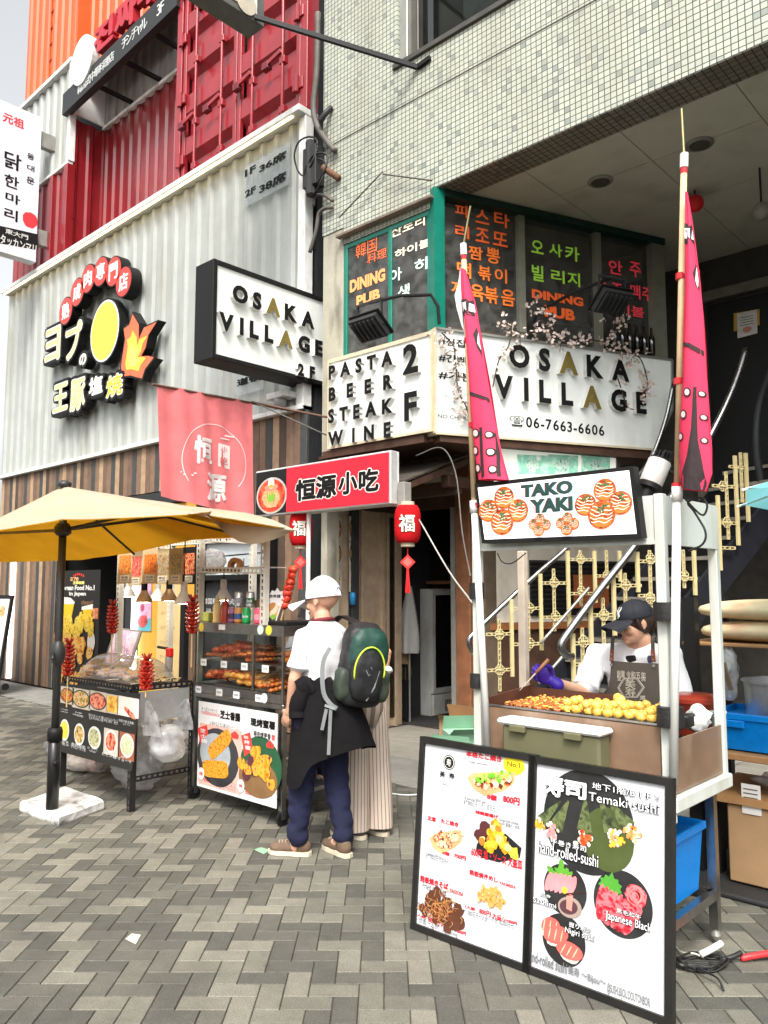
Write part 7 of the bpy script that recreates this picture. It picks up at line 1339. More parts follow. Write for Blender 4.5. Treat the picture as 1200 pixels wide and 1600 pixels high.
def e2(g, c, r_):
    leaf = [mat('leaf green print', (.10, .33, .03), .5, var=.2)]; r0 = random.Random(3)
    for i in range(14): g.disc(BF, c.x-.3*r_+r0.gauss(0, .25*r_), c.y+.62*r_+r0.gauss(0, .1*r_), .02, .01, .0022+.00004*i, .0026+.00004*i, leaf[0], 7, r0.random()*3, .2)
    for i in range(6): g.disc(BF, c.x-.75*r_+i*.22*r_, c.y+.15*r_+.05*i*r_*.4, .016, .042, .0034+.0001*i, .0038+.0001*i, mat('rose sashimi print', (.78, .24, .26), .35, var=.2), 12, -.35, .05)
    g.disc(BF, c.x, c.y-.02*r_, .014, .014, .0042, .0046, mat('amber bloom print', (.85, .45, .04), .4), 12); g.disc(BF, c.x+.25*r_, c.y-.62*r_, .055, .04, .0036, .004, mat('sauce dish print', (.35, .26, .22), .4), 20, .2); g.disc(BF, c.x+.2*r_, c.y-.62*r_, .042, .028, .004, .0043, mat('soy print', (.09, .04, .05), .3), 20, .2); g.poly(BF, [(c.x+.1*r_, c.y-.2*r_), (c.x+.4*r_, c.y-.12*r_), (c.x+.35*r_, c.y-.75*r_), (c.x+.1*r_, c.y-.7*r_)], .0046, .005, mat('coral slice print', (.75, .25, .2), .4, var=.2)); g.poly(BF, [(c.x+.05*r_, c.y-.12*r_), (c.x+.85*r_, c.y+.12*r_), (c.x+.85*r_, c.y+.08*r_), (c.x+.05*r_, c.y-.17*r_)], .005, .0054, mat('chopstick print', (.05, .02, .015), .4))
circ(((278, 800), (405, 800), (0, 0)), 'sashimi_picture', dkp, e2)
beef = food('marbled beef print', ['#7a0a14', '#b52434', '#e07a80', '#961626'], 34, bump=.1)
def e3(g, c, r_):
    pts = []; n = 22
    for i in range(n): a = i*2*math.pi/n; k = 1 if i % 2 else .8; pts.append((c.x-.42*r_+math.cos(a)*.42*r_*k, c.y+.42*r_+math.sin(a)*.36*r_*k+(.1*r_ if i == 5 else 0)))
    g.poly(BF, pts, .0022, .0026, mat('shiso print', (.07, .30, .03), .5, var=.2))
    for i in range(9): g.disc(BF, c.x-.75*r_+i*.14*r_, c.y-.12*r_-.035*i*r_, .018, .07, .0028+.0002*i, .0032+.0002*i, beef, 14, -.12-.05*i, .05)
    for i in range(7): q_ = .16*(1-i/7)+.015; g.disc(BF, c.x+.45*r_+.01*math.cos(i*2)*r_, c.y+.35*r_+.012*math.sin(i*2)*r_, q_*r_*2.1, q_*r_*1.9, .0046+.0003*i, .0050+.0003*i, beef if i % 2 == 0 else mat('rose edge print', (.62, .2, .2), .4), 18, i, .07)
circ(((620, 885), (800, 915), (0, 0)), 'beef_picture', dkp, e3)
sal = mat('salmon print', (.90, .30, .10), .35, var=.22, scale=24)
def e4(g, c, r_):
    for i, (x, y, a) in enumerate(((-.62, .38, .35), (-.35, .12, .3), (.3, -.32, .0))):
        g.disc(BF, c.x+x*r_, c.y+(y-.2)*r_, .045, .025, .0022+.0008*i, .0026+.0008*i, ric, 14, a, .08); g.disc(BF, c.x+x*r_, c.y+y*r_, .06 if i else .045, .034, .0026+.0008*i, .003+.0008*i, sal, 18, a, .04)
        for k in range(3): g.disc(BF, c.x+x*r_-.03+.028*k, c.y+y*r_, .0025, .026, .003+.0008*i+.00005*k, .0033+.0008*i+.00005*k, mat('pale salmon print', (.9, .5, .3), .4), 8, -.5+a)
circ(((270, 1100), (400, 1120), (0, 0)), 'nigiri_picture', dkp, e4)
outl = mat('white outline print', (.85, .86, .88), .4, var=0); gp = mat('grey print', (.16, .165, .17), .5)
for s, ll, ur, b, two in (('寿', (165, 258), (280, 105), .055, 1), ('司', (280, 270), (412, 140), .055, 1), ('地下1階/B 1 F', (445, 265), (795, 155), .02, 1), ('→', (805, 275), (845, 228), .0, 0), ('Temaki sushi', (425, 352), (845, 212), .0, 1), ('手巻き寿司', (200, 575), (410, 490), .01, 1), ('hand-rolled-sushi', (125, 640), (482, 530), .0, 1), ('刺身', (135, 850), (200, 812), .01, 1), ('Sashimi', (95, 910), (232, 840), .0, 1), ('黒毛和牛', (590, 975), (735, 905), .01, 1), ('Japanese Black', (525, 1040), (798, 945), .0, 1), ('握り寿司', (308, 1060), (438, 985), .01, 1), ('Nigiri sushi', (285, 1105), (462, 1028), .0, 1)):
    g = G(); rot = -.75 if s == '→' else 0
    if two: g.ptext(BF, s, A2(*ll), A2(*ur), .0072, .0076, black_t, b+.05 if ord(s[0]) > 255 else .06); g.ptext(BF, s, A2(*ll), A2(*ur), .0090, .0094, outl, max(.0, b-.02) if ord(s[0]) > 255 else 0.)
    else: g.ptext(BF, s, A2(*ll), A2(*ur), .0072, .0076, gp, b, rot)
    g.build('lettering', s2)
g = G(); g.ptext(BF, 'hand-rolled sushi', A2(55, 1285), A2(295, 1168), .006, .0064, gp, .02); g.ptext(BF, '美寿 〜Bijou〜', A2(300, 1362), A2(525, 1270), .006, .0064, gp, .015); g.ptext(BF, '@SUSHI.BIJOU.DOUTONBORI', A2(528, 1490), A2(785, 1375), .001, .0014, gp, .025); g.build('lettering', s2)
# ============================================================ RIGHT HAND CLUTTER
bluep = mat('bright blue plastic crate', (.0, .20, .62), .4, var=.12, scale=30, bump=.1); X2 = lambda x, y, Y: P(x, y, Y=Y)
def crate(x0, x1, y0, y1, z0, z1, lab):
    t = thing('plastic_crate', lab, 'crate', ((x0+x1)/2, (y0+y1)/2, z0)); g = G(); k = .02
    g.hexa([(x0+k, y0+k, z0), (x1-k, y0+k, z0), (x1-k, y1-k, z0), (x0+k, y1-k, z0), (x0, y0, z1-.03), (x1, y0, z1-.03), (x1, y1, z1-.03), (x0, y1, z1-.03)], bluep); g.build('body', t); g = G(); e = .014
    for a in ((x0-e, x1+e, y0-e, y0+.006), (x0-e, x1+e, y1-.006, y1+e), (x0-e, x0+.006, y0+.006, y1-.006), (x1-.006, x1+e, y0+.006, y1-.006)): g.bbox(*a, z1-.035, z1, bluep, .004)
    for xx in (x0+.08, ): g.bbox(xx, xx+.1, y0-.02, y0-.001, z1-.075, z1-.036, bluep, .004)
    g.build('rim', t); return t
crate(-1.78, -1.48, 3.34, 3.72, .25, .55, 'bright blue crate on the lower rail under the takoyaki cart')
a = P(1110, 1108, Y=4.5); b = P(1130, 1165, Y=4.5); t = crate(-1.72, -1.1, 4.5, 4.9, .735, .93, 'bright blue crate on the wooden tray of the black rack'); g = G(); g.rect(FY(4.484), -1.37, .86, -1.33, .89, 0, .003, mat('pale label', (.5, .55, .55), .5)); g.build('label', t)
c = Vector((-1.35, 4.78, .84)); t = thing('cooking_pot', 'large aluminium pot standing in the blue crate, with a ladle handle', 'pot', c); alum = mat('dull aluminium', (.55, .56, .57), .35, .85, var=.1, scale=18); g = G(); g.lathe(c, [(.25, 0), (.26, .02), (.27, .245), (.285, .25), (.285, .256), (.262, .256), (.25, .03), (0, .03)], alum, 32, cap=False); g.build('body', t, True, 40); g = G(); g.lathe(c, [(0, .14), (.256, .14)], mat('brown batter', (.06, .03, .02), .4), 32, cap=False); g.build('contents', t); g = G(); g.bar(P(1142, 1078, Y=4.65), P(1130, 1035, Y=4.6), .03, .012, mat('wooden handle', (.2, .15, .1), .6)); g.build('ladle', t)
t = thing('storage_rack', 'black rack at the right edge carrying flour sacks, a tray and boxes', 'rack', (-1.5, 4.7, 0))
for x, y in ((-1.86, 4.62), (-.9, 4.62), (-1.86, 5.1), (-.9, 5.1)): g = G(); g.bar((x, y, 0), (x, y, 1.55), .07, .06, black_m, up=(0, 1, 0)); g.build('post', t)
g = G(); g.bar((-1.78, 4.66, .0), (-1.78, 4.66, .74), .08, .08, black_m, up=(0, 1, 0)); g.build('post', t)
tr_w = mat('orange brown wood', (.36, .19, .08), .6, var=.15)
g = G(); g.bbox(-1.88, -.85, 4.45, 5.05, .69, .725, tr_w, .004); g.build('shelf', t); g = G(); g.bbox(-1.95, -.9, 4.7, 5.2, 1.27, 1.29, tr_w, .004); g.build('shelf', t); g = G(); g.bbox(-1.9, -.8, 4.35, 5.15, .0, .03, mat('black rubber mat', (.02, .02, .02), .7, bump=.3), .01); g.build('floor_mat', t); g = G(); g.box(-1.8, -.9, 4.5, 5.1, .45, .49, tr_w); g.build('shelf', t)
sackm = mat('cream flour sack', (.68, .56, .34), .6, var=.12, scale=6, bump=.3, bscale=25, stain=((.55, .08, .06), .5, 7, 1))
for z, lab in ((1.355, 'cream flour sack lying on the rack shelf, the lower of two'), (1.475, 'cream flour sack with red print lying on top of the other')):
    g = G(); n, k = 26, 12; cx, cy = -1.45, 4.95; vs = []
    for i in range(k+1):
        th_ = math.pi*i/k
        for j in range(n):
            a = 2*math.pi*j/n; ca_, sa_ = math.cos(a), math.sin(a); p = (math.sin(th_)*math.copysign(abs(ca_)**.5, ca_), math.sin(th_)*math.copysign(abs(sa_)**.5, sa_), math.copysign(abs(math.cos(th_))**.8, math.cos(th_))); q_ = 1+.06*noise.noise((p[0]*3, p[1]*3, z*9+p[2])); vs.append((cx+.45*p[0]*q_, cy+.24*p[1]*q_, z+.065*p[2]*q_))
    g.add(vs, [(i*n+j, (i+1)*n+j, (i+1)*n+(j+1) % n, i*n+(j+1) % n) for i in range(k) for j in range(n)], sackm); single(g, 'flour_sack', lab, 'sack', smooth=True)
t = thing('cardboard_box', 'brown cardboard box with a white delivery label on the rack floor', 'box', (-1.3, 4.75, .03)); g = G(); g.bbox(-1.66, -.95, 4.52, 5.0, .04, .44, kraft, .006); g.build('body', t); F = FY(4.515); g = G(); a, b = F.px(1160, 1270), F.px(1188, 1228); g.rect(F, a[0], a[1], b[0], b[1], 0, .002, wht_d)
for k in range(4): g.rect(F, a[0]+.01, b[1]-.03-.022*k, b[0]-.015, b[1]-.024-.022*k, .002, .003, grey_t)
g.build('label', t)
g = sack('', '', '', (-1.35, 4.7, .55), (.2, .12, .07), 17, 1, bag_m, .5); single(g, 'plastic_bag', 'crumpled clear bag on the rack between box and tray', 'bag', smooth=True); c = P(1138, 1040, Y=4.75); g = sack('', '', '', (c.x, c.y, c.z-.05), (.05, .05, .16), 19, 1.1, bag_m, .5); single(g, 'plastic_bag', 'clear bag standing up behind the ladle of the pot', 'bag', smooth=True)
c = Vector((-1.62, 3.86, .85)); c = P(1085, 1120, Y=3.95); t = thing('red_tub', 'dark red lidded tub behind the right end of the cart', 'tub', c); rdk = mat('dark red plastic', (.22, .025, .012), .3, var=.1); g = G(); g.lathe(c+Vector((0, 0, -.08)), [(.09, 0), (.115, .15), (.12, .155)], rdk, 24); g.build('body', t, True, 40); g = G(); g.lathe(c+Vector((0, 0, .075)), [(.122, 0), (.122, .02), (.10, .035), (0, .036)], rdk, 24); g.build('lid', t, True, 40)
c = P(1098, 1125, Y=3.7); g = sack('', '', '', (c.x-.02, c.y, c.z-.0), (.05, .06, .06), 23, 1.2, mat('white tissue', (.78, .78, .76), .8, bump=.3, bscale=20), .6); single(g, 'paper_towel', 'crumpled white paper towel at the right end of the cart', 'paper', smooth=True)
c = P(1118, 1165, Y=3.86); t = thing('paper_cup', 'stack of pale blue cups hanging at the right rear cart post', 'cup', c); g = G(); g.lathe(c+Vector((0.02, 0, 0)), [(.022, 0), (.032, .15), (.034, .155)], mat('pale blue cup', (.3, .52, .6), .4), 16); g.build('cup', t, True, 40); g = G(); g.lathe(c+Vector((.02, 0, .153)), [(.036, 0), (.036, .008), (0, .01)], white_p, 16); g.build('lid', t)
# teal parasol reaching in from the right
c = Vector((-.47, 4.28, 0)); t = thing('teal_parasol', 'pale teal parasol whose corner pokes in at the right edge', 'parasol', c); tip0 = math.atan2(-.681, -.7325); g = G(); rw = []
for i in range(33):
    a = tip0+i*math.pi/16; k = .98-.09*abs(math.sin((i % 4)/4*math.pi)); rw.append([Vector((c.x+math.cos(a)*k*q_, c.y+math.sin(a)*k*q_, 2.28-.24*q_**1.2-(.03*abs(math.sin((i % 4)/4*math.pi)) if q_ == 1 else 0))) for q_ in [j/6 for j in range(7)]])
g.sheet(rw, cloth('pale teal cloth', (.22, .58, .62), .45, 2)); g.build('canopy', t, True); g = G(); g.tube([(c.x, c.y, 0), (c.x, c.y, 2.3)], .02, alu2, 10); g.build('pole', t)
for i in range(8): a = tip0+i*math.pi/4; g = G(); g.tube([(c.x, c.y, 2.26), (c.x+math.cos(a)*.5, c.y+math.sin(a)*.5, 2.165), (c.x+math.cos(a)*1.0, c.y+math.sin(a)*1.0, 2.03)], .006, pvc, 6); g.build('rib', t)
# cables and hose on the ground
gp_ = lambda l, z=.008: [Vector((*P(x, y, Z=0).to_tuple()[:2], z+.012*(i % 3))) for i, (x, y) in enumerate(l)]
r = random.Random(2); coil = []
for i in range(34): a = i*.82; coil.append((1092+44*math.cos(a)*(1-.25*r.random())+i*.25, 1510+13*math.sin(a)*(1-.3*r.random())))
cable('cable', 'tangled coil of thin black cable on the paving beside the sushi board', 'cable', gp_([(1046, 1505)]+coil+[(1120, 1540), (1131, 1551)]), .0042)
cable('cable', 'pale flex running along the paving to a white plug', 'cable', gp_([(1052, 1478), (1065, 1495), (1085, 1502), (1100, 1500)]), .004, mat('pale flex', (.55, .52, .45), .5)); cable('plug', 'white cable plug lying on the black coil', 'plug', gp_([(1095, 1503), (1112, 1499), (1128, 1494)], .03), .014, pvc, n=10)
redh = mat('red rubber hose', (.70, .03, .035), .4, var=.08); cable('hose', 'red hose running off the right edge from the black coil', 'hose', gp_([(1158, 1503), (1180, 1503), (1230, 1500)], .014), .013, redh, n=10); cable('cable_end', 'black end piece joining the coil to the red hose', 'cable', gp_([(1128, 1505), (1145, 1505), (1159, 1503)], .014), .011, n=8); cable('hose', 'red hose loop on the paving at the right edge, above the plug', 'hose', gp_([(1215, 1376), (1198, 1378), (1192, 1386), (1196, 1402), (1212, 1425)], .014), .012, redh, n=10)
cable('cable', 'thin white cable crossing the entry floor behind the striped trousers', 'cable', [Vector((*P(x, y, Z=0).to_tuple()[:2], .008)) for x, y in ((600, 1240), (640, 1244), (690, 1238), (730, 1236))], .006, white_p)
# ============================================================ PEOPLE
skin = mat('light skin', (.60, .33, .22), .5, var=.08, scale=14, bump=.06, bscale=200, spec=.35); skin2 = mat('tanned skin', (.52, .27, .17), .5, var=.08, scale=14, bump=.06, bscale=200)
hair_d = mat('dark brown hair', (.035, .018, .012), .45, var=.4, scale=60, bump=.4, bscale=120)
class Body:
    def __init__(s, base, f):
        s.b = Vector(base); s.f = Vector((f[0], f[1], 0)).normalized(); s.l = Vector((0, 0, 1)).cross(s.f)
    def w(s, f, l, z): return s.b+s.f*f+s.l*l+Vector((0, 0, z))
def limb(g, pts, rs, m):
    pts = [Vector(p) for p in pts]; sp = []; rr = []
    for i in range(len(pts)-1):
        for k in range(6): t = k/6; sp.append(pts[i].lerp(pts[i+1], t)); e = t*t*(3-2*t); rr.append(rs[i]+(rs[i+1]-rs[i])*e)
    sp.append(pts[-1]); rr.append(rs[-1]); g.tube(sp, rr, m, 14); g.ball(pts[0], rs[0], m, 14, 9); g.ball(pts[-1], rs[-1], m, 14, 9)
    for p, r in list(zip(pts, rs))[1:-1]: g.ball(p, r*1.0, m, 14, 9)
def loft(g, B, rings, m, n=28, lean=None):
    vs = []
    for f, l, z, rf, rl in rings:
        for k in range(n): a = 2*math.pi*k/n; c_, s_ = math.cos(a), math.sin(a); vs.append(B.w(f+rf*math.copysign(abs(c_)**.85, c_), l+rl*math.copysign(abs(s_)**.85, s_), z))
    k_ = len(rings); g.add(vs, [(i*n+j, i*n+(j+1) % n, (i+1)*n+(j+1) % n, (i+1)*n+j) for i in range(k_-1) for j in range(n)]+[tuple(range(n))[::-1], tuple((k_-1)*n+j for j in range(n))], m)
def hand(g, wrist, d, thumb, palm, m, curl=.5, fat=1., spread=.0):
    d = Vector(d).normalized(); th = (Vector(thumb)-d*Vector(thumb).dot(d)).normalized(); pn = d.cross(th); pn = pn if pn.dot(Vector(palm)) > 0 else -pn; w = Vector(wrist)
    rot = Matrix((d, th, pn)).transposed(); g.ball(w+d*.045, (.052*fat, .040*fat, .017*fat), m, 14, 9, 0, rot); g.ball(w+d*.02+th*.02, (.03, .018, .017), m, 10, 7, 0, rot); g.tube([w-d*.03, w+d*.02], [.024*fat, .024*fat], m, 12)
    for i, (o, L) in enumerate(((.029, .95), (.010, 1.05), (-.010, 1.0), (-.028, .8))):
        p = w+d*(.084-.006*abs(i-1))+th*o; pts = [w+d*.05+th*o*.9, p]; a = curl*.5+.08*i; dd = d
        for k, s in enumerate((.040, .027, .021)): dd = (d*math.cos(a)+pn*math.sin(a)).normalized(); p = p+dd*s*L; pts.append(p); a += curl*(1.0+.12*i)
        g.tube(pts, [.0098*fat, .0095*fat, .0088*fat, .0082*fat, .0072*fat], m, 10); g.ball(pts[-1], .0072*fat, m, 8, 6)
    p0 = w+d*.022+th*.030; p1 = p0+(d*.62+th*.72+pn*.3).normalized()*.036; p2 = p1+(d*.85+th*.25+pn*.55*curl*1.6).normalized()*.03; p3 = p2+(d*.85-th*.1+pn*.9*curl).normalized()*.022
    g.tube([w+d*.02+th*.015, p0, p1, p2, p3], [.014*fat, .014*fat, .0115*fat, .0105*fat, .0085*fat], m, 10); g.ball(p3, .0085*fat, m, 8, 6)
class Head:
    def __init__(s, c, fdir, pitch=0., k=1.):
        f = Vector((fdir[0], fdir[1], 0)).normalized(); l = Vector((0, 0, 1)).cross(f); s.F = (f*math.cos(pitch)-Vector((0, 0, 1))*math.sin(pitch)); s.L = l; s.U = s.F.cross(l); s.c = Vector(c); s.k = k; s.rot = Matrix((s.F, s.L, s.U)).transposed()
    def w(s, f, l, u): return s.c+(s.F*f+s.L*l+s.U*u)*s.k
    def shape(s, g, m):
        b = lambda p, r: g.ball(s.w(*p), tuple(x*s.k for x in r), m, 18, 12, 0, s.rot)
        b((-.012, 0, .03), (.094, .075, .092)); b((.022, 0, -.035), (.066, .059, .072)); b((.045, 0, -.072), (.040, .042, .034)); b((.073, 0, -.092), (.019, .022, .017)); b((.066, 0, .012), (.024, .046, .032))
        b((.062, .034, -.032), (.026, .022, .024)); b((.062, -.034, -.032), (.026, .022, .024)); b((.084, 0, -.070), (.014, .024, .012))
        g.tube([s.w(.084, 0, .016), s.w(.098, 0, -.012), s.w(.106, 0, -.03)], [.007, .010, .013], m, 8); g.ball(s.w(.104, 0, -.032), (.013, .012, .011), m, 8, 6)
        for q in (-1, 1): b((.097, q*.012, -.036), (.009, .007, .006)); b((-.005, q*.075, -.005), (.019, .009, .031)); b((.0, q*.077, -.028), (.010, .007, .012))
    def face(s, parent, mouth=(.33, .10, .08), closed=False):
        for q in (-1, 1):
            g = G(); g.ball(s.w(.0745, q*.031, .004), (.013, .013, .010) if not closed else (.013, .014, .005), mat('eye white', (.6, .56, .52), .2), 12, 8, 0, s.rot); g.ball(s.w(.0835, q*.031, .002), (.005, .0065, .0065 if not closed else .003), mat('dark iris', (.015, .008, .005), .1), 10, 6, 0, s.rot); g.build('eye', parent, True)
            g = G(); g.tube([s.w(.0905, q*.014, .026), s.w(.0885, q*.032, .030), s.w(.076, q*.05, .024)], [.003, .0038, .002], hair_d, 6); g.build('eyebrow', parent)
            g = G(); g.tube([s.w(.086, q*.018, .004), s.w(.0885, q*.031, .0105 if not closed else .004), s.w(.079, q*.045, .004)], [.0015, .0022, .0015], hair_d, 6); g.build('eyelash', parent)
        g = G(); lm = mat('lip %.2f' % mouth[0], mouth, .4); g.tube([s.w(.083, -.023, -.070), s.w(.0965, -.008, -.0655), s.w(.0955, 0, -.067), s.w(.0965, .008, -.0655), s.w(.083, .023, -.070)], [.002, .0042, .0036, .0042, .002], lm, 8); g.tube([s.w(.083, -.021, -.071), s.w(.0955, 0, -.0755), s.w(.083, .021, -.071)], [.002, .005, .002], lm, 8); g.build('lips', parent, True)
    def cap(s, parent, m, mb=None, brim=.085, logo=None, name='cap', strap=None, u0=.030, hh=.092):
        g = G(); n, K = 32, 9; vs = []
        for i in range(K+1):
            t = math.pi/2*i/K
            for j in range(n):
                a = 2*math.pi*j/n; q = 1+.06*max(0, math.cos(a))*math.sin(t*2); vs.append(s.w((-.010+.108*math.cos(a)*math.cos(t)*q), .090*math.sin(a)*math.cos(t)*q, u0+hh*math.sin(t)))
        g.add(vs, [(i*n+j, i*n+(j+1) % n, (i+1)*n+(j+1) % n, (i+1)*n+j) for i in range(K) for j in range(n)], m); g.ball(s.w(-.01, 0, u0+hh), .007, m, 8, 6)
        for k in range(6):
            a = k*math.pi/3; g.tube([s.w(-.010+.109*math.cos(a)*math.cos(t)*(1+.06*max(0, math.cos(a))*math.sin(t*2)), .091*math.sin(a)*math.cos(t)*(1+.06*max(0, math.cos(a))*math.sin(t*2)), u0+(hh+.001)*math.sin(t)) for t in [i*.17 for i in range(10)]], .0012, m, 4)
        o = g.build(name, parent, True, 50)
        if strap is not None:
            g = G(); pts = [(-.010-.1105*math.cos(a)*math.cos(t), .0925*math.sin(a)*math.cos(t), u0+(hh+.0015)*math.sin(t)) for a, t in [(-.38+.76*i/12, .05+.36*math.sin(math.pi*i/12)) for i in range(13)]]; g.add([s.w(*p) for p in pts]+[s.w(-.010-.1105*math.cos(a), .0925*math.sin(a), u0+.003) for a in (.38, -.38)], [tuple(range(15))], strap); g.build('back_opening', o)
        g = G(); rows = []
        for zo in (0, -.004):
            for i in range(7):
                t = i/6; rows.append([s.w(.075+(.055+brim)*t*math.cos(u*1.15)**.5+.02*(math.cos(u*1.2)-1), .086*math.sin(u*1.35)*(1-.12*t*t), .004+u0+zo-.016*t-.028*u*u*t-.02*(u*u)*.6) for u in [-1+2*k/12 for k in range(13)]])
        g.sheet(rows[:7], mb or m); g.sheet(rows[7:], mb or m); e = rows[6]+rows[13]; g.add(e, [(i, i+1, 14+i, 13+i) for i in range(12)], mb or m); g.build('brim', o, True, 50)
        if logo:
            g = G(); F_ = Fr((0, 0, 0), (1, 0, 0), (0, 1, 0))
            for t, x0, x1, y0, y1, e in logo: g.text(F_, t, x0, y0, x1, y1, 0, .001, sign_white, .035)
            out = []
            for v in g.v:
                a, hgt = v[0]/.10, v[1]; t = math.asin(min(.95, max(0, (hgt-.0)/hh))); q = 1.016+.06*max(0, math.cos(a))*math.sin(t*2); out.append(tuple(s.w(-.010+.109*math.cos(a)*math.cos(t)*q, .091*math.sin(a)*math.cos(t)*q, u0+(hh+.0005)*math.sin(t))))
            g.v = out; g.build('emblem', o)
        return o
def shoe(B, f, l, d, parent, upper, sole, L=.26):
    dv = (B.f*d[0]+B.l*d[1]).normalized(); sv = Vector((0, 0, 1)).cross(dv); c = B.w(f, l, 0); R_ = Matrix((dv, sv, Vector((0, 0, 1)))).transposed(); g = G(); V = lambda x, y, z: c+dv*x+sv*y+Vector((0, 0, z))
    g.ball(V(-.06, 0, .055), (.062, .041, .052), upper, 16, 10, 0, R_); g.ball(V(.03, 0, .045), (.09, .045, .036), upper, 16, 10, 0, R_); g.ball(V(.09, 0, .038), (.055, .047, .030), upper, 16, 10, 0, R_); limb(g, [V(-.055, 0, .07), V(-.06, 0, .12)], [.042, .038], upper); h = organic(g, .006, 3); o = h.build('shoe', parent, True)
    g = G(); pts = [(-.125, 0), (-.115, .03), (-.06, .042), (0, .042), (.07, .05), (.12, .042), (.148, .015), (.148, -.015), (.12, -.042), (.07, -.05), (0, -.042), (-.06, -.042), (-.115, -.03)]; Fz = Fr(c, dv, sv); g.poly(Fz, pts, .002, .026, sole); g.build('sole', o)
    g = G()
    for k in range(4): x = .015+.02*k; g.tube([V(x, -.024, .078-.1*x), V(x+.004, 0, .086-.1*x), V(x, .024, .078-.1*x)], .003, mat('pale lace', (.4, .34, .26), .7), 5)
    g.build('lace', o); return o
def body_base(B, g, m, H=1.64, hip=(.0, .0), legs=None, arms=None):
    k = H/1.64; loft(g, B, [(0, 0, .80*k, .085, .13), (0, 0, .90*k, .10, .145), (0, 0, 1.02*k, .085, .125), (0, 0, 1.18*k, .095, .14), (0, 0, 1.30*k, .09, .15), (0, 0, 1.37*k, .06, .11)], m)
    limb(g, [B.w(0, 0, 1.33*k), B.w(.012, 0, 1.44*k)], [.062, .052], m)
    for (l, f, fl) in legs: limb(g, [B.w(0, l*.8 if abs(l) > .02 else l, .84*k), B.w(f*.5+.015, l*.6+fl*.4, .45*k), B.w(f, fl, .08)], [.08, .055, .038], m); g.ball(B.w(f+.04, fl, .05), (.07, .04, .035), m, 12, 8)
    for a in arms: limb(g, a, [.048, .037, .025], m)
# ---- the man from behind
mb = Body((-3.665, 3.39, 0), (-1, 0)); man = thing('person', 'man in a white cap and white shirt with a backpack, standing at the snack cabinet', 'person', mb.b)
Hc = Head(mb.w(.02, -.01, 1.535), (-1, -.22), .12, 1.12)
g = G(); Lsh, Lel, Lwr = mb.w(.0, .158, 1.30), mb.w(.03, .205, 1.06), mb.w(.10, .18, .86); Rsh, Rel, Rwr = mb.w(.0, -.158, 1.30), mb.w(.06, -.24, 1.06), mb.w(.28, -.16, 1.06)
body_base(mb, g, skin, 1.64, legs=((.09, .10, .115), (-.09, -.09, -.085)), arms=([Lsh, Lel, Lwr], [Rsh, Rel, Rwr])); Hc.shape(g, skin)
hand(g, Lwr, mb.w(.18, .17, .74)-Lwr, mb.f, -mb.l, skin, .55); hand(g, Rwr, mb.f, Vector((0, 0, 1)), mb.l, skin, .6); organic(g, .0065, 3).build('body', man, True); Hc.face(man)
g = G(); g.ball(Hc.w(-.018, 0, .020), (.092, .0775, .080), mat('cropped greying hair', (.27, .16, .11), .6, var=.4, scale=80, bump=.4, bscale=200), 20, 14, 0, Hc.rot); g.build('hair', man, True)
capw = mat('white cap mesh', (.70, .69, .78), .7, var=.05, bump=.3, bscale=400); Hc.cap(man, capw, mat('white cap brim', (.74, .74, .76), .6), .095, u0=.008, hh=.122, strap=mat('dark gap', (.03, .02, .02), .8))
g = G(); gl = mat('dark spectacle frame', (.02, .02, .02), .3)
for q in (-1, 1): g.tube([Hc.w(.088+.003*math.cos(a), q*.033+.022*math.cos(a), .002+.017*math.sin(a)) for a in [i*.45 for i in range(15)]], .0016, gl, 5); g.tube([Hc.w(.086, q*.056, .008), Hc.w(-.01, q*.083, .012)], .0018, gl, 5)
g.build('glasses', man)
shirt_w = mat('white cotton', (.74, .73, .74), .85, var=.03, scale=5, bump=.25, bscale=14)
def shirt(B, g, m, k, sleeves, loose=1., z0=.98):
    loft(g, B, [(0, 0, z0*k, .12*loose, .15*loose), (0, 0, 1.08*k, .112*loose, .145*loose), (0, 0, 1.2*k, .115*loose, .155*loose), (0, 0, 1.30*k, .098, .145), (.0, 0, 1.36*k, .07, .095), (.005, 0, 1.40*k, .064, .075)], m)
    for a, b, t in sleeves: a, b = Vector(a), Vector(b); limb(g, [B.w(0, 0, 1.33*k).lerp(a, .25), a], [.085, .060], m); limb(g, [B.w(0, 0, 1.2*k).lerp(a, .3), a], [.085, .055], m); limb(g, [a, a.lerp(b, t)], [.058, .060*loose], m); d = (b-a).normalized(); g.tube([a.lerp(b, t)-d*.02, a.lerp(b, t)+d*.03], [.060*loose, .066*loose], m, 16)
g = G(); shirt(mb, g, shirt_w, 1.0, ((Lsh, Lel, .62), (Rsh, Rel, .62)), 1.0); h = organic(g, .008, 3)
for i, v in enumerate(h.v): n_ = noise.noise((v[0]*9, v[1]*9, v[2]*5))+.6*noise.noise((v[0]*16+v[2]*9, v[1]*16, v[2]*7)); h.v[i] = (v[0]+.013*n_, v[1]+.013*n_, v[2])
h.build('shirt', man, True); g = G(); g.tube([mb.w(.004+.062*math.cos(a), .066*math.sin(a), 1.405+.012*math.cos(a)*-1) for a in [i*.3 for i in range(22)]], .011, mat('maroon collar', (.16, .02, .03), .8), 8); g.build('collar', man, True)
navy = mat('navy cotton', (.008, .0095, .036), .85, var=.2, bump=.3, bscale=16)
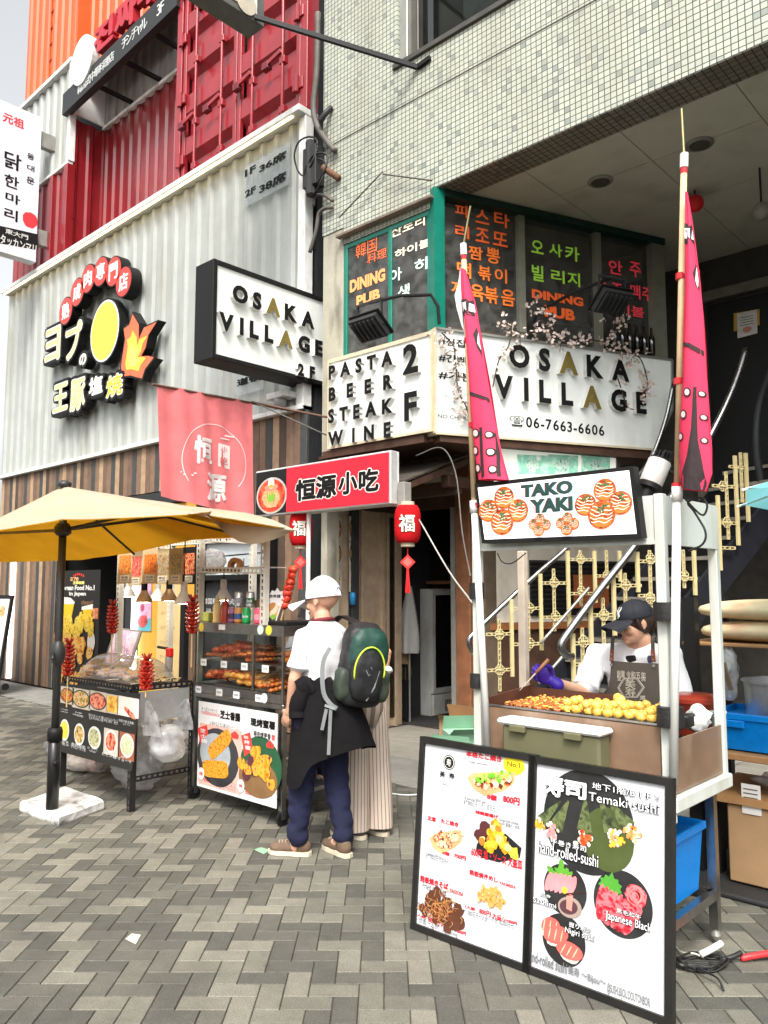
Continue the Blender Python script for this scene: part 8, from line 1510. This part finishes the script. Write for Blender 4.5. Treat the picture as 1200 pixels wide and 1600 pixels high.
def trousers(B, m, k, legs, r=(.105, .082, .062), z1=1.02, wide=False):
    g = G(); loft(g, B, [(0, 0, .78*k, .105, .165), (0, 0, .88*k, .125, .175), (0, 0, z1*k, .115, .155)], m)
    for l, f, fl in legs: limb(g, [B.w(0, l, .83*k), B.w(f*.5+.02, l*.6+fl*.4, .46*k), B.w(f-.01, fl, .115)], r, m)
    h = organic(g, .008, 3)
    for i, v in enumerate(h.v): n_ = noise.noise((v[0]*12, v[1]*12, v[2]*22))*min(1, max(0, .75-v[2]))*1.2; h.v[i] = (v[0]+.019*n_, v[1]+.019*n_, v[2])
    return h
h = trousers(mb, navy, 1.0, ((.09, .10, .115), (-.09, -.09, -.085)), (.108, .080, .064)); h.build('trousers', man, True)
suede = mat('brown suede', (.13, .085, .055), .85, var=.2, scale=30); cream_s = mat('cream rubber sole', (.60, .53, .40), .6)
shoe(mb, .135, .12, (.85, .5), man, suede, cream_s); shoe(mb, -.055, -.085, (1, -.18), man, suede, cream_s)
jac = mat('black jacket cloth', (.009, .0085, .009), .95, var=.25, scale=6, bump=.4, bscale=20, spec=.12)
rv, cv_ = Vector((.7325, .681, 0)), Vector((.681, -.7325, 0)); jb = mb.b+Vector((0, 0, 0)); g = G(); n, K = 48, 14; vs = []
for i in range(K+1):
    t = i/K
    for j in range(n):
        a = 2*math.pi*j/n; x, y = math.cos(a), math.sin(a)          # x along the picture's right, y towards the viewer
        zb = .60+.06*x-.12*math.exp(-((x+.75)**2)/.10)*(y > -.3)+.03*math.sin(a*2); z = 1.055-.02*x+(zb-1.055)*t; rx = .175+.05*t+.02*math.sin(a*7+t*2)*t; ry = .185+.03*t+.016*math.sin(a*6)*t
        p = jb+rv*(x*rx+.075*t*max(0, x)+.012)+cv_*(y*ry+.01); vs.append((p.x, p.y, z+.012*noise.noise((x*3, y*3, t*4))))
g.add(vs, [(i*n+j, i*n+(j+1) % n, (i+1)*n+(j+1) % n, (i+1)*n+j) for i in range(K) for j in range(n)], jac); q = lambda x, y, z: jb+rv*x+cv_*y+Vector((0, 0, z))
g.tube(spline([q(-.08, .15, 1.03), q(-.125, .15, .94), q(-.14, .14, .88), q(-.138, .15, .83)], 4), [.05]*4+[.055]*4+[.052]*4+[.05], jac, 16, cap=False); g.ball(q(-.1, .14, 1.03), .05, jac, 12, 8)
for k in range(5): g.tube([q(-.14+.06*k, .165-.01*k, 1.06), q(-.10+.06*k, .175, 1.0), q(-.13+.07*k, .16, .95)], [.022, .03, .012], jac, 10)
g.build('jacket', man, True)
# ---- his backpack
bp_c = mb.b+Vector((.255, .085, 1.145)); bd = Vector((.93, -.36, 0)).normalized(); bw_v = Vector((0, 0, 1)).cross(bd); tilt = Matrix.Rotation(R(-6), 3, cv_); t = thing('backpack', 'dark green and black backpack with lime piping on the man\'s back', 'backpack', bp_c); BR = tilt @ Matrix((bd, bw_v, Vector((0, 0, 1)))).transposed()
bg = mat('dark green nylon', (.010, .046, .034), .5, var=.2, bump=.3, bscale=30); bk = mat('black nylon', (.012, .012, .013), .55, var=.25, bump=.35, bscale=30); olv2 = mat('olive black nylon', (.03, .04, .028), .55, var=.2); lime_p = mat('lime piping', (.48, .62, .04), .5); gry_s = mat('grey webbing', (.16, .17, .17), .7)
V = lambda d, w, z: bp_c+BR @ Vector((d, w, z))
def soft(parts, m, name, vox=.008):
    g = G()
    for p, r in parts:
        n, k = 24, 16; e = lambda x: math.copysign(abs(x)**.62, x); g.add([V(p[0]+r[0]*e(math.sin(math.pi*i/k))*e(math.cos(2*math.pi*j/n)), p[1]+r[1]*e(math.sin(math.pi*i/k))*e(math.sin(2*math.pi*j/n)), p[2]+r[2]*e(math.cos(math.pi*i/k))) for i in range(k+1) for j in range(n)], [(i*n+j, (i+1)*n+j, (i+1)*n+(j+1) % n, i*n+(j+1) % n) for i in range(k) for j in range(n)], m)
    h = organic(g, vox, 4); h.v = [tuple(Vector(v)+Vector((1, .6, .3))*.007*noise.noise((v[0]*16, v[1]*16, v[2]*20))) for v in h.v]; return h.build(name, t, True)
soft([((0, 0, -.05), (.085, .145, .20)), ((0, 0, .09), (.08, .135, .15)), ((-.02, 0, .18), (.06, .105, .075)), ((.0, 0, -.17), (.085, .14, .085))], bk, 'main_body')
soft([((.035, .01, .075), (.075, .13, .135)), ((.03, .01, .16), (.055, .10, .065))], bg, 'top_panel'); soft([((.075, -.005, -.06), (.055, .105, .15)), ((.075, -.005, .02), (.045, .085, .085))], bk, 'front_pocket'); soft([((.02, -.125, -.12), (.06, .05, .10)), ((.02, .13, -.12), (.06, .04, .10))], olv2, 'side_pocket')
g = G(); g.tube([V(.115*math.cos(a*.0)+.002, .098*math.sin(a), -.03+.145*math.cos(a)) for a in [-1.9+i*.16 for i in range(24)]], .0055, lime_p, 6); g.build('piping', t, True)
g = G(); g.tube([V(.124, .06, -.02), V(.128, .035, -.12), V(.11, .0, -.2)], .005, gry_s, 6); g.tube([V(.128, -.03, -.02), V(.13, -.01, -.05), V(.124, .02, -.03), V(.13, 0, -.0)], .004, gry_s, 6); g.build('cord', t)
g = G(); sh = mb.w(-.02, -.15, 1.385); sp2 = spline([V(-.03, -.03, .23), sh+Vector((.06, .0, .02)), sh+Vector((-.03, .0, .03)), sh+Vector((-.12, -.02, -.07)), mb.w(.14, -.13, 1.15)], 6); hw = Vector((0, .03, 0))
g.add([p+o for p in sp2 for o in (-hw, hw)]+[p+o+Vector((0, 0, .012)) for p in sp2 for o in (-hw, hw)], [(2*i, 2*i+1, 2*i+3, 2*i+2) for i in range(len(sp2)-1)]+[(2*len(sp2)+2*i, 2*len(sp2)+2*i+1, 2*len(sp2)+2*i+3, 2*len(sp2)+2*i+2) for i in range(len(sp2)-1)]+[(2*i, 2*i+2, 2*len(sp2)+2*i+2, 2*len(sp2)+2*i) for i in range(len(sp2)-1)], bk); g.build('shoulder_strap', t, True)
g = G(); st = [q(.055, .19, 1.25), q(.015, .215, 1.16), q(.02, .225, 1.0), q(.06, .235, .93), q(.10, .235, .9)]; sp3 = spline(st, 5)
for i in range(len(sp3)-1): g.bar(sp3[i], sp3[i+1], .026, .007, gry_s, up=cv_)
for a, b in ((q(.04, .24, .9), q(.015, .25, .78)), (q(.065, .24, .9), q(.055, .255, .64))): g.bar(a, b, .02, .005, gry_s, up=cv_)
g.bar(q(.03, .236, .92), q(.09, .236, .9), .03, .012, mat('grey buckle', (.25, .26, .27), .4)); g.build('loose_strap', t)
# ---- woman in striped trousers, bending behind the man
pb_ = Body((-3.735, 3.83, 0), (-1, .05)); wm = thing('person', 'person in loose striped beige trousers and a dark top bending over behind the man', 'person', pb_.b)
g = G(); legs = ((.085, .02, .08), (-.085, -.03, -.09)); loft(g, pb_, [(0, 0, .78, .09, .14), (.03, 0, .9, .10, .15), (.14, 0, 1.0, .09, .135), (.26, 0, 1.08, .095, .15), (.33, 0, 1.12, .06, .1)], skin2)
for l, f, fl in legs: limb(g, [pb_.w(0, l*.8, .82), pb_.w(f+.02, l, .45), pb_.w(f, fl, .08)], [.08, .055, .038], skin2); g.ball(pb_.w(f+.05, fl, .045), (.07, .04, .035), skin2)
H3 = Head(pb_.w(.47, 0, 1.16), (-1, 0), .6); limb(g, [pb_.w(.33, 0, 1.10), pb_.w(.43, 0, 1.12)], [.06, .05], skin2); H3.shape(g, skin2); a0, a1, a2 = pb_.w(.28, -.17, 1.12), P(604, 1020, Y=4.02), P(598, 1060, Y=3.98); limb(g, [a0, a1, a2], [.045, .036, .025], skin2); hand(g, a2, (-.5, 0, -.8), (0, -1, 0), (-1, 0, .3), skin2, .6); b0_, b1_, b2_ = pb_.w(.28, .16, 1.1), pb_.w(.3, .2, .86), pb_.w(.42, .1, .8); limb(g, [b0_, b1_, b2_], [.045, .036, .025], skin2); hand(g, b2_, (-1, .1, -.2), (0, 0, 1), (0, 1, 0), skin2, .5); organic(g, .0065, 3).build('body', wm, True); H3.face(wm)
g = G(); g.ball(H3.w(-.02, 0, .04), (.1, .085, .095), hair_d, 18, 12, 0, H3.rot); g.build('hair', wm, True)
top_d = mat('dark grey top', (.04, .04, .045), .85, bump=.2, bscale=18); g = G(); loft(g, pb_, [(.0, 0, .9, .115, .165), (.14, 0, 1.0, .112, .16), (.26, 0, 1.08, .108, .17), (.33, 0, 1.12, .07, .11)], top_d); limb(g, [a0, a0.lerp(a1, .55)], [.062, .056], top_d); limb(g, [b0_, b0_.lerp(b1_, .6)], [.062, .056], top_d); organic(g, .008, 3).build('shirt', wm, True)
stripe = mat('striped linen', (.60, .50, .42), .85, var=.06, scale=6, bump=.2, bscale=30); n_, l_ = nodes_of(stripe); at = n_.new('ShaderNodeAttribute'); at.attribute_name = 'stripe'; mx = n_.new('ShaderNodeMixRGB'); mx.inputs[2].default_value = (.27, .19, .145, 1); src = n_['Principled BSDF'].inputs['Base Color'].links[0].from_socket; l_.new(at.outputs['Fac'], mx.inputs[0]); l_.new(src, mx.inputs[1]); l_.new(mx.outputs[0], n_['Principled BSDF'].inputs['Base Color'])
g = G(); n, K = 96, 22; st = []
for l, f, fl in legs:
    vs = []; fs = []
    for i in range(K+1):
        t_ = i/K; z = .94+(.055-.94)*t_; cl = l+(fl-l)*t_; cf = f*t_; rr = .088+.008*math.sin(t_*3)+.016*t_**2
        for j in range(n): a = 2*math.pi*j/n; k = 1+.07*math.sin(a*3+l*30)*t_+.03*math.sin(t_*9+a*2)*t_; vs.append(pb_.w(cf+rr*k*math.cos(a), cl+rr*.9*k*math.sin(a), z))
    o_2 = len(g.v); g.add(vs, [(i*n+j, i*n+(j+1) % n, (i+1)*n+(j+1) % n, (i+1)*n+j) for i in range(K) for j in range(n)], stripe); st += [1. if j % 4 == 0 else (.0) for i in range(K) for j in range(n)]
loft(g, pb_, [(0, 0, .70, .08, .14), (0, 0, .80, .105, .168), (.0, 0, .90, .112, .168), (.03, 0, .98, .11, .165)], stripe, 32); st += [float(j % 2) for j in range(len(g.f)-len(st))]; o = g.build('trousers', wm, True); at_ = o.data.attributes.new('stripe', 'FLOAT', 'FACE'); at_.data.foreach_set('value', st[:len(o.data.polygons)])
shoe(pb_, .045, .085, (1, .25), wm, mat('dark taupe shoe', (.12, .10, .085), .7), cream_s); shoe(pb_, .0, -.09, (1, 0), wm, mat('dark taupe shoe', 0), cream_s)
c = P(606, 1047, Y=3.98); g = G(); g.ball(c, (.035, .03, .025), mat('white tissue', 0), 12, 8, .4); single(g, 'paper_napkin', 'crumpled white napkin held behind the backpack', 'paper', smooth=True)
# ---- snack vendor behind the cabinet
_v = P(488, 958, Y=4.5); vb = Body((_v.x, _v.y+.03, 0), (.35, -.94)); vn = thing('person', 'masked snack vendor in a black hat and grey shirt behind the cabinet', 'person', vb.b)
H4 = Head(P(488, 958, Y=4.5), (.25, -1), .25); g = G(); A = ([vb.w(0, .165, 1.22), vb.w(.08, .21, 1.0), vb.w(.28, .1, .95)], [vb.w(0, -.165, 1.22), vb.w(.08, -.21, 1.0), vb.w(.28, -.1, .95)]); body_base(vb, g, skin2, 1.52, legs=((.085, 0, .09), (-.085, 0, -.09)), arms=A); limb(g, [vb.w(0, 0, 1.28), H4.w(-.02, 0, -.09)], [.055, .048], skin2); H4.shape(g, skin2)
for a, s_ in zip(A, (1, -1)): hand(g, a[2], vb.f, -vb.l*s_, (0, 0, -1), skin2, .5)
organic(g, .0065, 3).build('body', vn, True); H4.face(vn); g = G(); g.ball(H4.w(-.02, 0, .02), (.097, .083, .09), hair_d, 18, 12, 0, H4.rot); g.build('hair', vn, True)
g = G(); hatm = mat('black hat cloth', (.012, .011, .012), .8); rows = [[H4.w(-.01+r_*1.1*math.cos(a), r_*math.sin(a), z) for a in [i*2*math.pi/28 for i in range(29)]] for r_, z in ((.001, .125), (.06, .12), (.09, .095), (.096, .03), (.112, .012), (.13, -.006))]; g.sheet(rows, hatm); g.build('hat', vn, True, 50)
g = G(); g.ball(H4.w(.048, 0, -.052), (.062, .062, .052), mat('grey beige mask', (.40, .36, .33), .8), 18, 12, 0, H4.rot); g.build('face_mask', vn, True)
gt = mat('grey cotton shirt', (.34, .33, .36), .85, var=.05, bump=.2, bscale=16); g = G(); shirt(vb, g, gt, .925, ((A[0][0], A[0][1], .8), (A[1][0], A[1][1], .8)), 1.05, .85); organic(g, .008, 3).build('shirt', vn, True); trousers(vb, navy, .925, ((.085, 0, .09), (-.085, 0, -.09))).build('trousers', vn, True)
for s_ in (1, -1): shoe(vb, .03, .09*s_, (1, 0), vn, bk, charcoal)
# ---- octopus ball vendor
kb = Body((-1.975, 4.16, 0), (-.12, -1)); kv = thing('person', 'vendor in black cap, brown apron and purple gloves turning octopus balls', 'person', kb.b)
H5 = Head(P(992, 972, Y=4.08), (-.52, -.86), .2, .98); Rs, Re, Rw = P(932, 1022, Y=4.12), P(912, 1083, Y=3.93), P(862, 1064, Y=3.66); Ls, Le, Lw = P(1050, 1024, Y=4.12), kb.w(.0, .25, .98), kb.w(.12, .24, .80)
g = G(); body_base(kb, g, skin, 1.5, legs=((.085, 0, .09), (-.085, 0, -.09)), arms=([Rs, Re, Rw], [Ls, Le, Lw])); limb(g, [kb.w(0, .01, 1.24), H5.w(-.025, 0, -.10)], [.056, .047], skin); H5.shape(g, skin); hd = (P(836, 1046, Y=3.6)-Rw); hand(g, Rw, hd, (0, -.3, 1), (-.1, -.9, -.3), skin, .85); hand(g, Lw, (0, -.3, -1), kb.f, -kb.l, skin, .6); organic(g, .0055, 3).build('body', kv, True); H5.face(kv, (.36, .11, .09), True)
glv = mat('purple nitrile glove', (.045, .018, .30), .35, var=.1, bump=.2, bscale=60); g = G(); hand(g, Rw, hd, (0, -.3, 1), (-.1, -.9, -.3), glv, .85, 1.16); limb(g, [Rw-hd.normalized()*.035, Rw], [.036, .03], glv); organic(g, .0045, 2).build('glove', kv, True); g = G(); hand(g, Lw, (0, -.3, -1), kb.f, -kb.l, glv, .6, 1.16); organic(g, .0055, 2).build('glove', kv, True)
g = G(); g.ball(H5.w(-.022, 0, .012), (.097, .082, .088), hair_d, 20, 14, 0, H5.rot); limb(g, [H5.w(-.1, .0, -.0), H5.w(-.135, .015, -.05), H5.w(-.125, .03, -.12)], [.035, .04, .025], hair_d); limb(g, [H5.w(.03, .074, .02), H5.w(.022, .077, -.03)], [.010, .004], hair_d); organic(g, .006, 2).build('hair', kv, True)
ncap = mat('black cap cloth', (.012, .013, .02), .75, var=.15, bump=.15, bscale=300); H5.cap(kv, ncap, None, .075, logo=[('N', -.026, .018, .018, .068, 0), ('Y', -.018, .026, .010, .060, 0)])
g = G(); shirt(kb, g, shirt_w, .915, ((Rs, Re, .78), (Ls, Le, .8)), 1.12, .8); g.ball(Rs.lerp(Re, .5), .075, shirt_w, 12, 8); h = organic(g, .008, 3)
for i, v in enumerate(h.v): n_ = noise.noise((v[0]*10, v[1]*10, v[2]*7)); h.v[i] = (v[0]+.007*n_, v[1]+.007*n_, v[2])
h.build('shirt', kv, True); AF = Fr(kb.w(.155, 0, 0), -kb.l*-1, (0, 0, 1)); AF = Fr(kb.w(.15, 0, 0), kb.l, (0, 0, 1)); apr = mat('brown grey apron canvas', (.085, .068, .055), .75, var=.12, bump=.25, bscale=120)
if AF.n.dot(kb.f) < 0: AF = Fr(kb.w(.15, 0, 0), -kb.l, (0, 0, 1))
curv = lambda v: Vector(v)-kb.f*((Vector(v)-kb.b).dot(kb.l)**2*1.6)
ax0, az1 = AF.px(953, 1036); ax1, _ = AF.px(1040, 1040); wd = ax1-ax0; g = G(); rows = []
for i in range(13): z = az1+.012-i*.05; e = min(.06, .012*i*i*.25); rows.append([curv(AF.w(ax0-e+(wd+2*e)*k/12, z)) for k in range(13)])
g.sheet(rows, apr); rows2 = [[p-kb.f*.006 for p in r_] for r_ in rows]; g.sheet(rows2, apr); ap = g.build('apron', kv, True)
g = G(); cr = mat('cream screen print', (.52, .46, .38), .7)
def apt(s, x0, y1, x1, y0): a, b = AF.px(x0, y1), AF.px(x1, y0); g.text(AF, s, a[0], a[1], b[0], b[1], .003, .0035, cr, .01)
av = lambda x, y: (810+x*.2333, 900+y*.2333)
for s, x0, y1, x1, y0 in (('創業 令和五年', 662, 678, 838, 645), ('堂', 664, 700, 690, 672), ('吉', 812, 705, 838, 680), ('美', 718, 752, 780, 695), ('寿', 718, 805, 780, 755), ('特', 660, 820, 690, 795), ('選', 805, 830, 836, 805), ('Bijou', 680, 868, 816, 830)): a, b = av(x0, y1), av(x1, y0); apt(s, a[0], a[1], b[0], b[1])
hx = [(665, 748), (705, 682), (792, 682), (832, 748), (792, 815), (705, 815)]
for k0, k1 in ((1, .93), (.88, .84)):
    a_ = [((748+(x-748)*k0), 748+(y-748)*k0) for x, y in hx]; b_ = [((748+(x-748)*k1), 748+(y-748)*k1) for x, y in hx]; A_ = [AF.w(*AF.px(*av(*p)), .003) for p in a_]; B__ = [AF.w(*AF.px(*av(*p)), .003) for p in b_]; g.add(A_+B__, [(i, (i+1) % 6, 6+(i+1) % 6, 6+i) for i in range(6)], cr)
g.v = [curv(v) for v in g.v]; g.build('print', ap)
for x0, y0, x1, y1, sx in ((955, 1033, 952, 995, -1), (1015, 1035, 1013, 995, 1)):
    g = G(); a = curv(AF.w(*AF.px(x0, y0), .004)); b = AF.w(*AF.px(x1, y1), -.06); c = kb.w(-.02, (b-kb.b).dot(kb.l)*.8, 1.31); m1 = a.lerp(b, .45)+kb.f*.012; g.bar(a, m1, .022, .005, mat('tan leather', (.22, .065, .03), .6), up=kb.f); p = spline([m1, b+kb.f*.012, c], 5)
    for i in range(len(p)-1): g.bar(p[i], p[i+1], .02, .005, apr, up=kb.f+Vector((0, 0, .6)))
    for k in (.2, .6): g.ball(a.lerp(m1, k)+kb.f*.004, .004, alu2, 8, 6)
    g.lathe(a-Vector((0, 0, .02)), [(.008, 0), (.008, .006), (.004, .006)], alu2, 10, up=kb.f); g.build('apron_strap', kv)
g = G(); TF = AF.off(.0); a, b = AF.px(977, 1034), AF.px(991, 1024); g.disc(TF, (a[0]+b[0])/2, (a[1]+b[1])/2, .024, .018, -.02, .001, black_t, 12, 0, .2); g.disc(TF, (a[0]+b[0])/2+.09, (a[1]+b[1])/2, .008, .02, -.03, -.006, mat('navy print', (.03, .03, .08), .6), 10); g.v = [curv(v) for v in g.v]; g.build('shirt_print', kv)
trousers(kb, navy, .915, ((.085, 0, .09), (-.085, 0, -.09))).build('trousers', kv, True)
for s_ in (1, -1): shoe(kb, .03, .09*s_, (1, 0), kv, bk, charcoal)
g = G(); a, b = P(848, 1040, Y=3.56), P(812, 1079, Y=3.5); g.tube([a+(a-b)*.25, a.lerp(b, .35)], [.008, .007], mat('wooden handle', 0), 10); hd_ = g.build('tmp', None); bpy.data.objects.remove(hd_)
t = thing('turning_pick', 'wooden handled pick held over the griddle in the purple glove', 'pick', a); g = G(); g.tube([a+(a-b)*.25, a.lerp(b, .3)], [.009, .0075], mat('light wood handle', (.36, .16, .07), .5), 10); g.build('handle', t, True); g = G(); g.tube([a.lerp(b, .3), b], [.004, .0015], mat('pale pick', (.6, .5, .38), .4), 8); g.build('spike', t)
